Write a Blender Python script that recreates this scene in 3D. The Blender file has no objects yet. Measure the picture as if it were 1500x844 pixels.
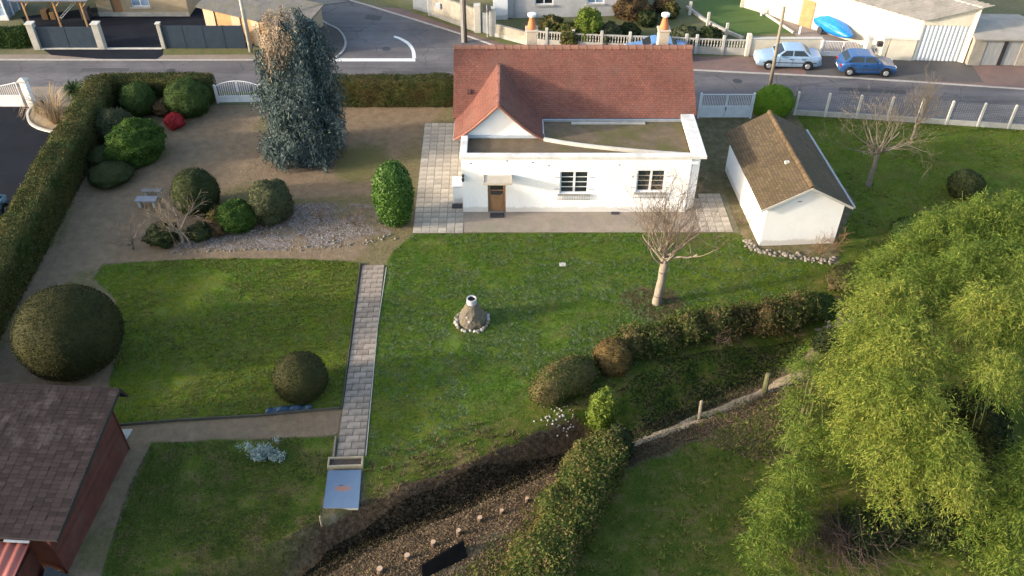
import bpy, bmesh, math, random
import numpy as np
from mathutils import Vector, Matrix, noise as mnoise
random.seed(7); rng = np.random.default_rng(7)
scene = bpy.context.scene
col = scene.collection
R = math.radians
# ------------------------------------------------------------------ camera, sky, sun
FPX, PITCH, CAMH, CX, CY = 1280.0, R(40.5), 27.9, 750.0, 422.0
cam_d = bpy.data.cameras.new('camera'); cam = bpy.data.objects.new('camera', cam_d); col.objects.link(cam)
cam_d.sensor_fit = 'HORIZONTAL'; cam_d.sensor_width = 36.0; cam_d.lens = FPX / 1500 * 36
cam_d.clip_start = 0.5; cam_d.clip_end = 3000
cam.location = (0, 0, CAMH); cam.rotation_euler = (math.pi / 2 - PITCH, 0, 0)
scene.camera = cam
SUN_EL = R(14.0); SX, SY = -math.cos(R(13)), -math.sin(R(13))     # direction towards the sun
world = bpy.data.worlds.new('World'); scene.world = world; world.use_nodes = True
wn = world.node_tree.nodes; wl = world.node_tree.links
sky = wn.new('ShaderNodeTexSky'); sky.sky_type = 'NISHITA'; sky.sun_disc = False
sky.sun_elevation = SUN_EL; sky.sun_rotation = math.atan2(SX, SY)
sky.air_density = 1.0; sky.dust_density = 2.5; sky.ozone_density = 0.7
wn['Background'].inputs['Strength'].default_value = 0.15
wl.new(sky.outputs['Color'], wn['Background'].inputs['Color'])
sun_d = bpy.data.lights.new('sun', 'SUN'); sun = bpy.data.objects.new('sun', sun_d); col.objects.link(sun)
sun_d.energy = 2.1; sun_d.angle = R(3.0); sun_d.color = (1.0, 0.88, 0.74)
sd = Vector((SX * math.cos(SUN_EL), SY * math.cos(SUN_EL), math.sin(SUN_EL)))
sun.rotation_euler = sd.to_track_quat('Z', 'Y').to_euler(); sun.location = sd * 60
scene.view_settings.view_transform = 'Standard'; scene.view_settings.look = 'None'
scene.view_settings.gamma = 1.0; scene.view_settings.exposure = 1.86
try: scene.view_settings.use_curve_mapping = False
except Exception: pass
scene.render.engine = 'CYCLES'

# ------------------------------------------------------------------ helpers
def P(px, py, z=0.0):
    """pixel of the photograph -> point on the level z"""
    u = (px - CX) / FPX; v = (py - CY) / FPX
    dy = math.cos(PITCH) - v * math.sin(PITCH); dz = -math.sin(PITCH) - v * math.cos(PITCH)
    t = (z - CAMH) / dz
    return (u * t, dy * t)
def ZX(px, py, Y):
    u = (px - CX) / FPX; v = (py - CY) / FPX
    dy = math.cos(PITCH) - v * math.sin(PITCH); dz = -math.sin(PITCH) - v * math.cos(PITCH)
    return CAMH + dz / dy * Y, u / dy * Y
def PP(pts, z=0.0): return [P(a, b, z) for a, b in pts]

def tag(o, label, cat, group=None):
    o['label'] = label; o['category'] = cat
    if group: o['group'] = group
    return o
def thing(name, label, cat, loc=(0, 0, 0), rz=0.0, group=None):
    o = bpy.data.objects.new(name, None); col.objects.link(o); o.empty_display_size = 0.2
    o.location = loc; o.rotation_euler = (0, 0, rz)
    return tag(o, label, cat, group)
def link(name, me, parent=None, kind=None):
    o = bpy.data.objects.new(name, me); col.objects.link(o)
    if parent is not None: o.parent = parent
    if kind: o['kind'] = kind
    return o
def mesh_np(name, V, F, mat, smooth=False):
    """V (n,3); F list of (m,k) index arrays"""
    V = np.asarray(V, dtype=np.float32)
    if not isinstance(F, (list, tuple)): F = [F]
    F = [np.asarray(f, dtype=np.int32) for f in F if len(f)]
    me = bpy.data.meshes.new(name)
    me.vertices.add(len(V)); me.vertices.foreach_set('co', V.ravel())
    loops = np.concatenate([f.ravel() for f in F]); tot = np.concatenate([np.full(len(f), f.shape[1]) for f in F])
    me.loops.add(len(loops)); me.loops.foreach_set('vertex_index', loops)
    start = np.concatenate([[0], np.cumsum(tot)[:-1]]).astype(np.int32)
    me.polygons.add(len(tot)); me.polygons.foreach_set('loop_start', start)
    me.polygons.foreach_set('loop_total', tot.astype(np.int32))
    if smooth: me.polygons.foreach_set('use_smooth', np.ones(len(tot), dtype=bool))
    me.update(calc_edges=True)
    if mat is not None: me.materials.append(mat)
    return me

class MB:
    def __init__(s): s.v = []; s.f = []
    def add(s, vs, fs):
        n = len(s.v); s.v += [tuple(v) for v in vs]; s.f += [tuple(i + n for i in f) for f in fs]; return s
    def box(s, x0, x1, y0, y1, z0, z1):
        return s.add([(x0,y0,z0),(x1,y0,z0),(x1,y1,z0),(x0,y1,z0),(x0,y0,z1),(x1,y0,z1),(x1,y1,z1),(x0,y1,z1)],
                     [(3,2,1,0),(4,5,6,7),(0,1,5,4),(1,2,6,5),(2,3,7,6),(3,0,4,7)])
    def obox(s, a, b, w, z0, z1, lean=0):
        """box along the ground line a-b, width w"""
        d = Vector((b[0]-a[0], b[1]-a[1])); d.normalize(); n = Vector((-d.y, d.x)) * (w / 2)
        c = [(a[0]-n.x,a[1]-n.y),(b[0]-n.x,b[1]-n.y),(b[0]+n.x,b[1]+n.y),(a[0]+n.x,a[1]+n.y)]
        return s.prism(c, z0, z1)
    def prism(s, poly, z0, z1):
        n = len(poly)
        return s.add([(x,y,z0) for x,y in poly] + [(x,y,z1) for x,y in poly],
                     [tuple(range(n-1,-1,-1)), tuple(range(n,2*n))] + [(i,(i+1)%n,(i+1)%n+n,i+n) for i in range(n)])
    def xprism(s, poly, x0, x1):                                   # profile in (y,z) along x
        n = len(poly)
        return s.add([(x0,y,z) for y,z in poly] + [(x1,y,z) for y,z in poly],
                     [tuple(range(n-1,-1,-1)), tuple(range(n,2*n))] + [(i,(i+1)%n,(i+1)%n+n,i+n) for i in range(n)])
    def yprism(s, poly, y0, y1):                                   # profile in (x,z) along y
        n = len(poly)
        return s.add([(x,y0,z) for x,z in poly] + [(x,y1,z) for x,z in poly],
                     [tuple(range(n)), tuple(range(2*n-1,n-1,-1))] + [((i+1)%n,i,i+n,(i+1)%n+n) for i in range(n)])
    def tube(s, a, b, r0, r1=None, k=8):
        r1 = r0 if r1 is None else r1
        a = Vector(a); b = Vector(b); d = (b - a).normalized()
        u = d.orthogonal().normalized(); w = d.cross(u)
        vs = []
        for p, r in ((a, r0), (b, r1)):
            for i in range(k):
                t = 2 * math.pi * i / k; vs.append(p + (u * math.cos(t) + w * math.sin(t)) * r)
        return s.add(vs, [tuple(range(k-1,-1,-1)), tuple(range(k,2*k))] + [(i,(i+1)%k,(i+1)%k+k,i+k) for i in range(k)])
    def lathe(s, prof, k=24, c=(0,0), cap=True):
        n0 = len(s.v); vs = []
        for r, z in prof:
            for i in range(k):
                t = 2*math.pi*i/k; vs.append((c[0]+r*math.cos(t), c[1]+r*math.sin(t), z))
        fs = []
        for j in range(len(prof)-1):
            for i in range(k): fs.append((j*k+i, j*k+(i+1)%k, (j+1)*k+(i+1)%k, (j+1)*k+i))
        if cap: fs.append(tuple(range((len(prof)-1)*k, len(prof)*k))); fs.append(tuple(range(k-1,-1,-1)))
        return s.add(vs, fs)
    def build(s, name, mat, parent=None, kind=None, smooth=False, bevel=0):
        me = bpy.data.meshes.new(name); me.from_pydata(s.v, [], s.f); me.materials.append(mat)
        if smooth: me.polygons.foreach_set('use_smooth', np.ones(len(me.polygons), dtype=bool))
        me.update()
        o = link(name, me, parent, kind)
        if bevel:
            b = o.modifiers.new('bevel', 'BEVEL'); b.width = bevel; b.segments = 1; b.limit_method = 'ANGLE'
        return o

# ------------------------------------------------------------------ materials
MATS = {}
def nodes(name):
    m = bpy.data.materials.new(name); m.use_nodes = True
    nt = m.node_tree; b = nt.nodes['Principled BSDF']
    return m, nt, b
def nd(nt, t, **kw):
    n = nt.nodes.new(t)
    for k, v in kw.items():
        if k.startswith('_'): setattr(n, k[1:], v)
        else: n.inputs[k.replace('__', ' ')].default_value = v
    return n
def pos(nt, sc=None, obj=False):
    if obj: o = nt.nodes.new('ShaderNodeTexCoord').outputs['Object']
    else: o = nt.nodes.new('ShaderNodeNewGeometry').outputs['Position']
    if sc:
        mp = nt.nodes.new('ShaderNodeMapping'); mp.inputs['Scale'].default_value = sc
        nt.links.new(o, mp.inputs['Vector']); o = mp.outputs['Vector']
    return o
def noi(nt, vec, scale, detail=4, rough=0.6):
    n = nt.nodes.new('ShaderNodeTexNoise'); n.inputs['Scale'].default_value = scale
    n.inputs['Detail'].default_value = detail; n.inputs['Roughness'].default_value = rough
    nt.links.new(vec, n.inputs['Vector']); return n.outputs['Fac']
def ramp(nt, fac, stops):
    r = nt.nodes.new('ShaderNodeValToRGB'); cr = r.color_ramp
    while len(cr.elements) < len(stops): cr.elements.new(0.5)
    for e, (p, c) in zip(cr.elements, stops):
        e.position = p; e.color = (c[0], c[1], c[2], 1) if hasattr(c, '__len__') else (c, c, c, 1)
    nt.links.new(fac, r.inputs['Fac']); return r.outputs['Color']
def mix(nt, fac, a, b, mode='MIX'):
    n = nt.nodes.new('ShaderNodeMix'); n.data_type = 'RGBA'; n.blend_type = mode
    for i, v in ((0, fac), (6, a), (7, b)):
        if isinstance(v, (int, float)): n.inputs[i].default_value = v
        elif isinstance(v, tuple): n.inputs[i].default_value = (v[0], v[1], v[2], 1)
        else: nt.links.new(v, n.inputs[i])
    return n.outputs[2]
def mth(nt, op, a, b=None, clamp=False):
    n = nt.nodes.new('ShaderNodeMath'); n.operation = op; n.use_clamp = clamp
    for i, v in ((0, a), (1, b)):
        if v is None: continue
        if isinstance(v, (int, float)): n.inputs[i].default_value = v
        else: nt.links.new(v, n.inputs[i])
    return n.outputs[0]
def bump(nt, b, h, strength=0.4, dist=0.02):
    n = nt.nodes.new('ShaderNodeBump'); n.inputs['Strength'].default_value = strength; n.inputs['Distance'].default_value = dist
    nt.links.new(h, n.inputs['Height']); nt.links.new(n.outputs['Normal'], b.inputs['Normal'])
def M(name, c1, c2=None, scale=3.0, rough=0.85, fine=40.0, bstr=0.3, bdist=0.01, metal=0.0, stain=None, sscale=0.6, spec=0.3, isl=0.0, stretch=None):
    """mottled material: c1..c2 by noise, fine grain, optional stains"""
    if name in MATS: return MATS[name]
    m, nt, b = nodes(name); c2 = c2 or tuple(x * 0.75 for x in c1)
    p = pos(nt, stretch, True)
    f = noi(nt, p, scale, 5, 0.65)
    c = ramp(nt, f, [(0.32, c1), (0.68, c2)])
    g = noi(nt, p, fine, 3, 0.6)
    c = mix(nt, 1.0, c, ramp(nt, g, [(0.25, 0.72), (0.75, 1.22)]), 'MULTIPLY')
    if stain:
        s = noi(nt, p, sscale, 6, 0.7)
        c = mix(nt, ramp(nt, s, [(0.50, 0.0), (0.66, 0.85)]), c, stain)
    if isl:
        gi = nt.nodes.new('ShaderNodeObjectInfo').outputs['Random']
        c = mix(nt, 1.0, c, ramp(nt, gi, [(0.0, 1 - isl), (1.0, 1 + isl)]), 'MULTIPLY')
    nt.links.new(c, b.inputs['Base Color']); b.inputs['Roughness'].default_value = rough
    b.inputs['Metallic'].default_value = metal; b.inputs['Specular IOR Level'].default_value = spec
    if bstr: bump(nt, b, g, bstr, bdist)
    MATS[name] = m; return m
def leafmat(name, stops, scale=0.9, trans=0.3, rough=0.75, spec=0.10):
    """leaf colour: clumps by noise in the plant + random per leaf"""
    if name in MATS: return MATS[name]
    m, nt, b = nodes(name); p = pos(nt)
    f = noi(nt, p, scale, 3, 0.6)
    ri = nt.nodes.new('ShaderNodeNewGeometry').outputs['Random Per Island']
    fac = mth(nt, 'ADD', mth(nt, 'MULTIPLY', f, 0.75), mth(nt, 'MULTIPLY', mth(nt, 'SUBTRACT', ri, 0.5), 0.55))
    fac = mth(nt, 'ADD', fac, 0.12)
    n = len(stops); c = ramp(nt, fac, [(0.25 + 0.5 * i / (n - 1), s) for i, s in enumerate(stops)])
    nt.links.new(c, b.inputs['Base Color']); b.inputs['Roughness'].default_value = rough
    b.inputs['Specular IOR Level'].default_value = spec
    tr = nt.nodes.new('ShaderNodeBsdfTranslucent'); nt.links.new(c, tr.inputs['Color'])
    ms = nt.nodes.new('ShaderNodeMixShader'); ms.inputs[0].default_value = trans
    out = nt.nodes['Material Output']
    nt.links.new(b.outputs[0], ms.inputs[1]); nt.links.new(tr.outputs[0], ms.inputs[2]); nt.links.new(ms.outputs[0], out.inputs['Surface'])
    MATS[name] = m; return m
def tilemat(name, c1, c2, mortar, w, h, stain=None, rough=0.85, axes='xz', sscale=0.8):
    """small roof tiles too fine to build singly: colour per tile and fine relief"""
    m, nt, b = nodes(name); tc = nt.nodes.new('ShaderNodeTexCoord').outputs['UV']
    br = nt.nodes.new('ShaderNodeTexBrick'); nt.links.new(tc, br.inputs['Vector'])
    br.inputs['Scale'].default_value = 1.0; br.inputs['Brick Width'].default_value = w; br.inputs['Row Height'].default_value = h
    br.inputs['Mortar Size'].default_value = 0.012; br.inputs['Mortar Smooth'].default_value = 0.3; br.inputs['Bias'].default_value = 0.0
    for k, c in (('Color1', c1), ('Color2', c2), ('Mortar', mortar)): br.inputs[k].default_value = (*c, 1)
    p = pos(nt)
    c = mix(nt, 1.0, br.outputs['Color'], ramp(nt, noi(nt, p, 0.7, 5, 0.7), [(0.3, 0.8), (0.7, 1.2)]), 'MULTIPLY')
    c = mix(nt, 1.0, c, ramp(nt, noi(nt, p, 9, 3, 0.7), [(0.3, 0.85), (0.7, 1.15)]), 'MULTIPLY')
    if stain: c = mix(nt, ramp(nt, noi(nt, p, sscale, 6, 0.75), [(0.48, 0.0), (0.7, 0.7)]), c, stain)
    nt.links.new(c, b.inputs['Base Color']); b.inputs['Roughness'].default_value = rough; b.inputs['Specular IOR Level'].default_value = 0.25
    bump(nt, b, br.outputs['Fac'], -0.6, 0.02)
    MATS[name] = m; return m
def glassmat(name, c, rough=0.06):
    if name in MATS: return MATS[name]
    m, nt, b = nodes(name); p = pos(nt)
    nt.links.new(ramp(nt, noi(nt, p, 1.5, 2), [(0.35, c), (0.65, tuple(x * 1.8 for x in c))]), b.inputs['Base Color'])
    b.inputs['Roughness'].default_value = rough; b.inputs['Specular IOR Level'].default_value = 0.6
    MATS[name] = m; return m
def paint(name, c, rough=0.3, coat=0.5, metal=0.0):
    if name in MATS: return MATS[name]
    m, nt, b = nodes(name); p = pos(nt, None, True)
    cc = mix(nt, 1.0, (c[0], c[1], c[2]), ramp(nt, noi(nt, p, 2.5, 5, 0.7), [(0.3, 0.85), (0.7, 1.1)]), 'MULTIPLY')
    nt.links.new(cc, b.inputs['Base Color']); b.inputs['Roughness'].default_value = rough; b.inputs['Metallic'].default_value = metal
    b.inputs['Coat Weight'].default_value = coat; b.inputs['Coat Roughness'].default_value = 0.1
    MATS[name] = m; return m

white_wall = M('white_render', (0.83, 0.83, 0.83), (0.80, 0.80, 0.80), 1.2, 0.9, 60, 0.12, 0.006, stain=(0.75, 0.74, 0.73), sscale=0.6)
def weather_wall(m):
    nt = m.node_tree; b = nt.nodes['Principled BSDF']; old = b.inputs['Base Color'].links[0].from_socket
    p = pos(nt); z = nt.nodes.new('ShaderNodeSeparateXYZ'); nt.links.new(p, z.inputs[0])
    low = mth(nt, 'ADD', z.outputs['Z'], mth(nt, 'MULTIPLY', noi(nt, p, 2.2, 5, .7), -.55))
    c = mix(nt, ramp(nt, low, [(-.0, .55), (.12, 0.0)]), old, (0.42, 0.38, 0.32))
    st = noi(nt, pos(nt, (3.5, 3.5, .16)), 1.0, 5, .7)
    c = mix(nt, ramp(nt, st, [(.56, 0.0), (.76, .28)]), c, (0.55, 0.54, 0.52))
    nt.links.new(c, b.inputs['Base Color'])
weather_wall(white_wall)
white_paint = M('white_paint', (0.74, 0.75, 0.76), (0.64, 0.65, 0.67), 3, 0.6, 40, 0.05)
concrete = M('concrete', (0.42, 0.40, 0.36), (0.30, 0.29, 0.26), 2, 0.9, 50, 0.3)
concrete_pale = M('concrete_pale', (0.55, 0.53, 0.47), (0.42, 0.40, 0.36), 2, 0.9, 50, 0.2)
slab_mat = M('slab', (0.40, 0.355, 0.29), (0.30, 0.27, 0.23), 1.6, 0.9, 45, 0.25, stain=(0.26, 0.24, 0.19), sscale=1.1, isl=0.16)
path_mat = M('path_slab', (0.31, 0.25, 0.20), (0.22, 0.178, 0.142), 2.2, 0.9, 45, 0.25, stain=(0.13, 0.12, 0.085), sscale=1.3, isl=0.2)
apron_mat = M('apron', (0.30, 0.245, 0.195), (0.20, 0.17, 0.14), 1.0, 0.92, 30, 0.3, stain=(0.22, 0.21, 0.14), sscale=0.6)
asphalt = M('asphalt', (0.135, 0.124, 0.126), (0.098, 0.090, 0.093), 0.35, 0.8, 60, 0.2, 0.004, stain=(0.075, 0.073, 0.076), sscale=0.22)
def crack(m):
    nt = m.node_tree; b = nt.nodes['Principled BSDF']; old = b.inputs['Base Color'].links[0].from_socket
    p = pos(nt); v = nt.nodes.new('ShaderNodeTexVoronoi'); v.feature = 'DISTANCE_TO_EDGE'; v.inputs['Scale'].default_value = .28; w = nt.nodes.new('ShaderNodeVectorMath'); w.operation = 'ADD'
    nz = nt.nodes.new('ShaderNodeTexNoise'); nz.inputs['Scale'].default_value = .9; nz.inputs['Detail'].default_value = 5; nt.links.new(p, nz.inputs['Vector']); nt.links.new(p, w.inputs[0]); nt.links.new(nz.outputs['Color'], w.inputs[1]); nt.links.new(w.outputs[0], v.inputs['Vector'])
    c = mix(nt, ramp(nt, v.outputs['Distance'], [(.004, .6), (.012, 0.0)]), old, (.045, .044, .046))
    wear = noi(nt, pos(nt, (.05, 1.0, 1.0)), .9, 4, .6)
    c = mix(nt, 1.0, c, ramp(nt, wear, [(.35, .80), (.65, 1.2)]), 'MULTIPLY')
    nt.links.new(c, b.inputs['Base Color'])
crack(asphalt)
asphalt_dark = M('asphalt_dark', (0.020, 0.023, 0.030), (0.014, 0.016, 0.021), 0.5, 1.0, 60, 0.2, 0.004, spec=.04)
pave_red = M('pavement_red', (0.20, 0.125, 0.105), (0.135, 0.098, 0.088), 0.8, 0.9, 50, 0.25)
kerb_mat = M('kerb', (0.40, 0.38, 0.35), (0.30, 0.28, 0.26), 2, 0.9, 40, 0.2)
mark_mat = M('road_paint', (0.72, 0.72, 0.70), (0.58, 0.58, 0.56), 3, 0.7, 40, 0.1)
wood_mat = M('wood', (0.30, 0.17, 0.085), (0.21, 0.115, 0.06), 3, 0.7, 40, 0.2, stretch=(1, 1, 0.2))
old_wood = M('old_wood', (0.28, 0.23, 0.17), (0.18, 0.15, 0.11), 5, 0.9, 60, 0.4)
tan_wood = M('tan_wood', (0.42, 0.25, 0.12), (0.34, 0.20, 0.09), 3, 0.75, 40, 0.2)
zinc = M('zinc', (0.36, 0.39, 0.42), (0.28, 0.30, 0.33), 2, 0.5, 40, 0.1, metal=0.3)
terracotta = M('terracotta', (0.58, 0.20, 0.085), (0.46, 0.15, 0.06), 4, 0.85, 40, 0.2)
ridge_mat = M('ridge_tile', (0.29, 0.118, 0.088), (0.23, 0.096, 0.076), 4, 0.85, 40, 0.3, stain=(0.22, 0.17, 0.11), sscale=2, isl=0.15)
iron = M('iron', (0.05, 0.05, 0.055), (0.035, 0.035, 0.04), 4, 0.6, 40, 0.1)
glass = glassmat('window_glass', (0.018, 0.022, 0.026)); glass_blue = glassmat('window_glass_pale', (0.16, 0.22, 0.30))
roof_tile = tilemat('red_flat_tile', (0.190, 0.070, 0.049), (0.140, 0.055, 0.041), (0.070, 0.037, 0.030), 0.17, 0.13, stain=(0.135, 0.072, 0.056))
shed_tile = tilemat('brown_tile', (0.100, 0.072, 0.041), (0.064, 0.047, 0.028), (0.030, 0.024, 0.017), 0.20, 0.155, stain=(0.055, 0.044, 0.018), sscale=0.8)
shed_tile_dark = MATS['brown_tile']
bark = M('bark', (0.20, 0.165, 0.125), (0.12, 0.10, 0.08), 5, 0.95, 40, 0.5, 0.02)
bark_pale = M('bark_pale', (0.27, 0.23, 0.18), (0.16, 0.135, 0.105), 4, 0.95, 30, 0.5, 0.02, stretch=(1, 1, 0.4))
twig = M('twig', (0.150, 0.105, 0.075), (0.10, 0.072, 0.052), 5, 0.95, 40, 0.2)
twig_pale = M('twig_pale', (0.19, 0.155, 0.115), (0.13, 0.105, 0.078), 5, 0.95, 40, 0.2)
stone = M('stone', (0.26, 0.225, 0.18), (0.14, 0.125, 0.10), 3, 0.9, 30, 0.4, 0.02)
stone_white = M('stone_white', (0.44, 0.41, 0.37), (0.26, 0.245, 0.215), 6, 0.9, 30, 0.3, 0.02)

# ------------------------------------------------------------------ ground relief and zones
DITCH = [P(300, 878, -1.0), P(430, 838, -1.0), P(560, 780, -1.0), P(700, 723, -1.0), P(830, 667, -1.0), P(925, 631, -1.0), P(1030, 588, -1.2), P(1130, 541, -1.0), P(1225, 480, -1.0), P(1290, 425, -0.8), P(1420, 330, -0.4)]
def seg_sdist(X, Y, pts):
    """distance to a polyline and the side (positive = left of its direction)"""
    best = np.full(X.shape, 1e9); side = np.zeros(X.shape); par = np.zeros(X.shape); acc = 0
    for (ax, ay), (bx, by) in zip(pts[:-1], pts[1:]):
        dx, dy = bx - ax, by - ay; L2 = dx*dx + dy*dy; L = math.sqrt(L2)
        t = np.clip(((X-ax)*dx + (Y-ay)*dy) / L2, 0, 1)
        d = np.hypot(X - ax - t*dx, Y - ay - t*dy)
        s = np.sign(dx*(Y-ay) - dy*(X-ax)); k = d < best
        best = np.where(k, d, best); side = np.where(k, s, side); par = np.where(k, acc + t*L, par); acc += L
    return best, side, par
def in_poly(X, Y, pts):
    r = np.zeros(X.shape, bool); n = len(pts); j = n - 1
    for i in range(n):
        xi, yi = pts[i]; xj, yj = pts[j]
        if yi != yj:
            c = ((yi > Y) != (yj > Y)) & (X < (xj - xi) * (Y - yi) / (yj - yi) + xi); r ^= c
        j = i
    return r
def sdf(X, Y, pts):
    d, _, _ = seg_sdist(X, Y, list(pts) + [pts[0]])
    return np.where(in_poly(X, Y, pts), d, -d)
_tab = rng.random((64, 64))
def vnoise(X, Y, s):
    x = X * s + 1000; y = Y * s + 1000; xi = np.floor(x).astype(int); yi = np.floor(y).astype(int)
    fx = x - xi; fy = y - yi; fx = fx*fx*(3-2*fx); fy = fy*fy*(3-2*fy)
    g = lambda a, b: _tab[a % 64, b % 64]
    return (g(xi,yi)*(1-fx)+g(xi+1,yi)*fx)*(1-fy) + (g(xi,yi+1)*(1-fx)+g(xi+1,yi+1)*fx)*fy
def ss(a, b, x):
    t = np.clip((x - a) / (b - a), 0, 1); return t*t*(3-2*t)
def ground_z(X, Y):
    X = np.asarray(X, float); Y = np.asarray(Y, float)
    d, s, par = seg_sdist(X, Y, DITCH)
    w = np.where(s > 0, 0.95 + .8 * ss(0, 6, X), 2.5) + (vnoise(X, Y, 0.5) - 0.5) * 0.5
    prof = np.where(s > 0, 1 - ss(0.05, 1.0, d / w), 1 - np.clip((d / w - .06) / .94, 0, 1) ** .75)
    z = -1.08 * prof * (1 - ss(24, 31, par))
    rough = np.minimum(prof, .5) * ((vnoise(X, Y, 1.3) - 0.5) * 0.16 + (vnoise(X, Y, 4.1) - 0.5) * 0.06)
    wl_ = ss(0.0, 3.0, 47.0 - Y)
    return z + rough + (0.03 * (vnoise(X, Y, 0.35) - 0.5)) * wl_ * 0
def gz(x, y): return float(ground_z(np.array([x]), np.array([y]))[0])

LAWN_L = PP([(150,388),(220,383),(300,379),(420,379),(527,384),(516,480),(503,598),(420,606),(330,613),(240,618),(168,624),(160,560),(180,500),(170,440),(138,408)])
LAWN_LOW = PP([(222,650),(300,646),(400,642),(492,638),(478,700),(470,770),(380,850),(200,900),(130,900),(165,790),(190,710)])
LAWN_M = PP([(606,343),(800,341),(1000,341),(1084,342),(1098,365),(1120,374),(1225,388),(1260,400),(1290,425),(1225,480),(1130,541),(1030,588),(925,630),(830,666),(700,722),(560,778),(430,838),(470,775),(535,752),(533,690),(565,392),(576,368)])
LAWN_R = PP([(1166,169),(1300,178),(1700,200),(1800,330),(1500,380),(1290,425),(1230,390),(1225,350),(1255,300),(1180,190)])
GRAVEL = PP([(490,158),(665,150),(665,340),(608,343),(578,366),(562,390),(527,386),(420,379),(150,386),(136,408),(168,440),(180,500),(160,560),(168,624),(500,600),(494,640),(222,650),(190,710),(165,790),(130,900),(-400,900),(-300,560),(0,440),(100,270),(150,240),(210,210),(240,175),(320,152)])
ROCK = PP([(250,372),(300,366),(400,364),(480,360),(545,352),(575,343),(560,300),(480,296),(420,298),(400,330),(330,345),(262,352)])
MEADOW = PP([(925,640),(1030,598),(1160,548),(1240,470),(1290,425),(1420,330),(1700,300),(1900,900),(600,900),(800,720)])
BANK = [P(500, 852, -0.4), P(600, 810, -0.3), P(700, 762, -0.3), P(790, 715, -0.3), P(850, 680, -0.3)]
PALE = [P(930, 643, -0.35), P(990, 622, -0.3), P(1030, 606, -0.3), P(1090, 583, -0.3), P(1165, 548, -0.3)]
gx0, gx1, gy0, gy1, gs = -30.0, 38.0, 14.6, 51.0, 0.14
nx = int((gx1-gx0)/gs)+1; ny = int((gy1-gy0)/gs)+1
gX, gY = np.meshgrid(np.linspace(gx0, gx1, nx), np.linspace(gy0, gy1, ny))
gZ = ground_z(gX, gY)
edge = np.minimum(np.minimum(gX-gx0, gx1-gX), np.minimum(gY-gy0, gy1-gY))
dD, sD, pD = seg_sdist(gX, gY, DITCH)
wob = (vnoise(gX, gY, 0.9) - 0.5) * 0.5 + (vnoise(gX, gY, 2.7) - 0.5) * 0.25
soft = lambda s, w=0.18: np.clip(0.5 + (s + 0) / (2 * w), 0, 1)
sL, sLo, sM, sR, sG, sRk, sMe = [sdf(gX, gY, p) for p in (LAWN_L, LAWN_LOW, LAWN_M, LAWN_R, GRAVEL, ROCK, MEADOW)]
litter = 1 - ss(0.72, 1.0, dD / (np.where(sD > 0, 1.05, 2.6) + 0.8 * wob))
litter *= np.where((sD > 0) & (gX > 3), 0.30, 1.0) * (1 - ss(23, 28, pD))
dB, _, _ = seg_sdist(gX, gY, BANK); litter = np.maximum(litter, 1 - ss(0.6, 1.5, dB + wob))
litter *= .35 + .65 * ss(-9, -5.5, gX)
bare = (1 - ss(1.0, 1.9, np.hypot(gX - P(962,443)[0] + 0.2, gY - P(962,443)[1]) + wob * 1.3)) * 0.7
litter = np.maximum(litter, bare)
lawn = np.max([soft(sL + 0.12*wob), soft(sLo + 0.5*wob) * 0.9, soft(sM + 0.15*wob, 0.12), soft(sR + 0.3*wob), soft(sMe, 0.5) * 0.8], axis=0) * (1 - litter)
gravel = soft(sG, 0.1) * (1 - lawn)
dark = np.max([soft(sLo, 0.6) * 0.75, soft(sMe, 0.6) * 0.8, soft(sR, 0.5) * 0.2], axis=0)  # browner grass, with vignette darkening put into lower lawn and meadow colour
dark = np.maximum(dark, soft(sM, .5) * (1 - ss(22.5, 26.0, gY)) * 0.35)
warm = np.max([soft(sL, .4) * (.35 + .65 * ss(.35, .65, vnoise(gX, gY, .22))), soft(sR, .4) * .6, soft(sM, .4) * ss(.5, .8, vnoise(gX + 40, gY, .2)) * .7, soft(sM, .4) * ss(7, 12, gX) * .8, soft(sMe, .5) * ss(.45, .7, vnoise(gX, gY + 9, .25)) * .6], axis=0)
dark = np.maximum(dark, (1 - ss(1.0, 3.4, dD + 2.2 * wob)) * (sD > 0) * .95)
dP, _, _ = seg_sdist(gX, gY, PALE)
pale = (1 - ss(0.16, 0.42, dP + 0.4 * wob))
rock = soft(sRk + 0.6 * wob, 0.35) * (.45 + .75 * ss(.35, .6, vnoise(gX + 3, gY, 1.1)))
moss = (1 - ss(0.5, 3.2, np.hypot(gX - P(535,235)[0], (gY - P(535,235)[1]) * 0.8) + 2 * wob)) * 0.8
moss = np.maximum(moss, ss(0.56, 0.74, vnoise(gX, gY, 0.33)) * 0.55)
zid = np.full(gX.shape, 0)                       # 0 verge 1 gravel 2 left lawn 3 lower lawn 4 main lawn 5 right lawn 6 meadow 7 ditch
for k, m_ in ((1, sG > 0), (6, sMe > 0), (5, sR > 0), (4, sM > 0), (3, sLo > 0), (2, sL > 0), (7, (dD < 2.0) & (pD < 27))): zid[m_] = k

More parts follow.
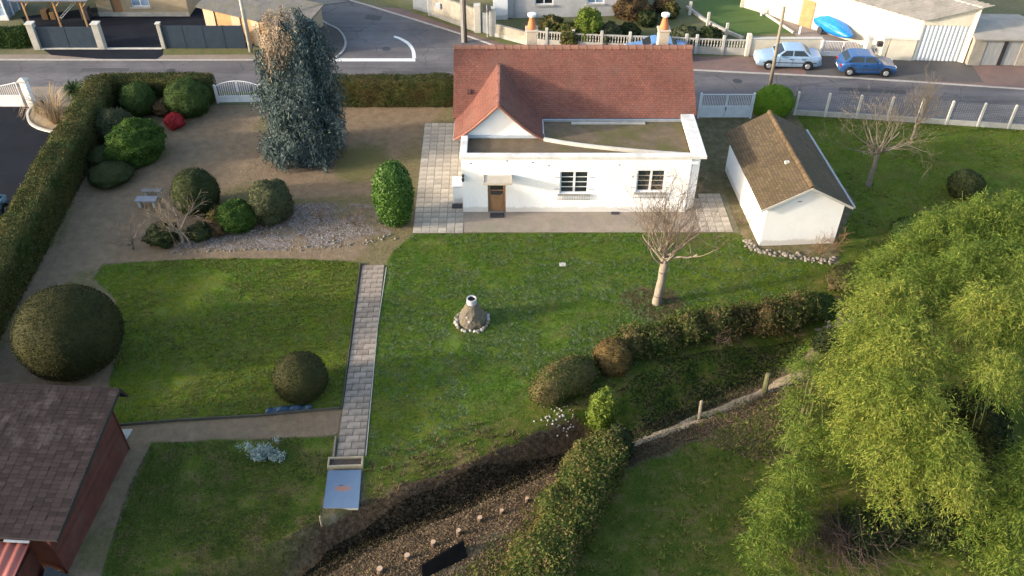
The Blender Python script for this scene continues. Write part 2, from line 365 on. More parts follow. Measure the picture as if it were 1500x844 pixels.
def ground_material():
    m, nt, b = nodes('ground'); p = pos(nt)
    a1 = nt.nodes.new('ShaderNodeAttribute'); a1.attribute_name = 'zone'; s1 = nt.nodes.new('ShaderNodeSeparateColor'); nt.links.new(a1.outputs['Color'], s1.inputs[0])
    a2 = nt.nodes.new('ShaderNodeAttribute'); a2.attribute_name = 'zone2'; s2 = nt.nodes.new('ShaderNodeSeparateColor'); nt.links.new(a2.outputs['Color'], s2.inputs[0])
    nf = noi(nt, p, 22, 4, 0.7); nm = noi(nt, p, 5, 4, 0.65); nl = noi(nt, p, 0.55, 4, 0.6); nx_ = noi(nt, p, 2.0, 5, 0.7)
    def msk(v, a=0.45): return mth(nt, 'ADD', mth(nt, 'MULTIPLY', mth(nt, 'SUBTRACT', mth(nt, 'ADD', v, mth(nt, 'MULTIPLY', mth(nt, 'SUBTRACT', nm, 0.5), a)), 0.5), 3.0), 0.5, True)
    verge = ramp(nt, nx_, [(0.3, (0.075, 0.085, 0.03)), (0.5, (0.13, 0.11, 0.06)), (0.7, (0.20, 0.16, 0.11))])
    g1 = ramp(nt, nx_, [(0.25, (0.030, 0.078, 0.010)), (0.5, (0.064, 0.120, 0.014)), (0.75, (0.110, 0.150, 0.024))])
    g2 = ramp(nt, nl, [(0.32, (0.040, 0.092, 0.013)), (0.68, (0.118, 0.140, 0.018))])
    grass = mix(nt, 0.5, g1, g2)
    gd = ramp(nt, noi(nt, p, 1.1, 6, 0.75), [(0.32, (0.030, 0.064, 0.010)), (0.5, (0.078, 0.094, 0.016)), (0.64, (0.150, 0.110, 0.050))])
    grass = mix(nt, 1.0, grass, ramp(nt, noi(nt, p, 2.9, 6, 0.8), [(0.33, 0.62), (0.67, 1.42)]), 'MULTIPLY')
    wa = nt.nodes.new('ShaderNodeAttribute'); wa.attribute_name = 'warm'
    grass = mix(nt, mth(nt, 'MULTIPLY', wa.outputs['Fac'], 0.75), grass, ramp(nt, noi(nt, p, 2.6, 5, 0.7), [(0.3, (0.066, 0.108, 0.009)), (0.7, (0.155, 0.155, 0.018))]))
    grass = mix(nt, mth(nt, 'MULTIPLY', ramp(nt, noi(nt, p, 1.7, 5, 0.75), [(0.50, 0.0), (0.62, 1.0)]), 0.45), grass, (0.115, 0.175, 0.055))
    grass = mix(nt, mth(nt, 'MULTIPLY', ramp(nt, noi(nt, p, 0.9, 7, 0.78), [(0.47, 0.0), (0.60, 1.0)]), 0.5), grass, ramp(nt, nm, [(0.35, (0.125, 0.105, 0.030)), (0.65, (0.105, 0.085, 0.048))]))
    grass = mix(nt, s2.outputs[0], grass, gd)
    grass = mix(nt, 1.0, grass, ramp(nt, nf, [(0.32, 0.45), (0.68, 1.5)]), 'MULTIPLY')
    grav = ramp(nt, nx_, [(0.3, (0.240, 0.176, 0.115)), (0.7, (0.150, 0.112, 0.074))])
    grav = mix(nt, 1.0, grav, ramp(nt, noi(nt, p, 34, 3, 0.8), [(0.3, 0.5), (0.7, 1.5)]), 'MULTIPLY')
    grav = mix(nt, mth(nt, 'MULTIPLY', msk(s2.outputs[2], 0.9), 0.75), grav, mix(nt, 1.0, (0.105, 0.108, 0.035), ramp(nt, nf, [(0.3, 0.6), (0.7, 1.3)]), 'MULTIPLY'))
    vor = nt.nodes.new('ShaderNodeTexVoronoi'); vor.inputs['Scale'].default_value = 15.0; nt.links.new(p, vor.inputs['Vector'])
    peb = mix(nt, ramp(nt, vor.outputs['Distance'], [(0.25, 0.0), (0.55, 1.0)]), mix(nt, noi(nt, p, 3, 3), (0.40, 0.37, 0.36), (0.25, 0.23, 0.225)), (0.13, 0.105, 0.085))
    peb = mix(nt, ramp(nt, nx_, [(0.48, 0.0), (0.62, 0.85)]), peb, (0.12, 0.085, 0.055))
    lit = ramp(nt, noi(nt, p, 6, 5, 0.75), [(0.3, (0.026, 0.018, 0.011)), (0.5, (0.078, 0.052, 0.032)), (0.7, (0.165, 0.115, 0.072))])
    lit = mix(nt, 1.0, lit, ramp(nt, nf, [(0.3, 0.5), (0.7, 1.4)]), 'MULTIPLY')
    c = mix(nt, msk(s1.outputs[2]), verge, grav)
    c = mix(nt, msk(s1.outputs[0]), c, grass)
    c = mix(nt, msk(s2.outputs[1], 0.9), c, peb)
    c = mix(nt, msk(s1.outputs[1], 1.0), c, lit)
    pl = nt.nodes.new('ShaderNodeAttribute'); pl.attribute_name = 'pale'
    c = mix(nt, msk(pl.outputs['Fac'], 0.5), c, mix(nt, nf, (0.46, 0.36, 0.24), (0.28, 0.215, 0.14)))
    nt.links.new(c, b.inputs['Base Color']); b.inputs['Roughness'].default_value = 1.0; b.inputs['Specular IOR Level'].default_value = 0.04
    bump(nt, b, mth(nt, 'ADD', nf, mth(nt, 'MULTIPLY', nm, 1.6)), 0.7, 0.06)
    return m
GMAT = ground_material()
VV = np.stack([gX, gY, gZ], -1).reshape(-1, 3)
ii = np.arange(nx * ny).reshape(ny, nx)
quads = np.stack([ii[:-1,:-1], ii[:-1,1:], ii[1:,1:], ii[1:,:-1]], -1).reshape(-1, 4)
qz = zid[:-1,:-1].reshape(-1)
Z1 = np.stack([lawn, litter, gravel, np.ones_like(lawn)], -1).reshape(-1, 4)
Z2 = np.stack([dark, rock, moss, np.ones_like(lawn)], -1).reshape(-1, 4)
for k, nm_ in ((0, 'verge'), (1, 'gravel_yard'), (2, 'lawn'), (3, 'lawn'), (4, 'lawn'), (5, 'lawn'), (6, 'meadow'), (7, 'ditch')):
    q = quads[qz == k]
    if not len(q): continue
    u, inv = np.unique(q, return_inverse=True)
    me = mesh_np(nm_, VV[u], inv.reshape(-1, 4), GMAT, True)
    for an, arr in (('zone', Z1), ('zone2', Z2)):
        at = me.attributes.new(an, 'FLOAT_COLOR', 'POINT'); at.data.foreach_set('color', arr[u].astype(np.float32).ravel())
    at = me.attributes.new('warm', 'FLOAT', 'POINT'); at.data.foreach_set('value', warm.reshape(-1)[u].astype(np.float32))
    at = me.attributes.new('pale', 'FLOAT', 'POINT'); at.data.foreach_set('value', pale.reshape(-1)[u].astype(np.float32))
    link(nm_, me, None, 'structure')
# far ground: a frame around the detailed part, out to the horizon
B = 1200.0
gb = MB(); xs = [-B, gx0, gx1, B]; ys = [-B, gy0, gy1, B]
for i in range(3):
    for j in range(3):
        if i == 1 and j == 1: continue
        gb.add([(xs[i],ys[j],0),(xs[i+1],ys[j],0),(xs[i+1],ys[j+1],0),(xs[i],ys[j+1],0)], [(0,1,2,3)])
far_mat = M('far_ground', (0.085, 0.10, 0.04), (0.15, 0.13, 0.075), 0.4, 0.95, 6, 0.4, 0.05)
gb.build('ground', far_mat, kind='structure')

def sheet(name, pts, z, mat, kind='structure', parent=None):
    bm = bmesh.new(); f = bm.faces.new([bm.verts.new((x, y, z)) for x, y in pts])
    bmesh.ops.triangulate(bm, faces=[f]); bmesh.ops.recalc_face_normals(bm, faces=bm.faces)
    for f in bm.faces:
        if f.normal.z < 0: f.normal_flip()
    me = bpy.data.meshes.new(name); bm.to_mesh(me); bm.free(); me.materials.append(mat)
    return link(name, me, parent, kind)
def smoothline(pts, n=6):
    out = []
    for i in range(len(pts) - 1):
        p0 = pts[max(i-1, 0)]; p1 = pts[i]; p2 = pts[i+1]; p3 = pts[min(i+2, len(pts)-1)]
        for k in range(n):
            t = k / n
            out.append(tuple(0.5*((2*p1[a]) + (-p0[a]+p2[a])*t + (2*p0[a]-5*p1[a]+4*p2[a]-p3[a])*t*t + (-p0[a]+3*p1[a]-3*p2[a]+p3[a])*t**3) for a in (0, 1)))
    out.append(tuple(pts[-1][:2])); return out
def ribbon(pts, w, z0, z1):
    """solid strip of width w along a polyline"""
    b = MB(); n = len(pts); vs = []
    for i, p in enumerate(pts):
        a = Vector(pts[max(i-1, 0)]); c = Vector(pts[min(i+1, n-1)]); d = (c - a).normalized(); nn = Vector((-d.y, d.x)) * w / 2
        vs += [(p[0]-nn.x, p[1]-nn.y, z0), (p[0]+nn.x, p[1]+nn.y, z0), (p[0]+nn.x, p[1]+nn.y, z1), (p[0]-nn.x, p[1]-nn.y, z1)]
    fs = [(0,1,2,3), tuple((n-1)*4 + k for k in (3,2,1,0))]
    for i in range(n-1):
        for k in range(4): fs.append((i*4+k, (i+1)*4+k, (i+1)*4+(k+1)%4, i*4+(k+1)%4))
    b.add(vs, fs); return b

# roads and pavements -----------------------------------------------------------
kerbL = PP([(-400, 88), (0, 88), (200, 88.5), (360, 88.5), (490, 87)])
kerbC = smoothline(PP([(490, 87), (503, 74), (506, 60), (496, 44), (474, 32), (462, 16), (452, -6), (430, -60)]), 4)
kerbR = smoothline(PP([(470, -60), (500, -8), (545, 10), (610, 30), (690, 55), (760, 78), (860, 92), (1013, 103), (1200, 112), (1350, 121), (1500, 131), (1800, 148)]), 3)
near = PP([(1800, 206), (1500, 186), (1300, 172.5), (1160, 164), (1100, 160), (1015, 160), (660, 133), (0, 133), (-500, 133)])
sheet('road', kerbL[:-1] + kerbC[:-1] + list(kerbR) + near, 0.006, asphalt)
# tarmac and grass strips across the road
sheet('pavement', PP([(-400, 80), (360, 80), (470, 82), (488, 86), (200, 88.5), (0, 88), (-400, 88)]), 0.010, M('pavement_tan', (0.25, 0.20, 0.155), (0.18, 0.15, 0.12), 0.8, 0.9, 50, 0.25))
sheet('pavement', kerbC[:-1] + PP([(400, -60), (440, 30), (455, 60), (470, 84)]), 0.018, M('pavement_brown', (0.12, 0.10, 0.09), (0.085, 0.072, 0.068), 0.8, 0.9, 50, 0.25))
sheet('pavement', [p for p in kerbR[6:]] + PP([(1800, 110), (1500, 96), (1330, 90), (1090, 83), (1013, 83), (770, 62), (690, 40), (610, 14)]), 0.012, pave_red)
sheet('driveway', PP([(1180, 82), (1420, 92), (1440, 121), (1330, 119), (1180, 111)]), 0.020, M('driveway_grey', (0.11, 0.098, 0.09), (0.08, 0.074, 0.072), 0.7, 0.85, 60, 0.2))
sheet('grass_verge', smoothline(PP([(560, -10), (620, 14), (690, 44), (770, 66)]), 4) + smoothline(PP([(760, 73), (690, 49), (620, 24), (540, -4)]), 4), 0.024, M('verge_grass', (0.075, 0.10, 0.03), (0.14, 0.12, 0.05), 1.2, 0.95, 30, 0.5, 0.03))
sheet('grass_verge', PP([(238, 71), (370, 73), (440, 76), (470, 81), (360, 80), (240, 81)]), 0.016, M('verge_grass', (0, 0, 0)))
sheet('driveway', PP([(58, 69), (240, 69), (238, 81), (230, 87), (150, 87), (75, 81)]), 0.022, asphalt_dark)
for nm_, pl in (('kerb', kerbL), ('kerb', kerbC[:-3]), ('kerb', kerbR)):
    ribbon(pl, 0.16, -0.02, 0.055 if pl is not kerbC else 0.11).build(nm_, kerb_mat, kind='structure')
sheet('stop_line', PP([(484, 85.8), (608, 85.8), (608.6, 90.2), (484, 90.2)]), 0.011, mark_mat)
arc_o = smoothline(PP([(609.5, 85.6), (607.5, 74), (600, 63), (586, 55), (577, 52.6)]), 4); arc_i = smoothline(PP([(577, 55.0), (585, 58), (596, 65), (602.5, 74), (604, 85.6)]), 4)
sheet('lane_line', arc_o + arc_i, 0.0108, mark_mat)
for q in ([(538,21),(560,24),(556,31),(533,28)], [(560,104),(640,105),(640,110),(558,109)], [(1230,128),(1330,133),(1326,138),(1228,133)], [(120,100),(190,100),(188,105),(118,105)]): sheet('road_patch', PP(q), 0.0095, M('road_patch', (.075, .074, .077), (.055, .054, .057), 1, .85, 50, .2))
for q in ((250, 104), (1080, 119), (566, 72)):
    o = MB().lathe([(.32, 0), (.32, .004)], 18).build('manhole_cover', iron); o.location = (*P(*q), .0100); tag(o, {250: 'round iron manhole cover in the road beyond the arched gate', 1080: 'round iron manhole cover in the road above the pale gate', 566: 'round iron manhole cover in the mouth of the side street'}[q[0]], 'manhole cover')
# neighbour's tarmac yard on the left and its planting bed
sheet('driveway', PP([(-500, 157), (44, 157), (52, 190), (96, 196), (112, 180), (160, 120), (178, 128), (60, 330), (-60, 520), (-500, 900)]), 0.012, asphalt_dark)
bedp = smoothline(PP([(48, 157), (41, 168), (46, 183), (70, 193), (100, 195), (112, 186)]), 5)
sheet('planting_bed', bedp + PP([(140, 155), (120, 150), (60, 150)]), 0.03, M('bed_gravel', (0.36, 0.28, 0.18), (0.25, 0.19, 0.12), 2, 0.95, 30, 0.4))
ribbon(bedp, 0.14, -0.02, 0.13).build('kerb', concrete_pale, kind='structure')
sheet('pavement', PP([(-400, 157), (-400, 127), (150, 127), (140, 157)]), 0.008, M('pavement_tan', (0, 0, 0)))

# paved terrace, apron, path ----------------------------------------------------
def slab_grid(parent, origin, du, dv, nu, nv, su, sv, mat, z=0.035, th=0.06, stagger=0.0, gap=0.012, cut=None, name='paving_slab', broken=0.0):
    protos = []
    for q in range(4):
        b = MB(); j = lambda: random.uniform(-0.006, 0.006)
        w = su/2 - gap; h = sv/2 - gap; c = 0.012
        top = [(-w+c+j(), -h+c+j(), th/2), (w-c+j(), -h+c+j(), th/2), (w-c+j(), h-c+j(), th/2), (-w+c+j(), h-c+j(), th/2)]
        mid = [(-w, -h, th/2-0.01), (w, -h, th/2-0.01), (w, h, th/2-0.01), (-w, h, th/2-0.01)]
        bot = [(x, y, -th/2) for x, y, _ in mid]
        b.add(top + mid + bot, [(0,1,2,3)] + [(4+i, 4+(i+1)%4, (i+1)%4, i) for i in range(4)] + [(8+i, 8+(i+1)%4, 4+(i+1)%4, 4+i) for i in range(4)])
        me = bpy.data.meshes.new(name); me.from_pydata(b.v, [], b.f); me.materials.append(mat); protos.append(me)
    u = Vector((*du, 0)).normalized(); v = Vector((*dv, 0)).normalized(); ang = math.atan2(u.y, u.x)
    for r in range(nv):
        for c in range(nu):
            off = stagger * su if r % 2 else 0
            p = Vector((*origin, 0)) + u * ((c + 0.5) * su + off) + v * ((r + 0.5) * sv)
            if cut and not cut(p, r, c): continue
            o = link(name, protos[random.randrange(4)], parent)
            o.location = (p.x, p.y, z - th/2 + random.uniform(-0.004, 0.004)); o.rotation_euler = (random.uniform(-.006,.006), random.uniform(-.006,.006), ang + random.uniform(-.006,.006))
ter = sheet('terrace', [(-5.27, 37.1), (-2.68, 37.1), (-2.68, 48.7), (-5.55, 48.7)], 0.012, M('joint_soil', (0.15, 0.135, 0.10), (0.10, 0.10, 0.06), 3, 0.95, 40, 0.3))
slab_grid(ter, (-5.27, 37.15), (1, 0), (-0.02, 1), 6, 25, 0.445, 0.46, slab_mat, cut=lambda p, r, c: p.x < -2.7)
ter2 = sheet('terrace', PP([(1028, 341), (1084, 341), (1062, 285), (1022, 285)]), 0.016, MATS['joint_soil'])
t2 = PP([(1028, 341), (1084, 341), (1062, 285), (1022, 285)])
slab_grid(ter2, P(1028, 340.5), (1, 0), (-0.02, 1), 5, 8, 0.42, 0.45, slab_mat, cut=lambda p, r, c: bool(in_poly(np.array([p.x + .15]), np.array([p.y]), t2)[0]))
apr = sheet('apron', PP([(678, 341), (1028, 341), (1022, 300), (678, 306)]), 0.020, apron_mat)
pa, pb = P(547, 389), P(513, 669)
pv = Vector((pa[0]-pb[0], pa[1]-pb[1])); pl_ = pv.length; pv.normalize(); pu = Vector((pv.y, -pv.x))
o_ = Vector(pb) - pu * 0.56
path = sheet('garden_path', [tuple(o_), tuple(o_ + pu * 1.12), tuple(o_ + pu * 1.12 + pv * pl_), tuple(o_ + pv * pl_)], 0.010, MATS['joint_soil'])
nr = int(pl_ / 0.35)
for r in range(nr):                              # courses of two and a half slabs, alternately set
    ws = [0.56, 0.56] if r % 2 else [0.28, 0.56, 0.28]
    x = 0
    for w in ws:
        b = MB(); c = 0.01; hw = w/2 - 0.010; hh = pl_/nr/2 - 0.010
        b.add([(-hw+c,-hh+c,.03),(hw-c,-hh+c,.03),(hw-c,hh-c,.03),(-hw+c,hh-c,.03),(-hw,-hh,.02),(hw,-hh,.02),(hw,hh,.02),(-hw,hh,.02),(-hw,-hh,-.03),(hw,-hh,-.03),(hw,hh,-.03),(-hw,hh,-.03)],
              [(0,1,2,3)] + [(4+i,4+(i+1)%4,(i+1)%4,i) for i in range(4)] + [(8+i,8+(i+1)%4,4+(i+1)%4,4+i) for i in range(4)])
        o = b.build('paving_slab', path_mat, path)
        q = o_ + pu * (x + w/2) + pv * ((r + 0.5) * pl_/nr); x += w
        o.location = (q.x, q.y, 0.012 + random.uniform(-.004, .006)); o.rotation_euler = (random.uniform(-.008,.008), random.uniform(-.008,.008), math.atan2(pu.y, pu.x) + random.uniform(-.008,.008))

# ------------------------------------------------------------------ buildings: helpers
def roof_slope(name, a, b, c, d, mat, parent, th=0.10, wav=0.0):
    """slab a-b (eave) c-d (ridge end, c above b); UV in metres along eave / up the slope"""
    a, b, c, d = map(Vector, (a, b, c, d)); n = (b - a).cross(d - a).normalized()
    if n.z < 0: n = -n
    nu, nv = 24, 10; vs = []; uv = []; fs = []
    L = (b - a).length; S = (d - a).length
    for j in range(nv + 1):
        for i in range(nu + 1):
            s, t = i / nu, j / nv
            p = a.lerp(b, s).lerp(d.lerp(c, s), t)
            p = p + n * (wav * (mnoise.noise(p * 0.7) + 0.5 * mnoise.noise(p * 2.1)))
            vs.append(p); uv.append((s * L, t * S))
    for j in range(nv):
        for i in range(nu): k = j*(nu+1)+i; fs.append((k, k+1, k+nu+2, k+nu+1))
    m = len(vs); base = [a - n*th, b - n*th, c - n*th, d - n*th]
    vs += base; uv += [(0,0),(L,0),(L,S),(0,S)]
    eb = list(range(nu+1)); et = [nv*(nu+1)+i for i in range(nu+1)]; el = [j*(nu+1) for j in range(nv+1)]; er = [j*(nu+1)+nu for j in range(nv+1)]
    fs += [tuple([m, m+1] + eb[::-1]), tuple([m+2, m+3] + et), tuple([m+3, m] + el), tuple([m+1, m+2] + er[::-1]), (m+3, m+2, m+1, m)]
    me = bpy.data.meshes.new(name); me.from_pydata(vs, [], fs); me.materials.append(mat)
    ul = me.uv_layers.new(name='UVMap')
    li = np.zeros(len(me.loops), dtype=np.int32); me.loops.foreach_get('vertex_index', li)
    ul.data.foreach_set('uv', np.array(uv, dtype=np.float32)[li].ravel())
    bm = bmesh.new(); bm.from_mesh(me); bmesh.ops.recalc_face_normals(bm, faces=bm.faces); bm.to_mesh(me); bm.free()
    return link(name, me, parent)
def ridge_tiles(a, b, parent, w=0.24, step=0.33, mat=None):
    a = Vector(a); b = Vector(b); d = b - a; n = max(1, int(d.length / step)); ax = d.normalized()
    side = Vector((-ax.y, ax.x, 0)).normalized(); up = ax.cross(side); up = up if up.z > 0 else -up
    bb = MB(); L = d.length / n
    prof = [(-w/2, -0.10), (-w*0.38, 0.02), (-w*0.16, 0.075), (w*0.16, 0.075), (w*0.38, 0.02), (w/2, -0.10)]
    rings = [(0.0, 1.18), (0.07, 1.18), (0.075, 1.0), (L + 0.02, 0.95)]
    vs = []; fs = []
    for x, s in rings:
        for q, z in prof: vs.append(tuple(ax * x + side * q * s + up * (z * s)))
    k = len(prof)
    for r in range(len(rings)-1):
        for i in range(k-1): fs.append((r*k+i, r*k+i+1, (r+1)*k+i+1, (r+1)*k+i))
    fs += [tuple(range(k)), tuple(range((len(rings)-1)*k, len(rings)*k))[::-1]]
    me = bpy.data.meshes.new('ridge_tile'); me.from_pydata(vs, [], fs); me.materials.append(mat or ridge_mat)
    for i in range(n):
        o = link('ridge_tile', me, parent); p = a + ax * (i * L)
        o.location = p + Vector((0, 0, random.uniform(-.008, .008))); o.rotation_euler = (0, 0, random.uniform(-.015, .015))
def wall_face(b, x0, x1, z0, z1, y0, y1, holes):
    """wall in x-z with rectangular holes [(x0,x1,z0,z1)] sorted by x, one column per hole"""
    x = x0
    for hx0, hx1, hz0, hz1 in sorted(holes):
        b.box(x, hx0, y0, y1, z0, z1)
        if hz0 > z0: b.box(hx0, hx1, y0, y1, z0, hz0)
        if hz1 < z1: b.box(hx0, hx1, y0, y1, hz1, z1)
        x = hx1
    b.box(x, x1, y0, y1, z0, z1)

# ------------------------------------------------------------------ the house
house = thing('house', 'white rendered house with red tiled roof, front gable and flat-roofed front part', 'house', (3.5, 44, 0))
def H_(b, name, mat, parent=None, **k):
    o = b.build(name, mat, parent or house, **k)
    if parent is None: o.location = (-3.5, -44, 0)
    return o
FY = 39.06
doorh = (-1.30, -0.34, 0.0, 2.06); w1 = (2.56, 4.08, 1.20, 2.60); w2 = (6.64, 8.14, 1.30, 2.68)
b = MB(); wall_face(b, -2.66, 9.42, -0.3, 3.42, FY, FY + 0.28, [doorh, w1, w2])
b.prism([(9.42, FY), (10.0, FY + 0.55), (10.0, FY + 0.9), (9.42, FY + 0.28)], -0.3, 3.42)       # splayed corner
b.box(-2.66, -2.38, FY + 0.28, 50.2, -0.3, 3.40); b.box(9.72, 10.0, FY + 0.9, 50.2, -0.3, 3.40); b.box(-2.38, 9.72, 49.95, 50.2, -0.3, 3.4)
b.box(-2.36, 9.70, FY + 2.0, FY + 2.15, -0.3, 3.2)
for x in (-2.66, 9.75):                          # main gable ends
    b.xprism([(43.45, 3.4), (46.8, 5.80), (50.15, 3.4)], x, x + 0.24)
H_(b, 'wall', white_wall, bevel=0.015)
b = MB(); b.box(-2.60, 9.6, FY + 0.29, 43.9, 3.10, 3.28)
H_(b, 'flat_roof', M('roof_gravel', (0.165, 0.122, 0.078), (0.105, 0.080, 0.052), 1.6, 0.95, 18, 0.8, 0.04, stain=(0.085, 0.085, 0.022), sscale=0.45))
b = MB(); b.box(-2.72, 10.16, FY - 0.07, FY + 0.30, 3.42, 3.60); b.box(9.42, 10.16, FY + 0.30, 43.6, 3.40, 3.60); b.box(-2.72, -2.36, FY + 0.30, 41.4, 3.40, 3.60)
H_(b, 'parapet', M('parapet', (0.66, 0.65, 0.63), (0.55, 0.54, 0.52), 1.5, 0.9, 40, 0.2, stain=(0.40, 0.39, 0.35), sscale=0.8), bevel=0.02)
# low curb bending over the flat roof from the gable foot to the front parapet
cu = smoothline([(1.72, 41.10), (3.2, 40.62), (5.2, 40.15), (7.3, 39.78), (9.3, 39.52)], 5)
H_(ribbon(cu, 0.13, 3.2, 3.46), 'curb', concrete_pale)
b = MB(); b.box(3.3, 7.4, 42.80, 43.02, 3.285, 3.34); H_(b, 'roof_plank', concrete)
# main roof
mr = roof_slope('roof', (-3.28, 43.20, 3.46), (10.30, 43.20, 3.46), (10.24, 46.8, 6.02), (-3.32, 46.8, 6.02), roof_tile, house, 0.12, 0.02); mr.location = (-3.5, -44, 0)
mb_ = roof_slope('roof', (10.24, 50.4, 3.46), (-3.32, 50.4, 3.46), (-3.32, 46.81, 6.02), (10.24, 46.81, 6.02), roof_tile, house, 0.12, 0.01); mb_.location = (-3.5, -44, 0)
ridge_tiles((-3.34 - 3.5, 46.8 - 44, 6.04), (10.26 - 3.5, 46.8 - 44, 6.04), house, 0.30, 0.46)
for px, py in ((820, 97), (888, 96), (955, 96), (846, 144), (935, 143), (686, 106)):
    z = 5.0
    for _ in range(6): xx, yy = P(px, py, z); z = 3.46 + (yy - 43.2) / 3.6 * 2.56
    MB().xprism([(yy - .12, z - .06), (yy + .12, z + .09), (yy + .10, z + .15), (yy - .14, z + .05)], xx - .10, xx + .10).build('vent_tile', M('vent_tile', (0.10, 0.045, 0.038), (0.07, 0.035, 0.03), 4, .9, 40, .2), house).location = (-3.5, -44, 0)
b = MB(); b.box(1.75, 10.20, 43.06, 43.19, 3.30, 3.43); H_(b, 'gutter', zinc)
b = MB(); b.box(1.8, 9.42, 43.30, 43.42, 3.28, 3.40); H_(b, 'fascia', white_paint)
# gable wing: bell-cast slopes
gxc, gy_f, gy_b = -0.72, 41.15, 46.3
prof = [(0.0, 5.34), (0.7, 4.64), (1.35, 4.03), (1.9, 3.60), (2.40, 3.30)]
for sgn in (-1, 1):
    wing = None; vs = []; uv = []; fs = []; n = 14; acc = 0; k = len(prof)
    for q, (d, z) in enumerate(prof):
        if q: acc += math.hypot(d - prof[q-1][0], z - prof[q-1][1])
        for i in range(n + 1):
            y = gy_f + (gy_b - gy_f) * i / n; zz = z + 0.015 * mnoise.noise(Vector((d * 2, y, sgn)))
            vs.append((gxc + sgn * d, y, zz)); uv.append((y, -acc))
    for q in range(k - 1):
        for i in range(n): a_ = q*(n+1)+i; fs.append((a_, a_+1, a_+n+2, a_+n+1))
    me = bpy.data.meshes.new('gable_roof'); me.from_pydata(vs, [], fs); me.materials.append(roof_tile)
    ul = me.uv_layers.new(name='UVMap'); li = np.zeros(len(me.loops), dtype=np.int32); me.loops.foreach_get('vertex_index', li)
    ul.data.foreach_set('uv', np.array(uv, dtype=np.float32)[li].ravel())
    o = link('gable_roof', me, house); o.location = (-3.5, -44, 0)
    so = o.modifiers.new('thick', 'SOLIDIFY'); so.thickness = 0.11; so.offset = -1 if sgn > 0 else 1; so.use_even_offset = True
    # tiled verge along the front edge
    b = MB()
    for (d0, z0), (d1, z1) in zip(prof[:-1], prof[1:]):
        b.tube((gxc + sgn*d0, gy_f - 0.02, z0 + 0.02), (gxc + sgn*d1, gy_f - 0.02, z1 + 0.02), 0.075, k=6)
    H_(b, 'verge', ridge_mat)
    # zinc valley between wing and main roof
    pts = []
    for d, z in prof:
        y = 43.2 + (z - 3.46) / (6.02 - 3.46) * 3.6
        pts.append(Vector((gxc + sgn * d, y, z + 0.03)))
    b = MB()
    for p, q in zip(pts[:-1], pts[1:]):
        b.add([p + Vector((-0.02*sgn, -0.05, 0.02)), q + Vector((-0.02*sgn, -0.05, 0.02)), q + Vector((0.10*sgn, 0.04, 0.03)), p + Vector((0.10*sgn, 0.04, 0.03))], [(0,1,2,3)])
    if sgn > 0: H_(b, 'valley', zinc)
ridge_tiles((gxc - 3.5, gy_f - 0.02 - 44, 5.36), (gxc - 3.5, 45.75 - 44, 5.36), house, 0.26, 0.40)
b = MB(); b.yprism([(-2.66, 3.3), (1.25, 3.3)] + [(gxc + d, z - 0.12) for d, z in reversed(prof[:-1])] + [(gxc - d, z - 0.12) for d, z in prof[1:-1]], 41.42, 41.62)
H_(b, 'gable_wall', white_wall)
b = MB(); b.box(-2.62, 1.50, 41.34, 41.415, 3.26, 3.44); H_(b, 'fascia', M('fascia_blue', (0.48, 0.53, 0.57), (0.40, 0.44, 0.48), 3, 0.7, 40, 0.1))
b = MB(); b.tube((1.72, 41.2, 3.26), (1.72, 43.1, 3.26), 0.065); b.tube((-3.14, 41.2, 3.26), (-3.14, 43.2, 3.26), 0.065); H_(b, 'gutter', zinc)
b = MB(); b.box(1.56, 1.72, 41.6, 43.2, 3.28, 3.42); H_(b, 'wing_wall', white_wall)
# chimneys behind the ridge
for cx_ in (1.13, 8.72):
    ch = MB(); ch.box(-0.30, 0.30, -0.30, 0.30, 4.6, 6.62); ch.box(-0.36, 0.36, -0.36, 0.36, 6.60, 6.70)
    c = ch.build('chimney', M('chimney_render', (0.50, 0.43, 0.34), (0.38, 0.33, 0.27), 2, 0.9, 40, 0.3), house, bevel=0.015); c.location = (cx_ - 3.5, 47.75 - 44, 0)
    MB().lathe([(0.27, 6.70), (0.25, 6.76), (0.19, 7.10), (0.17, 7.14), (0.12, 7.36), (0.10, 7.38)], 14).build('chimney_pot', terracotta, c, smooth=True)
    k = MB(); k.lathe([(0.11, 7.38), (0.13, 7.42), (0.24, 7.44), (0.25, 7.56), (0.21, 7.58)], 12); k.build('cowl', white_paint, c)
# door
dr = MB(); dr.box(-0.48, -0.40, 0, 0.10, 0.0, 2.06); dr.box(0.40, 0.48, 0, 0.10, 0.0, 2.06); dr.box(-0.40, 0.40, 0, 0.10, 1.98, 2.06)
dr.box(-0.40, 0.40, 0.03, 0.08, 0.02, 0.98)
door = dr.build('door', wood_mat, house, bevel=0.006); door.location = (-0.82 - 3.5, FY + 0.10 - 44, 0.02)
k = MB(); k.box(-0.33, 0.33, 0.012, 0.030, 0.14, 0.46); k.box(-0.33, 0.33, 0.012, 0.030, 0.54, 0.88); k.build('door_panel', wood_mat, door, bevel=0.006)
for z0 in (1.02, 1.34, 1.66): MB().box(-0.34, 0.34, 0.05, 0.058, z0 + 0.02, z0 + 0.27).build('pane', glass, door)
k = MB()
for z0 in (0.985, 1.30, 1.62, 1.94): k.box(-0.40, 0.40, 0.028, 0.075, z0, z0 + 0.045)
k.box(-0.40, -0.34, 0.03, 0.075, 1.03, 1.98); k.box(0.34, 0.40, 0.03, 0.075, 1.03, 1.98); k.build('glazing_bar', wood_mat, door)
MB().box(0.28, 0.31, -0.02, 0.02, 0.98, 1.14).build('handle', zinc, door)
cn = MB(); cn.box(-0.77, 0.77, -0.82, -0.002, 2.30, 2.40); cn.box(-0.77, -0.71, -0.82, -0.002, 2.40, 2.445); cn.box(0.71, 0.77, -0.82, -0.002, 2.40, 2.445); cn.box(-0.71, 0.71, -0.82, -0.76, 2.40, 2.445)
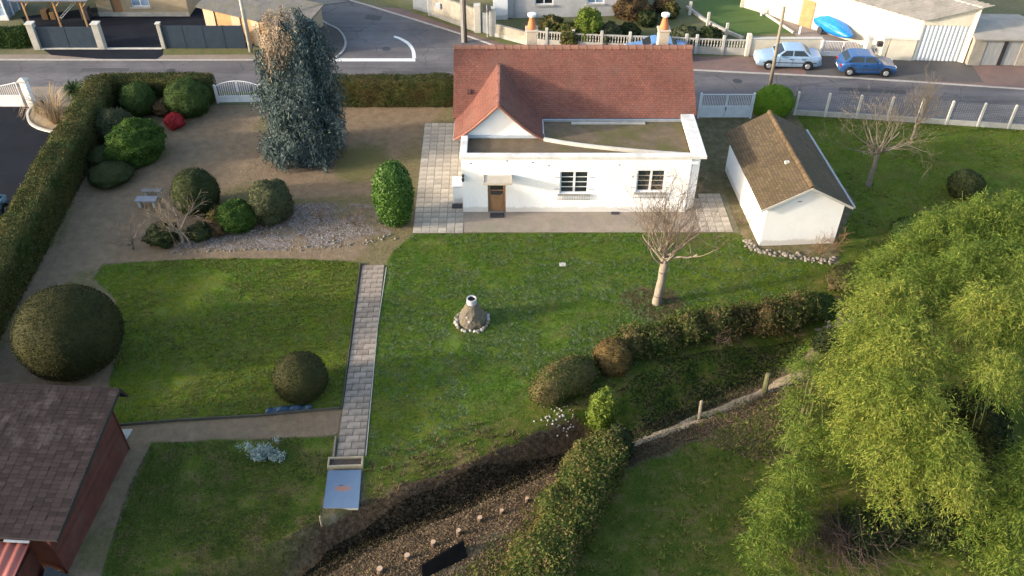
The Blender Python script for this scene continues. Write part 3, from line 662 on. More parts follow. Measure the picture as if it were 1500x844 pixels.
cn = cn.build('canopy', M('canopy', (0.46, 0.42, 0.35), (0.38, 0.35, 0.29), 2, 0.9, 30, 0.2), house, bevel=0.008); cn.location = (-0.76 - 3.5, FY - 44, 0)
def window_(x0, x1, z0, z1, rail):
    w, h = x1 - x0, z1 - z0
    f = MB(); t = 0.07
    f.box(0, t, 0.10, 0.17, 0, h); f.box(w - t, w, 0.10, 0.17, 0, h); f.box(t, w - t, 0.10, 0.17, 0, t); f.box(t, w - t, 0.10, 0.17, h - t, h); f.box(w/2 - 0.06, w/2 + 0.06, 0.09, 0.18, t, h - t)
    f = f.build('window', white_paint, house); f.location = (x0 - 3.5, FY - 44, z0)
    for s in (0, 1):
        a = t + s * (w/2 - t + 0.06); c = a + w/2 - t - 0.06
        for k in range(4):
            zz = t + (h - 2*t) * k / 4
            MB().box(a, c, 0.135, 0.142, zz + 0.02, zz + (h - 2*t)/4 - 0.02).build('pane', glass, f)
    g = MB()
    for k in range(1, 4):
        zz = t + (h - 2*t) * k / 4; g.box(t, w/2 - 0.06, 0.115, 0.15, zz - 0.02, zz + 0.02); g.box(w/2 + 0.06, w - t, 0.115, 0.15, zz - 0.02, zz + 0.02)
    g.build('glazing_bar', rail, f)
    MB().box(-0.10, w + 0.10, -0.09, 0.10, -0.09, -0.003).build('sill', concrete, f, bevel=0.01)
    for sx in (-0.30, w + 0.02):                       # folded-back shutter hinges
        k = MB()
        for zz in (0.30, h - 0.35): k.box(sx, sx + 0.28, -0.02, -0.003, zz, zz + 0.03)
        k.build('hinge', zinc, f)
    g = MB(); g.box(-0.12, w + 0.12, -0.10, -0.075, 0.02, 0.045); g.box(-0.12, w + 0.12, -0.10, -0.075, -0.30, -0.275)
    for i in range(14): xx = -0.10 + (w + 0.2) * i / 13; g.box(xx - 0.008, xx + 0.008, -0.096, -0.08, -0.275, 0.02)
    g.build('flower_rail', M('rail_grey', (0.30, 0.29, 0.28), (0.22, 0.21, 0.2), 4, 0.6, 40, 0.1), f)
    return f
window_(*w1, white_paint); window_(*w2, M('bar_tan', (0.45, 0.40, 0.33), (0.36, 0.32, 0.27), 3, 0.7, 40, 0.1))
k = MB(); k.box(-0.06, 0.06, -0.16, 0, 0.0, 0.10); k.lathe([(0.05, -0.02), (0.09, -0.10), (0.07, -0.24), (0.03, -0.28)], 10, (0, -0.16)); k.tube((0, -0.16, 0.0), (0, -0.16, 0.06), 0.02)
k = k.build('lantern', iron, house); k.location = (-2.60 - 3.5, FY - 0.0 - 44, 2.36)
MB().tube((9.55, 39.14, 0.1), (9.55, 39.14, 3.2), 0.045).build('downpipe', white_paint, house).location = (-3.5, -44, 0)
MB().box(9.40, 9.78, 39.08, 39.22, 3.10, 3.22).build('rain_hopper', white_paint, house).location = (-3.5, -44.06, 0)
for x, z in ((-2.2, 3.1), (-0.3, 3.25), (1.05, 3.15), (1.9, 2.95), (5.6, 3.0)):
    MB().box(x, x + 0.10, FY - 0.006, FY - 0.001, z, z + 0.06).build('wall_vent', iron, house).location = (-3.5, -44, 0)
# things standing at the house
mat_ = MB().box(-0.38, 0.38, -0.22, 0.22, 0.0, 0.025).build('doormat', M('doormat', (0.035, 0.037, 0.042), (0.05, 0.05, 0.055), 6, 0.95, 60, 0.5)); mat_.location = (-0.80, 38.72, 0.022); tag(mat_, 'dark grey doormat in front of the wooden front door', 'doormat')
mat2 = MB().box(-0.28, 0.28, -0.2, 0.2, 0.0, 0.03).build('doormat', M('doormat', (0, 0, 0))); mat2.location = (-3.02, 39.55, 0.042); tag(mat2, 'small dark mat on the slabs beside the white cupboard', 'doormat')
cb = thing('meter_cupboard', 'white meter cupboard against the side wall of the white house', 'cupboard', (-2.96, 40.35, 0.04))
MB().box(-0.28, 0.28, -0.45, 0.45, 0.0, 1.05).build('body', white_paint, cb, bevel=0.015); MB().box(-0.32, 0.29, -0.50, 0.50, 1.052, 1.10).build('lid', white_paint, cb, bevel=0.01); MB().box(-0.24, 0.24, -0.465, -0.452, 0.08, 0.98).build('door', white_wall, cb)
mh = MB().box(-0.16, 0.16, -0.14, 0.14, 0, 0.03).build('manhole_cover', concrete_pale); mh.location = (*P(824, 388), 0.004); tag(mh, 'small pale concrete inspection cover set in the lawn', 'manhole cover')
dg = MB().box(-0.22, 0.22, -0.12, 0.12, 0, 0.02).build('drain_grate', iron); dg.location = (*P(901, 313), 0.022); tag(dg, 'dark drain grate on the concrete strip below the windows', 'drain')

# ------------------------------------------------------------------ shed beside the house
sh = thing('shed', 'white walled shed with brown tiled gable roof next to the house', 'shed', (14.62, 39.75, 0), R(3.5))
SW, SL = 1.98, 3.60                                        # half width, half length
b = MB(); b.box(-SW, SW, -SL, -SL + 0.2, -0.1, 2.55); b.box(-SW, SW, SL - 0.2, SL, -0.1, 2.55); b.box(-SW, -SW + 0.2, -SL + 0.2, SL - 0.2, -0.1, 2.55); b.box(SW - 0.2, SW, -SL + 0.2, SL - 0.2, -0.1, 2.55)
for y in (-SL, SL - 0.2): b.yprism([(-SW, 2.55), (SW, 2.55), (0.0, 3.52)], y, y + 0.2)
b.build('wall', white_wall, sh)
RZ = 3.68; EZ = 2.42; EX = 2.36
roof_slope('roof', (-EX, -SL - 0.18, EZ), (-EX, SL + 0.2, EZ), (0, SL + 0.2, RZ), (0, -SL - 0.18, RZ), shed_tile, sh, 0.09, 0.03)
roof_slope('roof', (EX, SL + 0.2, EZ), (EX, -SL - 0.18, EZ), (0, -SL - 0.18, RZ), (0, SL + 0.2, RZ), shed_tile, sh, 0.09, 0.03)
ridge_tiles((0, -SL - 0.18, RZ + 0.03), (0, SL + 0.2, RZ + 0.03), sh, 0.26, 0.40, M('ridge_brown', (0.11, 0.074, 0.040), (0.07, 0.05, 0.03), 4, 0.9, 40, 0.3, isl=0.2))
k = MB(); k.tube((EX + 0.05, -SL - 0.2, EZ - 0.04), (EX + 0.05, SL + 0.2, EZ - 0.02), 0.07); k.build('gutter', zinc, sh)
for s in (-1, 1):
    k = MB(); k.add([(s*EX, -SL-0.20, EZ-0.16), (0, -SL-0.20, RZ-0.16), (0, -SL-0.20, RZ-0.02), (s*EX, -SL-0.20, EZ-0.02), (s*EX, -SL-0.17, EZ-0.16), (0, -SL-0.17, RZ-0.16), (0, -SL-0.17, RZ-0.02), (s*EX, -SL-0.17, EZ-0.02)], [(0,1,2,3),(7,6,5,4),(0,4,5,1),(3,2,6,7),(0,3,7,4),(1,5,6,2)]); k.build('bargeboard', concrete_pale, sh)
MB().box(-0.5, -0.3, -SL - 0.012, -SL - 0.002, 2.72, 2.76).build('wall_vent', iron, sh)
MB().box(-0.55, -0.33, -1.2, -1.0, 3.36, 3.52).build('roof_vent', concrete_pale, sh)

# ------------------------------------------------------------------ red wooden chalet, bottom left
cl = thing('garden_chalet', 'red boarded garden chalet with dark shingle roof', 'chalet', (-15.80, 17.0, 0), R(-3.5))
YN, YF, XW = 0.1, 5.62, -7.0
zN, zF = 2.05, 2.95
b = MB(); b.box(XW, -0.06, YN + 0.05, YN + 0.15, -0.1, zN); b.box(XW, -0.06, YF - 0.15, YF - 0.05, -0.1, zF); b.xprism([(YN + 0.05, -0.1), (YF - 0.05, -0.1), (YF - 0.05, zF), (YN + 0.05, zN)], -0.16, -0.06); b.box(XW, XW + 0.1, YN + .15, YF - .15, -0.1, zN)
red_wood = M('red_board', (0.090, 0.026, 0.018), (0.060, 0.019, 0.014), 2.5, 0.7, 50, 0.3, stain=(0.085, 0.035, 0.028), sscale=0.9, isl=0.18)
b.build('wall', red_wood, cl)
for k in range(14):                                    # horizontal boards on the side wall
    z0 = 0.03 + k * 0.20; z1 = z0 + 0.188
    # upper boards are cut by the sloping roof
    ya = YN
    if z1 > zN: ya = YN + (z1 - zN) / (zF - zN) * (YF - YN)
    if ya > YF - 0.4 or z1 > zF: break
    MB().add([(-0.058, ya, z0), (-0.030, ya, z0), (-0.012, ya, z0), (-0.012, YF, z0), (-0.058, YF, z0), (-0.058, ya, z1), (-0.040, ya, z1), (-0.040, YF, z1), (-0.058, YF, z1)],
             [(0,4,3,2,1), (5,6,7,8), (2,3,7,6), (0,1,2,6,5), (3,4,8,7), (4,0,5,8)]).build('board', red_wood, cl)
MB().box(-0.09, 0.02, YF, YF + 0.05, 0, 2.9).build('corner_post', red_wood, cl); MB().box(-0.09, 0.02, YN - 0.06, YN - 0.005, 0, 2.0).build('corner_post', red_wood, cl)
shing = M('shingle', (0.034, 0.025, 0.027), (0.018, 0.014, 0.015), 2.0, 0.95, 45, 0.3, stain=(0.066, 0.054, 0.057), sscale=1.6, isl=0.32, spec=.15)
ry0, ry1, rz0, rz1, rx1, rx0 = 0.02, 6.02, 2.13, 3.14, 0.32, -6.6
sl = math.atan2(rz1 - rz0, ry1 - ry0); SLn = math.hypot(ry1 - ry0, rz1 - rz0)
k = MB(); k.xprism([(ry0, rz0 - 0.12), (ry1, rz1 - 0.12), (ry1, rz1 - 0.015), (ry0, rz0 - 0.015)], rx0, rx1); k.build('roof', M('roof_deck', (0.035, 0.03, 0.032), (0.025, 0.022, 0.024), 3, 0.9, 30, 0.2), cl)
k = MB(); k.xprism([(ry1, rz1 - 0.12), (ry1 + 0.01, rz1 + 0.015), (ry1 + 0.10, rz1 - 0.02), (ry1 + .42, rz1 - 0.8), (ry1 + .34, rz1 - 0.8)], rx0, rx1 - 0.005); k.build('rear_roof', shing, cl)
rows, wsh = 36, 0.33; eh = SLn / rows
def shingle_vf(w, h, jx=0.0):
    a = w/2 - 0.006; t0, t1 = 0.030, 0.006
    return [(-a, 0, t0), (a, 0, t0), (a, h*1.08, t1), (-a, h*1.08, t1), (-a, 0, 0.0), (a, 0, 0.0), (a, h*1.08, 0), (-a, h*1.08, 0)], [(0,1,2,3), (4,5,1,0), (5,6,2,1), (7,4,0,3)]
vs_, fs_ = shingle_vf(wsh, eh); pm = bpy.data.meshes.new('shingle'); pm.from_pydata(vs_, [], fs_); pm.materials.append(shing)
rest = MB(); cells = []
for r in range(rows):
    for c in range(int((rx1 - rx0) / wsh)):
        x = rx1 - (c + 0.5) * wsh; cells.append((x, r))
cells.sort(key=lambda t: (t[0] < -4.6, t[1] * eh - t[0] * 0.15))
for n_, (x, r) in enumerate(cells):
    y = ry0 + r * eh * math.cos(sl); z = rz0 + r * eh * math.sin(sl) - 0.012
    if n_ < 300:
        o = link('shingle', pm, cl); o.location = (x, y, z + random.uniform(-.003, .004)); o.rotation_euler = (sl + random.uniform(-.02, .02), random.uniform(-.02, .02), random.uniform(-.012, .012))
    else:
        m_ = Matrix.Translation((x, y, z)) @ Matrix.Rotation(sl + random.uniform(-.02, .02), 4, 'X') @ Matrix.Rotation(random.uniform(-.02, .02), 4, 'Y')
        rest.add([m_ @ Vector(v) for v in vs_], fs_)
rest.build('shingle_field', shing, cl, kind='stuff')
k = MB(); k.xprism([(ry0 - 0.02, rz0 - 0.16), (ry1, rz1 - 0.16), (ry1, rz1 + 0.005), (ry0 - 0.02, rz0 + 0.005)], rx1 + 0.002, rx1 + 0.03); k.build('bargeboard', M('dark_trim', (0.03, 0.027, 0.027), (0.02, 0.018, 0.018), 3, 0.8, 30, 0.1), cl)
# lean-to with red corrugated sheet in front of it
lt = thing('lean_to', 'lean-to with red corrugated sheet roof against the shingled chalet', 'lean-to', (-15.80, 17.0, 0), R(-3.5))
n_ = 96; vs = []; fs = []
for i in range(n_ + 1):
    x = -6.6 + (5.98) * i / n_; dz = 0.03 * math.sin(2 * math.pi * i / 6)
    vs += [(x, -0.06, 1.98 + dz), (x, -2.6, 1.62 + dz)]
for i in range(n_): fs.append((2*i, 2*i+1, 2*i+3, 2*i+2))
me = bpy.data.meshes.new('corrugated_roof'); me.from_pydata(vs, [], fs); me.materials.append(M('red_sheet', (0.40, 0.115, 0.085), (0.31, 0.09, 0.07), 2, 0.6, 40, 0.1, stain=(0.25, 0.10, 0.08), sscale=1.5)); me.polygons.foreach_set('use_smooth', np.ones(len(me.polygons), dtype=bool))
o = link('corrugated_roof', me, lt); so = o.modifiers.new('thick', 'SOLIDIFY'); so.thickness = 0.012
k = MB(); k.box(-6.6, -0.72, -2.5, -2.4, 0, 1.56); k.box(-0.82, -0.72, -2.4, -0.02, 0, 1.56); k.build('wall', red_wood, lt)
MB().box(-1.5, -0.60, -0.10, -0.02, 2.02, 2.06).build('flashing', zinc, lt)
k = thing('step_slab', 'pale stone slab lying at the corner of the red chalet', 'slab', (*P(181, 638), 0)); MB().prism([(-0.28,-0.75),(0.12,-0.72),(0.28,0.32),(-0.30,0.30)], -0.03, 0.06).build('slab', concrete, k, bevel=0.02)
gm = thing('gable_panel', 'dark grey sloping board leaning at the foot of the red chalet', 'board', (-15.75, 16.35, 0)); MB().add([(-0.75,-0.6,0.0),(0.2,-0.9,0.0),(0.25,0.5,0.02),(-0.5,0.55,0.75),(-0.75,-0.6,-.05),(0.2,-0.9,-.05),(0.25,0.5,-.05),(-0.5,0.55,-.05)], [(0,1,2,3),(7,6,5,4),(0,4,5,1),(1,5,6,2),(2,6,7,3),(3,7,4,0)]).build('board', M('dark_board', (0.06, 0.062, 0.065), (0.04, 0.042, 0.045), 3, 0.9, 30, 0.3), gm)

# ------------------------------------------------------------------ garden furniture
wx, wy = P(692, 470)
well = thing('garden_well', 'small conical rockwork well with a metal pipe top on the lawn', 'well', (wx, wy, 0))
k = 20; rings = [(0.66, -0.03), (0.62, 0.25), (0.50, 0.5), (0.40, 0.75), (0.31, 1.0), (0.25, 1.12)]; vs = []; fs = []
for r, z in rings:
    for i in range(k):
        t = 2*math.pi*i/k; q = r * (1 + 0.16 * mnoise.noise(Vector((math.cos(t)*2.2, math.sin(t)*2.2, z*3)))); vs.append((q*math.cos(t), q*math.sin(t), z))
for j in range(len(rings)-1):
    for i in range(k): fs.append((j*k+i, j*k+(i+1)%k, (j+1)*k+(i+1)%k, (j+1)*k+i))
fs.append(tuple(range((len(rings)-1)*k, len(rings)*k)))
MB().add(vs, fs).build('mound', M('rockwork', (0.17, 0.14, 0.105), (0.10, 0.085, 0.065), 5, 0.95, 22, 0.7, 0.05, stain=(0.13, 0.12, 0.05), sscale=1.8), well)
p_ = MB(); p_.lathe([(0.23, 1.06), (0.23, 1.40), (0.18, 1.40), (0.17, 0.9)], 18, cap=False); p_.build('pipe', M('pipe_grey', (0.48, 0.47, 0.50), (0.36, 0.35, 0.38), 4, 0.6, 40, 0.2), well, smooth=False)
MB().lathe([(0.178, 1.31), (0.176, 1.34)], 16).build('pipe_shade_disc', M('pipe_shade_black', (0.006, 0.006, 0.007), (0.004, 0.004, 0.004), 3, 0.9, 30, 0), well)  # black disc stands for the shade inside the pipe
def rock_mesh(seed, flat=0.7):
    bm = bmesh.new(); bmesh.ops.create_icosphere(bm, subdivisions=2, radius=1.0)
    for v in bm.verts:
        n = 1 + 0.35 * mnoise.noise(v.co * 1.3 + Vector((seed*7.1, seed*3.3, 0))) ; v.co *= n; v.co.z *= flat
    me = bpy.data.meshes.new('stone'); bm.to_mesh(me); bm.free(); return me
ROCKS = [rock_mesh(i) for i in range(6)]; ROCKSW = [r.copy() for r in ROCKS]
for r in ROCKS: r.materials.append(stone)
for r in ROCKSW: r.materials.append(stone_white)
for i in range(26):
    t = 2*math.pi*i/26 + random.uniform(-.06, .06); q = 0.76 + random.uniform(-.05, .06)
    o = link('stone', random.choice(ROCKS + ROCKSW + ROCKSW), well); s = random.uniform(.075, .12); o.scale = (s, s, s*1.1); o.location = (q*math.cos(t), q*math.sin(t), 0.04); o.rotation_euler = (0, 0, random.uniform(0, 6))
for i in range(10):
    t = random.uniform(0, 6.28); z = random.uniform(.2, .7); q = 0.64 - z * 0.32
    o = link('stone', random.choice(ROCKSW + ROCKS), well); s = random.uniform(.05, .09); o.scale = (s, s, s); o.location = (q*math.cos(t), q*math.sin(t), z)
# stone trough and blue metal cover at the end of the path
tx, ty = P(507, 681)
tr = thing('stone_trough', 'shallow concrete trough across the lower end of the slab path', 'trough', (tx, ty, 0), math.atan2(pu.y, pu.x))
k = MB(); W_, D_ = 0.70, 0.24
k.box(-W_, W_, -D_, -D_+0.07, -0.02, 0.24); k.box(-W_, W_, D_-0.07, D_, -0.02, 0.24); k.box(-W_, -W_+0.07, -D_+0.07, D_-0.07, -0.02, 0.24); k.box(W_-0.07, W_, -D_+0.07, D_-0.07, -0.02, 0.24); k.build('rim', M('trough', (0.34, 0.29, 0.20), (0.24, 0.21, 0.15), 3, 0.9, 40, 0.3), tr, bevel=0.01)
MB().box(-W_+0.07, W_-0.07, -D_+0.07, D_-0.07, 0.0, 0.15).build('soil', M('soil', (0.075, 0.055, 0.045), (0.05, 0.04, 0.032), 5, 0.95, 25, 0.6, 0.03), tr)
bp = PP([(481, 692), (530, 691), (526, 747), (474, 747)]); cx_ = sum(p[0] for p in bp)/4; cy_ = sum(p[1] for p in bp)/4
bc = thing('well_cover', 'pale blue metal cover sheet with a rust patch beside the trough', 'cover', (cx_, cy_, 0))
m, nt, bb = nodes('blue_sheet'); p = pos(nt, None, True)
c = mix(nt, noi(nt, p, 3, 5, 0.7), (0.10, 0.155, 0.235), (0.066, 0.110, 0.18))
g_ = nt.nodes.new('ShaderNodeVectorMath'); g_.operation = 'LENGTH'; mp = nt.nodes.new('ShaderNodeMapping'); mp.inputs['Scale'].default_value = (1.6, 4.2, 0); nt.links.new(p, mp.inputs['Vector']); nt.links.new(mp.outputs[0], g_.inputs[0])
ru = mth(nt, 'ADD', g_.outputs['Value'], mth(nt, 'MULTIPLY', mth(nt, 'SUBTRACT', noi(nt, p, 6, 4, 0.7), 0.5), 1.2))
c = mix(nt, ramp(nt, ru, [(0.15, 0.95), (0.75, 0.0)]), c, (0.22, 0.10, 0.055))
nt.links.new(c, bb.inputs['Base Color']); bb.inputs['Roughness'].default_value = 0.55; bb.inputs['Metallic'].default_value = 0.0
MB().prism([(x - cx_, y - cy_) for x, y in (bp[3], bp[2], bp[1], bp[0])], 0.10, 0.13).build('sheet', m, bc, bevel=0.006)
MB().prism([((x - cx_)*0.93, (y - cy_)*0.93) for x, y in (bp[3], bp[2], bp[1], bp[0])], -0.1, 0.10).build('frame', concrete, bc)
MB().tube((-0.16, 0.14, 0.13), (-0.02, 0.14, 0.13), 0.016).build('handle', iron, bc)
# edging boards
def board_line(name, label, pts, h=0.10, w=0.04, mat=old_wood):
    o = ribbon(pts, w, -0.05, h).build(name, mat); tag(o, label, 'edging', 'lawn edging'); return o
darkb = M('edge_board', (0.085, 0.075, 0.058), (0.055, 0.05, 0.04), 4, 0.9, 40, 0.3)
board_line('edging_board', 'thin dark edging board along the lawn side of the slab path', PP([(528, 386), (516, 480), (501, 600)]), 0.10, 0.045, darkb)
board_line('edging_board', 'long dark edging board between the lawn and the lower gravel walk', PP([(172, 624), (260, 617), (380, 610), (498, 599)]), 0.12, 0.05, darkb)
board_line('edging_board', 'short wooden edging board beside the path above the trough', PP([(492, 642), (489, 672)]), 0.14, 0.06, old_wood)
board_line('edging_board', 'thin edging strip on the house side of the slab path', PP([(566, 392), (553, 480), (536, 668)]), 0.04, 0.035, concrete)
tp = MB(); pts = smoothline(PP([(390, 603), (425, 598), (457, 597)]), 6)
for i, (x, y) in enumerate(pts[:-1]):
    x2, y2 = pts[i+1]; z = 0.10 + 0.07 * math.sin(i * 1.9); z2 = 0.10 + 0.07 * math.sin((i+1) * 1.9)
    tp.add([(x, y - 0.16, 0.01), (x2, y2 - 0.16, 0.01), (x2, y2, z2), (x, y, z), (x, y + 0.18, 0.0), (x2, y2 + 0.18, 0.0)], [(0,1,2,3), (3,2,5,4)])
tag(tp.build('plastic_sheet', M('blue_plastic', (0.03, 0.07, 0.12), (0.02, 0.05, 0.085), 4, 0.4, 30, 0.1)), 'crumpled dark blue plastic sheet at the foot of the small clipped ball', 'sheet')
# garden bench of stone slabs
bx_, by_ = P(217, 306)
be = thing('stone_bench', 'blue-grey stone garden table with a slab seat behind it', 'bench', (bx_, by_, 0))
MB().box(-0.62, 0.55, -0.05, 0.48, 0.46, 0.54).build('table_slab', M('slate', (0.20, 0.22, 0.25), (0.145, 0.16, 0.185), 3, 0.8, 40, 0.2), be, bevel=0.01)
for x in (-0.45, 0.35): MB().box(x - 0.08, x + 0.08, 0.05, 0.38, -0.03, 0.46).build('leg', concrete, be)
MB().box(-0.60, 0.50, 1.0, 1.32, 0.40, 0.47).build('seat_slab', M('slate_grey', (0.17, 0.17, 0.17), (0.12, 0.12, 0.12), 3, 0.85, 40, 0.2), be, bevel=0.01)
for x in (-0.4, 0.32): MB().box(x - 0.07, x + 0.07, 1.05, 1.27, -0.03, 0.40).build('leg', concrete, be)
# posts, stumps by the ditch
for (px, py, h, lab) in ((1025, 609, 1.15, 'grey weathered fence post at the ditch, thinner of the two'), (1121, 570, 1.2, 'mossy stout fence post on the ditch bank near the bamboo')):
    x, y = P(px, py, -0.25); z = gz(x, y); r = 0.075 if h < 1.18 else 0.12
    k = MB(); k.lathe([(r*1.05, -0.3), (r, h*0.5), (r*0.92, h), (r*0.6, h + 0.03)], 9); o = k.build('fence_post', old_wood if h < 1.18 else M('mossy_wood', (0.13, 0.14, 0.06), (0.09, 0.085, 0.045), 4, 0.95, 40, 0.5)); o.location = (x, y, z); o.rotation_euler = (R(2), R(-3), 0); tag(o, lab, 'post', 'posts on the ditch bank')
stumpb = M('stump_bark', (0.14, 0.095, 0.065), (0.09, 0.06, 0.045), 6, 0.95, 30, 0.4)
for px, py, zz, r, sc, nm_ in ((772, 729, -.3, .09, 1, 'smallest cut stump, first in the row from the young bright bush'), (735, 747, -.3, .10, 1, 'second cut stump in the row from the young bright bush'), (703, 757, -.3, .12, 1, 'third cut stump in the row from the young bright bush'), (672, 779, -.3, .11, 1, 'fourth cut stump in the row, beside the black tented shape'), (635, 797, -.3, .12, 1, 'fifth cut stump in the row from the young bright bush'), (597, 817, -.3, .13, 1, 'sixth cut stump in the row from the young bright bush'), (557, 837, -.3, .14, 1, 'last cut stump of the row, farthest from the young bright bush')):
    r *= .8
    x, y = P(px, py, -0.05); z = gz(x, y)
    st = thing('tree_stump', nm_, 'stump', (x, y, z), random.uniform(0, 6), 'row of cut stumps on the bank')
    MB().lathe([(r*1.25, -0.2), (r*1.05, 0.08), (r, 0.26)], 10, cap=True).build('bark', stumpb, st)
    MB().lathe([(r*0.96, 0.255), (r*0.95, 0.272)], 10).build('cut_face', M('cut_wood', (0.48, 0.33, 0.23), (0.38, 0.26, 0.17), 8, 0.8, 60, 0.2), st)
x, y = P(471, 768); k = MB().lathe([(0.04, -0.2), (0.04, 0.55), (0.03, 0.56)], 7).build('stake', old_wood); k.location = (x, y, 0); k.rotation_euler = (R(4), R(3), 0); tag(k, 'thin wooden stake below the pale blue cover sheet', 'stake')
x, y = P(655, 822, -0.2); k = MB().add([(-0.95,-0.55,0.02),(0.5,0.42,0.02),(0.55,0.45,0.42),(-0.9,-0.5,0.34),(-0.80,-0.85,0.02),(0.75,0.0,0.02),(0.6,0.43,0.41),(-0.84,-0.53,0.33)], [(0,1,2,3),(3,2,6,7),(7,6,5,4),(0,3,7,4),(1,5,6,2),(0,4,5,1)]).build('tarpaulin', M('hole_black', (0.007, 0.007, 0.007), (0.010, 0.010, 0.010), 3, 1.0, 30, 0.1, spec=.03)); k.location = (x, y, gz(x, y)); tag(k, 'black tented shape standing in for a dark hole in the bank next to the stumps', 'tarpaulin')  # matt black shape put in for the dark of a hole

# ------------------------------------------------------------------ gates, fences, poles
def gate(name, label, a, b, h, mat, arch=0.0, solid=0.45, pick=0.13, group=None, dip=False, post=True, pr=0.055):
    a = Vector(a); b = Vector(b); L = (b - a).length; g = thing(name, label, 'gate', (a.x, a.y, 0), math.atan2(b.y - a.y, b.x - a.x), group)
    def top(x):
        t = x / L; e = abs(t - 0.5) * 2
        return h + (arch * (1 - e*e) if not dip else -arch * math.sin(math.pi * min(1, max(0, t))))
    for s in (0, 1):
        x0, x1 = (0.05, L/2 - 0.015) if s == 0 else (L/2 + 0.015, L - 0.05)
        lf = MB(); lf.box(x0, x0 + 0.05, -0.025, 0.025, 0.05, top(x0)); lf.box(x1 - 0.05, x1, -0.025, 0.025, 0.05, top(x1)); lf.box(x0 + 0.05, x1 - 0.05, -0.022, 0.022, 0.06, 0.12); lf.box(x0 + 0.05, x1 - 0.05, -0.022, 0.022, solid, solid + 0.06)
        n = 8
        for i in range(n):
            xa = x0 + (x1 - x0) * i / n; xb = x0 + (x1 - x0) * (i + 1) / n; lf.tube((xa, 0, top(xa)), (xb, 0, top(xb)), 0.03, k=6)
        leaf = lf.build('gate_leaf', mat, g)
        if solid > 0.2: MB().box(x0 + 0.05, x1 - 0.05, -0.012, 0.012, 0.12, solid).build('panel', mat, leaf)
        n = max(4, int((x1 - x0 - 0.1) / pick))
        bar = MB().box(-0.011, 0.011, -0.011, 0.011, 0, 1)
        me = bpy.data.meshes.new('bar'); me.from_pydata(bar.v, [], bar.f); me.materials.append(mat)
        for i in range(1, n):
            x = x0 + 0.05 + (x1 - x0 - 0.1) * i / n; o = link('bar', me, leaf); o.location = (x, 0, solid + 0.06); o.scale = (1, 1, top(x) - solid - 0.06)
    if post:
        for x in (-0.03, L + 0.03): MB().box(x - pr, x + pr, -pr, pr, -0.1, h + 0.10).build('post', mat, g)
    MB().box(L/2 - 0.03, L/2 + 0.03, -0.05, -0.026, 0.55, 0.80).build('latch', iron, g)
    return g
pale_metal = paint('pale_gate_metal', (0.60, 0.63, 0.66), 0.5, 0.1)
white_metal = paint('white_gate_metal', (0.72, 0.72, 0.72), 0.5, 0.1)
gate('metal_gate', 'white arched metal double gate beside the weeping cedar', P(320, 151), P(384, 150), 1.20, white_metal, 0.35)
gate('metal_gate', 'pale blue-white metal double gate between the house and the green conifer', P(1023, 173), P(1098, 173), 1.66, pale_metal, 0.0, 0.8, 0.10)
g = gate('metal_gate', "white metal gate with dipped top at the neighbour's tarmac yard", P(-95, 157), P(38, 157), 1.75, white_metal, 0.45, 0.8, 0.13, None, True, False)
gp = thing('gate_pillar', "white gate pillar with a flat cap at the neighbour's yard", 'pillar', (*P(48, 155), 0)); MB().box(-0.2, 0.2, -0.2, 0.2, -0.05, 1.75).build('shaft', white_wall, gp, bevel=0.01); k = MB(); k.box(-0.29, 0.29, -0.29, 0.29, 1.75, 1.84); k.add([(-0.27,-0.27,1.84),(0.27,-0.27,1.84),(0.27,0.27,1.84),(-0.27,0.27,1.84),(0,0,1.96)], [(0,1,4),(1,2,4),(2,3,4),(3,0,4)]); k.build('cap', concrete_pale, gp)
# post and wire fence to the right
fpx = [(1163, 168.5), (1208, 171), (1254, 173.5), (1299, 176.5), (1342, 179.5), (1385, 182.5), (1431, 185.5), (1476, 188.5), (1522, 192), (1568, 195)]
fp = [P(*q) for q in fpx]; fo = fp[0]
wf = thing('wire_fence', 'wire mesh fence on a concrete base with pale concrete posts along the road', 'fence', (fo[0], fo[1], 0))
wire = M('wire', (0.26, 0.27, 0.28), (0.2, 0.21, 0.22), 4, 0.6, 30, 0.0)
for i, q in enumerate(fp):
    k = MB(); k.box(-0.065, 0.065, -0.065, 0.065, -0.1, 1.62); k.add([(-0.065,-0.065,1.62),(0.065,-0.065,1.62),(0.065,0.065,1.62),(-0.065,0.065,1.62),(0,0.03,1.68)], [(0,1,4),(1,2,4),(2,3,4),(3,0,4)])
    o = k.build('post', concrete_pale, wf); o.location = (q[0]-fo[0], q[1]-fo[1], 0); o.rotation_euler = (R(random.uniform(-1,1)), R(random.uniform(-1.2,1.2)), 0)
    if i + 1 < len(fp):
        n = fp[i+1]; a = Vector((q[0]-fo[0], q[1]-fo[1])); c = Vector((n[0]-fo[0], n[1]-fo[1])); d = (c - a).normalized()
        MB().obox(tuple(a + d*0.07), tuple(c - d*0.07), 0.05, -0.05, 0.36).build('base_slab', concrete, wf)
        k = MB(); a3 = Vector((*(a + d*0.066), 0)); c3 = Vector((*(c - d*0.066), 0)); zz = 0.42
        while zz < 1.6: k.tube(a3 + Vector((0,0,zz)), c3 + Vector((0,0,zz)), 0.006, k=3); zz += 0.115
        L = (c3 - a3).length; m_ = int(L / 0.13)
        for j in range(1, m_): p_ = a3.lerp(c3, j/m_); k.tube(p_ + Vector((0,0,0.38)), p_ + Vector((0,0,1.57)), 0.005, k=3)
        k.build('wire_mesh', wire, wf)
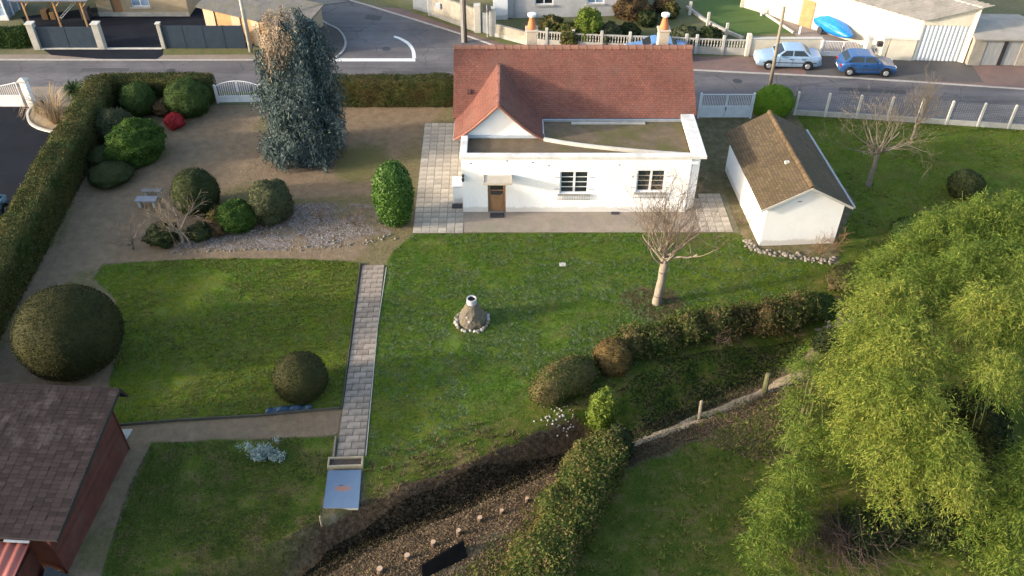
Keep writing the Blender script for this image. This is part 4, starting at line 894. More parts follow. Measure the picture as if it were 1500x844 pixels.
# poles
def pole(name, label, base, top, r0, r1, mat, arm=False):
    o = thing(name, label, 'pole', (base[0], base[1], 0)); t = (top[0]-base[0], top[1]-base[1], top[2])
    MB().tube((0, 0, -0.2), t, r0, r1, 10).build('shaft', mat, o, smooth=True)
    if arm: MB().box(t[0]-0.55, t[0]+0.55, t[1]-0.04, t[1]+0.04, t[2]-0.3, t[2]-0.22).build('cross_arm', old_wood, o)
    return o
pb_ = P(1127, 131); z_, x_ = ZX(1149, 10, pb_[1]); pole('utility_pole', 'slim wooden utility pole standing at the road beside the light blue saloon', pb_, (x_, pb_[1], z_), 0.13, 0.09, old_wood)
pb_ = P(368, 76); pole('utility_pole', 'pale concrete utility pole at the end of the dark blue panel fence', pb_, (pb_[0], pb_[1] + 0.1, 7.6), 0.17, 0.11, concrete)
pb_ = P(682, 62); pole('utility_pole', 'dark wooden utility pole behind the roof ridge with its pale strut', pb_, (pb_[0], pb_[1], 7.8), 0.13, 0.10, M('pole_dark', (0.12, 0.10, 0.085), (0.09, 0.075, 0.065), 4, 0.9, 30, 0.3)); 
o = bpy.data.objects['utility_pole.002']; MB().box(-0.30, -0.12, -0.09, 0.09, -0.2, 6.5).build('strut', concrete_pale, o)
pb_ = P(714, 55); o = thing('street_sign', 'round traffic sign seen from behind on a thin post by the garden wall', 'sign', (*pb_, 0)); MB().tube((0,0,-0.2), (0,0,2.5), 0.035).build('post', concrete_pale, o); k = MB(); k.tube((0,-0.02,2.25), (0,0.01,2.25), 0.30, k=20); k.build('plate', M('sign_back', (0.09, 0.09, 0.095), (0.07, 0.07, 0.075), 3, 0.5, 30, 0), o)
pb_ = P(459, 50); o = thing('sign_post', 'blue painted post at the corner of the side street', 'sign', (*pb_, 0)); MB().box(-0.16, 0.16, -0.05, 0.05, -0.1, 3.0).build('post', paint('blue_post', (0.10, 0.24, 0.42), 0.5, 0.1), o); MB().box(-0.22, 0.22, -0.06, 0.06, 3.0, 3.4).build('head', paint('blue_post', (0, 0, 0)), o)

# ------------------------------------------------------------------ across the road, left
pil = [P(57, 71), P(151, 71), P(241, 71)]
for (q, lab) in zip(pil, ('concrete gate pillar between the far hedge and the dark blue gate', 'concrete gate pillar between the dark blue gate and the open entrance', 'slim concrete gate pillar at the end of the dark blue panel fence')):
    o = thing('gate_pillar', lab, 'pillar', (*q, 0), 0, 'pillars of the dark blue gate'); r = 0.24 if q is not pil[2] else 0.13
    MB().box(-r, r, -r, r, -0.1, 1.88).build('shaft', concrete, o, bevel=0.015); MB().box(-r-0.05, r+0.05, -r-0.05, r+0.05, 1.88, 1.96).build('cap', concrete_pale, o, bevel=0.015)
blue_panel = M('blue_panel', (0.030, 0.048, 0.072), (0.022, 0.036, 0.055), 2, 0.5, 40, 0.1)
o = thing('panel_gate', 'dark blue solid panel gate between two concrete pillars', 'gate', (*pil[0], 0)); L = pil[1][0] - pil[0][0]
for s in (0, 1): MB().box(0.28 + s * (L - 0.52)/2, 0.28 + (s + 1) * (L - 0.56)/2 - 0.02, -0.03, 0.03, 0.06, 1.62).build('gate_leaf', blue_panel, o)
for s in (0, 1): MB().box(0.28 + s * (L - 0.52)/2, 0.28 + (s + 1) * (L - 0.56)/2 - 0.02, -0.05, -0.032, 1.50, 1.60).build('rail', blue_panel, o)
o = ribbon([(pil[0][0]+.25, pil[0][1]-.1), (pil[2][0]-.15, pil[2][1]-.1)], 0.22, -0.02, 0.06); tag(o.build('gate_sill', concrete_pale), 'pale concrete sill under the dark blue gate and entrance', 'sill')
pf = thing('panel_fence', 'dark blue panel fence beside the entrance with vertical joints', 'fence', (pil[2][0] + 0.2, pil[2][1], 0)); L = P(362, 72)[0] - pil[2][0] - 0.25
for i in range(4): MB().box(i * L/4 + 0.01, (i+1) * L/4 - 0.04, -0.03, 0.03, 0.02, 1.72).build('panel', blue_panel, pf)
for i in range(5): MB().box(i * L/4 - 0.035, i * L/4 + 0.005, -0.04, 0.04, 0.0, 1.76).build('post', M('blue_dark', (0.03, 0.04, 0.055), (0.025, 0.033, 0.045), 3, 0.5, 40, 0.1), pf)
sheet('courtyard', PP([(60, 68), (362, 70), (420, 30), (290, -10), (150, 10), (30, 25)]), 0.008, asphalt_dark)
# beige house with a pale window
beige = M('beige_render', (0.34, 0.28, 0.19), (0.27, 0.225, 0.155), 1.5, 0.9, 40, 0.2)
hx, hy = P(146, 24); o = thing('beige_house', 'beige rendered house with a pale window behind the open entrance', 'house', (hx, hy, 0)); L = P(278, 24)[0] - hx
b = MB(); wl0 = (2.7, 4.1, 0.75, 2.0); wall_face(b, 0, L, -0.1, 3.0, 0, 0.3, [(1.15, 1.95, 0.0, 2.1), wl0]); b.box(0, L, 5.7, 6.0, -.1, 3); b.box(0, .3, .3, 5.7, -.1, 3); b.box(L-.3, L, .3, 5.7, -.1, 3); b.build('wall', beige, o)
MB().box(1.2, 1.9, 0.1, 0.16, 0, 2.06).build('door', wood_mat, o)
f = MB(); x0, x1, z0, z1 = wl0; f.box(x0, x0+.07, .08, .15, z0, z1); f.box(x1-.07, x1, .08, .15, z0, z1); f.box(x0+.07, x1-.07, .08, .15, z0, z0+.07); f.box(x0+.07, x1-.07, .08, .15, z1-.07, z1); f.box(x0+.66, x0+.74, .08, .15, z0+.07, z1-.07); f = f.build('window', white_paint, o)
for s in (0, 1): MB().box(x0 + .07 + s*.67, x0 + .66 + s*.67, .11, .12, z0+.07, z1-.07).build('pane', glass_blue, f)
MB().box(x0-.1, x1+.1, -.1, .08, z0-.09, z0-.003).build('sill', concrete_pale, f)
MB().box(-0.02, L + 0.02, -0.04, -0.002, -0.1, 0.35).build('plinth', concrete, o)
roof_slope('roof', (-0.4, -0.4, 2.95), (L+.4, -0.4, 2.95), (L+.4, 3.0, 4.9), (-.4, 3.0, 4.9), shed_tile, o); roof_slope('roof', (L+.4, 6.4, 2.95), (-.4, 6.4, 2.95), (-.4, 3.0, 4.9), (L+.4, 3.0, 4.9), shed_tile, o)
# carport with timber frame
hx, hy = P(28, 40); o = thing('carport', 'timber framed carport with a blue-grey sheet roof behind the dark blue gate', 'carport', (hx, hy, 0))
for x in (0.9, 3.2, 5.2):
    for y in (0.0, 3.6): MB().box(x - .06, x + .06, y - .06, y + .06, -0.1, 2.0 + 0.07*y).build('post', tan_wood, o)
MB().box(0.3, 5.6, -0.08, 0.08, 2.0, 2.16).build('beam', tan_wood, o); MB().box(0.3, 5.6, 3.52, 3.68, 2.26, 2.42).build('beam', tan_wood, o)
for x in (0.9, 3.2, 5.2):
    k = MB(); k.tube((x, 0, 1.5), (x + 0.5, 0, 2.0), 0.045, k=4); k.build('brace', tan_wood, o)
roof_slope('roof', (0.0, -0.3, 2.18), (5.9, -0.3, 2.18), (5.9, 4.2, 2.52), (0.0, 4.2, 2.52), M('blue_sheet_roof', (0.17, 0.21, 0.28), (0.13, 0.16, 0.22), 1.5, 0.5, 30, 0.1), o, 0.05)
k = MB(); k.tube((3.0, 0.4, 0.5), (4.4, 1.0, 1.7), 0.03, k=5); k.tube((3.2, 0.3, 0.5), (4.6, 0.9, 1.7), 0.03, k=5)
for i in range(6): t = (i + .5)/6; k.tube((3.0+1.4*t, .4+.6*t, .5+1.2*t), (3.2+1.4*t, .3+.6*t, .5+1.2*t), 0.018, k=4)
kk = k.build('ladder', zinc); kk.location = (hx, hy, 0); tag(kk, 'aluminium ladder leaning under the carport', 'ladder')
for x, s, c in ((1.5, .5, (0.10, .06, .03)), (2.1, .4, (.16, .10, .05)), (4.6, .6, (.04, .04, .045))):
    k = MB().box(-s/2, s/2, -.3, .3, 0, s*1.5).build('storage_box', M('box%d' % int(x*10), c, None, 3, .8, 30, .2), bevel=0.03); k.location = (hx + x, hy + 1.6, 0); tag(k, {1.5: 'brown storage box under the carport', 2.1: 'tan storage crate under the carport', 4.6: 'black storage bin under the carport'}[x], 'box')
hx, hy = P(-40, 30); o = thing('white_conservatory', 'white framed conservatory at the far left beyond the hedge', 'conservatory', (hx, hy, 0))
MB().box(0, 2.7, 0.1, 3.0, -.1, 2.4).build('glass_wall', glass_blue, o)
for x in (0, 0.9, 1.8, 2.7): MB().box(x-.06, x+.06, 0.0, 0.098, 0, 2.46).build('mullion', white_paint, o)
for y in (1, 2, 3): MB().box(2.702, 2.78, y-.06, y+.06, 0, 2.46).build('mullion', white_paint, o)
MB().box(-.1, 2.85, -.05, 3.1, 2.46, 2.6).build('roof', white_paint, o); MB().box(-0.1, 2.8, -0.02, 0.099, 0.0, 0.35).build('base', white_paint, o)
# outbuilding with wooden doors
a_ = Vector(P(296, 6, 2.3)); c_ = Vector(P(404, 31, 2.3)); L = (c_ - a_).length; o = thing('outbuilding', 'low warm-lit outbuilding with wooden doors and grey roof behind the panel fence', 'outbuilding', (a_.x, a_.y, 0), math.atan2(c_.y-a_.y, c_.x-a_.x))
tanr = M('tan_render', (0.46, 0.37, 0.26), (0.38, 0.30, 0.21), 2, 0.9, 40, 0.2)
b = MB(); ds = [(0.9, 2.5, 0, 1.95), (3.3, 4.3, 0, 1.95), (5.0, 5.6, 0.9, 1.9)]; wall_face(b, -0.1, L + .1, -.1, 2.2, 0, .2, [d for d in ds if d[1] < L]); b.box(-.1, L+.1, 4.8, 5, -.1, 2.2); b.box(-.1, .1, .2, 4.8, -.1, 2.2); b.box(L-.1, L+.1, .2, 4.8, -.1, 2.2); b.build('wall', tanr, o)
for d in ds:
    if d[1] < L: MB().box(d[0]+.02, d[1]-.02, .08, .13, d[2], d[3]).build('door', tan_wood, o)
grey_roof = M('grey_roof', (0.135, 0.13, 0.125), (0.095, 0.092, 0.09), 2.5, 0.9, 18, 0.6, 0.03, stain=(0.10, 0.105, 0.06), sscale=1.0)
roof_slope('roof', (-.4, -.35, 2.18), (L+2.4, -.35, 2.18), (L+2.4, 2.6, 3.0), (-.4, 2.6, 3.0), grey_roof, o, 0.08, 0.03); roof_slope('roof', (L+2.4, 5.3, 2.2), (-.4, 5.3, 2.2), (-.4, 2.6, 3.0), (L+2.4, 2.6, 3.0), grey_roof, o, 0.08)
MB().box(L + .1, L + 2.2, .3, .5, -.1, 2.1).build('side_wall', concrete, o)

# ------------------------------------------------------------------ across the road, middle
gw = [P(606, 14), P(632, 22), P(700, 47), P(722, 52), P(775, 66)]
o = thing('garden_wall', 'old grey garden wall with pale stone piers at the side street', 'wall', (*gw[0], 0))
rel = [(p[0]-gw[0][0], p[1]-gw[0][1]) for p in gw]
old_wall = M('old_wall', (0.38, 0.34, 0.27), (0.24, 0.225, 0.19), 1.6, 0.95, 25, 0.4, 0.02, stain=(0.19, 0.165, 0.14), sscale=0.9)
MB().obox(rel[1], rel[2], 0.2, -.1, 1.75).build('wall_panel', old_wall, o); MB().obox(rel[3], rel[4], 0.2, -.1, 0.95).build('wall_panel', old_wall, o)
MB().obox(rel[1], rel[2], 0.30, -.1, 0.32).build('base', concrete, o); MB().obox(rel[3], rel[4], 0.30, -.1, 0.3).build('base', concrete, o)
for q in (rel[1], rel[2], rel[3]): MB().box(q[0]-.24, q[0]+.24, q[1]-.24, q[1]+.24, -.1, 2.15).build('pier', concrete_pale, o, bevel=.02)
MB().obox(rel[0], rel[1], 0.06, 0.05, 1.7).build('gate_panel', M('gate_grey', (0.17, 0.19, 0.21), (0.13, 0.145, 0.16), 2, .6, 30, .1), o); MB().obox((rel[2][0]+.28, rel[2][1]-.1), (rel[3][0]-.28, rel[3][1]+.1), 0.06, 0.05, 1.6).build('gate_panel', M('gate_grey', (0, 0, 0)), o)
k = MB().box(-.18, .18, -.1, .1, 0, .36).build('letter_box', white_paint); q = P(644, 26); k.location = (q[0] - .05, q[1] - .35, 0.9); tag(k, 'white letter box fixed to the old grey garden wall', 'letter box')
# white house behind it
hx, hy = P(734, 27); o = thing('white_house', 'pale house with dark and blue windows behind the garden shrubs', 'house', (hx, hy, 0), R(3)); L = 9.0
wz = [(2.6, 4.0, 1.0, 2.2), (6.6, 7.9, 1.0, 2.3)]; pale_r = M('pale_render', (0.50, 0.49, 0.48), (0.40, 0.39, 0.39), 1.5, .9, 40, .2)
b = MB(); wall_face(b, 0, L, -.1, 3.0, 0, .3, wz); b.box(0, L, 6.7, 7, -.1, 3); b.box(0, .3, .3, 6.7, -.1, 3); b.box(L-.3, L, .3, 6.7, -.1, 3); b.build('wall', pale_r, o)
for i, d in enumerate(wz):
    f = MB(); x0, x1, z0, z1 = d; f.box(x0, x0+.08, .08, .15, z0, z1); f.box(x1-.08, x1, .08, .15, z0, z1); f.box(x0+.08, x1-.08, .08, .15, z0, z0+.08); f.box(x0+.08, x1-.08, .08, .15, z1-.08, z1); f.box((x0+x1)/2-.04, (x0+x1)/2+.04, .08, .15, z0+.08, z1-.08); f = f.build('window', white_paint, o)
    for s in (0, 1): MB().box(x0 + .08 + s*((x1-x0)/2-.04), (x0+x1)/2 - .04 + s*((x1-x0)/2-.04), .11, .12, z0+.08, z1-.08).build('pane', glass if i == 0 else glass_blue, f)
    MB().box(x0-.1, x1+.1, -.1, .08, z0-.1, z0-.003).build('sill', concrete, f)
MB().box(-.6, 0.5, -.25, -0.01, -.1, 2.6).build('white_bay', white_wall, o); MB().tube((1.0, -.06, 0), (1.0, -.06, 2.9), .06).build('downpipe', zinc, o)
roof_slope('roof', (-.4, -.5, 2.95), (L+.4, -.5, 2.95), (L+.4, 3.5, 5.2), (-.4, 3.5, 5.2), shed_tile, o); roof_slope('roof', (L+.4, 7.5, 2.95), (-.4, 7.5, 2.95), (-.4, 3.5, 5.2), (L+.4, 3.5, 5.2), shed_tile, o)
# decorative concrete fence
cf = [P(775, 66), P(800, 68.5), P(839, 71), P(880, 73), P(921, 74.5), P(962, 76), P(1003, 77.5), P(1018, 78.5), P(1057, 80), P(1094, 81)]
o = thing('concrete_fence', 'pale concrete fence with pierced baluster panels behind the roof ridge', 'fence', (*cf[0], 0)); c0 = cf[0]
bal = MB().lathe([(0.035, 0), (0.05, 0.12), (0.025, 0.25), (0.05, 0.38), (0.035, 0.5)], 6); balm = bpy.data.meshes.new('baluster'); balm.from_pydata(bal.v, [], bal.f); balm.materials.append(concrete)
for i, q in enumerate(cf):
    a = (q[0]-c0[0], q[1]-c0[1]); MB().box(a[0]-.09, a[0]+.09, a[1]-.09, a[1]+.09, -.1, 1.42).build('post', concrete_pale, o)
    if i + 1 < len(cf):
        c = (cf[i+1][0]-c0[0], cf[i+1][1]-c0[1]); a = (a[0]+.095, a[1]); c = (c[0]-.095, c[1])
        MB().obox(a, c, .06, -.05, .55).build('base_panel', concrete, o); MB().obox(a, c, .09, 1.06, 1.16).build('top_rail', concrete, o)
        n = max(2, int((c[0]-a[0]) / .19))
        for j in range(n): t = (j+.5)/n; bo = link('baluster', balm, o); bo.location = (a[0]+(c[0]-a[0])*t, a[1]+(c[1]-a[1])*t, .555)
# garden behind it: lawn, path, little posts
sheet('lawn', PP([(1012, 3), (1075, -12), (1160, 48), (1090, 52), (1050, 40)]), 0.010, M('far_lawn', (0.050, 0.105, 0.022), (0.075, 0.115, 0.03), 1.5, .95, 20, .5, .04))
sheet('lawn', PP([(800, 62), (860, 20), (1000, 2), (1045, 40), (1088, 72), (1010, 72), (900, 68)]), 0.006, M('far_lawn2', (0.075, 0.10, 0.03), (0.12, 0.11, 0.06), 0.8, .95, 12, .5, .05))
sheet('garden_path', PP([(1076, -12), (1130, -14), (1250, 40), (1262, 80), (1192, 80), (1162, 48)]), 0.012, M('path_tan', (0.27, 0.22, 0.19), (0.21, 0.175, 0.15), 1.5, .9, 40, .2))
ribbon(PP([(1006, 12), (1030, 30), (1060, 46), (1088, 58)]), .22, -.02, .2).build('kerb', concrete, kind='structure'); ribbon(PP([(1076, -12), (1118, 20), (1162, 49)]), .14, -.02, .14).build('kerb', concrete_pale, kind='structure')
for (a, b_, l) in ((1036, 38, 'near the concrete edging'), (1063, 54, 'closest to the pierced concrete fence'), (1010, 22, 'at the corner of the far lawn')):
    k = MB().box(-.09, .09, -.09, .09, -.1, 1.05).build('garden_post', concrete_pale); k.location = (*P(a, b_), 0); tag(k, 'short pale post ' + l, 'post', 'posts of the far garden')
for (a, b_, h, l) in ((1115, 23, .5, 'small white marker post on the edge of the far path'), (1171, 50, .5, 'white marker post behind the beige wall')):
    k = MB().lathe([(.09, -.1), (.09, h), (.05, h + .1)], 8).build('marker_post', white_paint); k.location = (*P(a, b_), 0); tag(k, l, 'post')

# ------------------------------------------------------------------ across the road, right
cream = M('cream_render', (0.66, 0.60, 0.47), (0.55, 0.50, 0.40), 1.2, .9, 40, .2, stain=(0.46, 0.42, 0.34), sscale=.7)
a, c = P(1094, 81), P(1199, 82)
o = thing('boundary_wall', 'low cream boundary wall behind the light blue saloon', 'wall', (*a, 0)); MB().box(0, c[0]-a[0], -.1, .1, -.1, 1.25).build('wall_panel', cream, o); MB().box(-.04, c[0]-a[0]+.04, -.15, .15, 1.25, 1.33).build('coping', concrete_pale, o, bevel=.01); MB().box(-.2, .1, -.18, .18, -.1, 1.6).build('pier', cream, o, bevel=.02)
gate('metal_gate', 'white lattice double gate behind the parked blue hatchback', P(1201, 82.5), P(1262, 84.5), 1.15, white_metal, 0.0, 0.32, 0.10)
for q, l in ((P(1267, 85), 'cream gate pier at the lattice gate'), (P(1290, 86), 'cream gate pier carrying a dark letter box')):
    k = thing('gate_pier', l, 'pier', (*q, 0)); MB().box(-.17, .17, -.17, .17, -.1, 1.5).build('shaft', cream, k, bevel=.015); MB().box(-.21, .21, -.21, .21, 1.5, 1.58).build('cap', concrete_pale, k)
k = MB(); k.box(-.2, .2, -.15, .15, 0, .34); k = k.build('letter_box', iron, bevel=.02); q = P(1283, 86); k.location = (q[0], q[1], .95); tag(k, 'dark letter box beside the cream gate pier', 'letter box')
gate('metal_gate', 'narrow white side gate between the cream piers', P(1271, 85.2), P(1287, 86), 1.0, white_metal, 0, .3, .1, post=False)
a, c = P(1296, 86.5), P(1334, 88.5); o = thing('boundary_wall', 'short cream boundary wall joining the garage front', 'wall', (*a, 0), math.atan2(c[1]-a[1], c[0]-a[0])); L = math.hypot(c[0]-a[0], c[1]-a[1]); MB().box(0, L, -.1, .1, -.1, 1.5).build('wall_panel', cream, o); MB().box(0, L, -.14, .14, 1.5, 1.57).build('coping', concrete_pale, o)
# big garage with corrugated roof
a = P(1336, 89); c = P(1412, 91); e1 = P(1352, 28, 3.05); e2 = P(1255, 0, 3.05)
d1 = Vector((c[0]-a[0], c[1]-a[1])); WG = d1.length; ga = math.atan2(d1.y, d1.x)
gar = thing('garage', 'cream garage with white ribbed door and grey corrugated roof', 'garage', (*a, 0), 0)
dirw = (Vector(e2) - Vector(e1)).normalized(); LG = 14.0
def G(u, v): return (d1.normalized().x * u + dirw.x * v, d1.normalized().y * u + dirw.y * v)
zL, zR = 3.05, 4.05
b = MB()
def slabw(p, q, th, z0, zp, zq):
    d = (Vector(q) - Vector(p)).normalized(); n = Vector((-d.y, d.x)) * th
    b.add([(p[0],p[1],z0),(q[0],q[1],z0),(q[0]+n.x,q[1]+n.y,z0),(p[0]+n.x,p[1]+n.y,z0),(p[0],p[1],zp),(q[0],q[1],zq),(q[0]+n.x,q[1]+n.y,zq),(p[0]+n.x,p[1]+n.y,zp)], [(3,2,1,0),(4,5,6,7),(0,1,5,4),(1,2,6,5),(2,3,7,6),(3,0,4,7)])
slabw(G(0,LG), G(0,0), .22, -.1, zL, zL); slabw(G(WG,0), G(WG,LG), .22, -.1, zR, zR); slabw(G(WG,LG), G(0,LG), .22, -.1, zR, zL)
f0, f1 = .12*1, WG - .35
slabw(G(0,0), G(f0,0), .22, -.1, zL, zL+.03); slabw(G(f1,0), G(WG,0), .22, -.1, zR-.1, zR); slabw(G(f0,0.0), G(f1,0.0), .22, 2.62, zL+.03, zR-.1)
b.build('wall', cream, gar)
rib = MB(); n = 11
for i in range(n):
    u0 = f0 + (f1-f0)*i/n; u1 = f0 + (f1-f0)*(i+.55)/n; u2 = f0 + (f1-f0)*(i+1)/n
    p0, p1, p2 = Vector(G(u0,.12)), Vector(G(u1,.12)), Vector(G(u2,.12)); q0, q1 = Vector(G(u0+.03,.05)), Vector(G(u1-.03,.05))
    for s, t in ((p0,q0),(q0,q1),(q1,p1),(p1,p2)): rib.add([(s.x,s.y,.02),(t.x,t.y,.02),(t.x,t.y,2.6),(s.x,s.y,2.6)], [(0,1,2,3)])
rib.build('garage_door', M('ribbed_door', (0.62, 0.64, 0.66), (0.54, 0.56, 0.58), 2, .5, 30, .05), gar)
# corrugated roof
vs = []; fs = []; n = 150
for i in range(n + 1):
    v = -.35 + (LG + .5) * i / n; dz = .035 * math.sin(2*math.pi*i/4)
    for u in (-.35, WG + .35): p = G(u, v); vs.append((p[0], p[1], zL + .06 + (zR - zL) * u / WG + dz))
for i in range(n): fs.append((2*i, 2*i+1, 2*i+3, 2*i+2))
me = bpy.data.meshes.new('corrugated_roof'); me.from_pydata(vs, [], fs); me.materials.append(M('fibre_cement', (0.25, 0.235, 0.215), (0.185, 0.175, 0.16), 1.5, .9, 30, .3, stain=(.14, .135, .11), sscale=.8)); o = link('corrugated_roof', me, gar); so = o.modifiers.new('thick', 'SOLIDIFY'); so.thickness = .02
p = Vector(G(0, 8.9)); q = Vector(G(0, 7.9)); w_ = (q-p).normalized(); nn = Vector((w_.y, -w_.x)) * .03
b = MB(); b.obox(tuple(p + nn), tuple(q + nn), .05, 0, 2.05); b.build('side_door', tan_wood, gar)
# small garage at the far right
a = P(1416, 96); o = thing('small_garage', 'small grey garage with weathered double doors beside the big garage', 'garage', (*a, 0), R(-1.0)); W_ = 4.3
b = MB(); wall_face(b, 0, W_, -.1, 1.95, 0, .18, [(.85, 3.3, 0, 1.8)]); b.box(0, .18, .18, 3.6, -.1, 1.95); b.box(W_-.18, W_, .18, 3.6, -.1, 1.95); b.box(0, W_, 3.6, 3.78, -.1, 1.95); b.build('wall', M('drab_render', (0.36, 0.32, 0.26), (0.27, 0.24, 0.20), 1.5, .9, 40, .3, stain=(.2, .18, .15), sscale=1.2), o)
for s in (0, 1):
    MB().box(.88 + s*1.22, .88 + s*1.22 + 1.18, .04 + .03*s, .10 + .03*s, .02, 1.78).build('door', M('weathered_door', (0.34, 0.335, 0.32), (0.24, 0.24, 0.235), 2.5, .8, 40, .2, stretch=(3, 3, .4)), o)
MB().box(2.04, 2.30, .0, .03, .02, 1.78).build('door_gap', M('dark_trim', (0, 0, 0)), o)
k = MB(); k.xprism([(-.25, 1.97), (4.0, 1.97), (4.0, 2.06), (1.9, 2.5), (-.25, 2.06)], -.2, W_ + .2); k.build('roof', M('pale_roof', (0.34, 0.31, 0.27), (0.27, 0.245, 0.215), 1.2, .9, 30, .3, stain=(.22, .2, .16), sscale=.9), o)
# tarpaulin covered trailer
ta, tb = Vector(P(1188, 30)), Vector(P(1240, 66)); dd = tb - ta; L = dd.length + .6
o = thing('covered_trailer', 'trailer load wrapped in a bright blue tarpaulin in the far driveway', 'trailer', (*( (ta+tb)/2 ), 0), math.atan2(dd.y, dd.x))
bm = bmesh.new(); bmesh.ops.create_icosphere(bm, subdivisions=4, radius=1)
for v in bm.verts:
    q = v.co.copy(); sx = 1 if q.x < 0 else 1; x = q.x; w = .88 - .30 * (x > 0) * x - .1 * abs(x)
    n = mnoise.noise(q * 2.3) * .07 + mnoise.noise(Vector((q.x * 1.5, q.y * 7, q.z * 3))) * .05
    v.co = Vector((math.copysign(abs(q.x) ** .75, q.x) * L/2, math.copysign(abs(q.y) ** .7, q.y) * w * (1 + n), (.62 + (q.z ** 3 * .2 + q.z * .42) * (1 - .3 * max(0, x))) * (1 + n) + .1))
me = bpy.data.meshes.new('tarpaulin'); bm.to_mesh(me); bm.free(); me.materials.append(M('blue_tarp', (0.008, 0.21, 0.62), (0.005, 0.15, 0.48), 2, .35, 12, .3, .04, spec=.5)); me.polygons.foreach_set('use_smooth', np.ones(len(me.polygons), dtype=bool)); link('tarpaulin', me, o)
for s in (-1, 1): k = MB(); k.tube((0, s*.72, .28), (0, s*.86, .28), .28, k=16); k.build('wheel', iron, o)
k = MB(); k.tube((-L/2 - .5, 0, .4), (-L/2 + .4, 0, .4), .04); k.tube((-L/2 - .45, 0, 0), (-L/2 - .45, 0, .42), .03); k.build('drawbar', zinc, o)

# ------------------------------------------------------------------ cars
def smooth_obj(o, ang=35):
    me = o.data; me.polygons.foreach_set('use_smooth', np.ones(len(me.polygons), dtype=bool))
    try: me.set_sharp_from_angle(angle=R(ang))
    except Exception: pass
tyre_m = M('tyre', (0.018, 0.018, 0.019), (0.012, 0.012, 0.012), 5, .9, 40, .2); rim_m = paint('rim', (0.42, 0.43, 0.45), .35, .2, .5)
lamp_m = glassmat('lamp_glass', (0.5, 0.52, 0.55), .1); tail_m = paint('tail_lamp', (0.35, 0.012, 0.012), .2, .5)
car_glass = glassmat('car_glass', (0.012, 0.015, 0.019), .05)
def car(label, loc, rz, body, kind):
    """local: front at -x, right side faces -y"""
    c = thing('parked_car', label, 'car', (loc[0], loc[1], loc[2] if len(loc) > 2 else 0.02), rz)
    if kind == 'sedan':
        L, W, xs = 4.35, 1.70, [(-2.17,.62,.30,.70),(-2.10,.70,.22,.78),(-1.6,.80,.20,.84),(-.95,.90,.19,.85),(0,.93,.19,.855),(1.05,.95,.19,.85),(1.35,.96,.20,.845),(1.9,.95,.22,.82),(2.12,.90,.26,.76),(2.18,.66,.32,.72)]
        gh = [(-1.05,.905),(-.38,1.36),(-.1,1.40),(.72,1.39),(.98,1.34),(1.50,.955)]; wheels = (-1.38, 1.27); doors = (-.72, .18, 1.02)
    else:
        L, W, xs = 3.75, 1.63, [(-1.88,.60,.30,.66),(-1.8,.70,.22,.75),(-1.35,.80,.20,.80),(-.85,.89,.19,.815),(0,.92,.19,.82),(1.0,.95,.19,.815),(1.55,.96,.22,.80),(1.80,.86,.28,.76),(1.86,.62,.34,.73)]
        gh = [(-.95,.895),(-.33,1.36),(-.05,1.40),(.9,1.40),(1.25,1.34),(1.68,.95)]; wheels = (-1.22, 1.20); doors = (-.62, .35, 1.22)
    k = 9; vs = []; fs = []
    for x, zt, zb, hw in xs:
        mid = zb + (zt - zb) * .55
        ring = [(-hw*.9, zb), (-hw*.99, zb + .12), (-hw, mid), (-hw*.97, zt - .07), (-hw*.88, zt), (hw*.88, zt), (hw*.97, zt-.07), (hw, mid), (hw*.99, zb+.12), (hw*.9, zb)]
        vs += [(x, y, z) for y, z in ring]
    m = 10
    for i in range(len(xs)-1):
        for j in range(m): fs.append((i*m+j, i*m+(j+1)%m, (i+1)*m+(j+1)%m, (i+1)*m+j))
    fs += [tuple(range(m-1,-1,-1)), tuple(range((len(xs)-1)*m, len(xs)*m))]
    bo = MB().add(vs, fs).build('body', body, c); smooth_obj(bo, 40)
    hb, ht = W/2 * .93, W/2 * .74
    hw = lambda z: hb + (ht - hb) * (z - .93) / (1.40 - .93)
    vs = [(x, -hw(z), z) for x, z in gh] + [(x, hw(z), z) for x, z in gh]; n = len(gh)
    fs = [tuple(range(n)), tuple(range(2*n-1, n-1, -1))] + [((i+1)%n, i, i+n, (i+1)%n+n) for i in range(n)]
    cabin = MB().add(vs, fs).build('cabin', body, c, bevel=.03)
    def glz(name, q, par):
        ps = [Vector(v) for v in q]; nn = (ps[1]-ps[0]).cross(ps[2]-ps[0]).normalized(); cc = sum(ps, Vector())/len(ps)
        if nn.dot(cc - Vector((0.2, 0, .9))) < 0: nn = -nn
        MB().add([p + nn * .008 for p in ps] + [p - nn * .01 for p in ps], [(0,1,2,3),(7,6,5,4),(0,4,5,1),(1,5,6,2),(2,6,7,3),(3,7,4,0)]).build(name, car_glass, par)
    def lerp2(a, b, t): return (a[0]+(b[0]-a[0])*t, a[1]+(b[1]-a[1])*t)
    a, b_ = lerp2(gh[0], gh[1], .12), lerp2(gh[0], gh[1], .90); glz('windscreen', [(a[0], -hw(a[1])*.92, a[1]), (a[0], hw(a[1])*.92, a[1]), (b_[0], hw(b_[1])*.92, b_[1]), (b_[0], -hw(b_[1])*.92, b_[1])], c)
    a, b_ = lerp2(gh[-1], gh[-2], .14), lerp2(gh[-1], gh[-2], .88); glz('rear_window', [(a[0], -hw(a[1])*.9, a[1]), (a[0], hw(a[1])*.9, a[1]), (b_[0], hw(b_[1])*.9, b_[1]), (b_[0], -hw(b_[1])*.9, b_[1])], c)
    zlo, zhi = .985, 1.325
    fx = lambda z: gh[0][0] + (gh[1][0]-gh[0][0]) * (z-gh[0][1])/(gh[1][1]-gh[0][1]); rx = lambda z: gh[-1][0] + (gh[-2][0]-gh[-1][0]) * (z-gh[-1][1])/(gh[-2][1]-gh[-1][1])
    mx = doors[1]
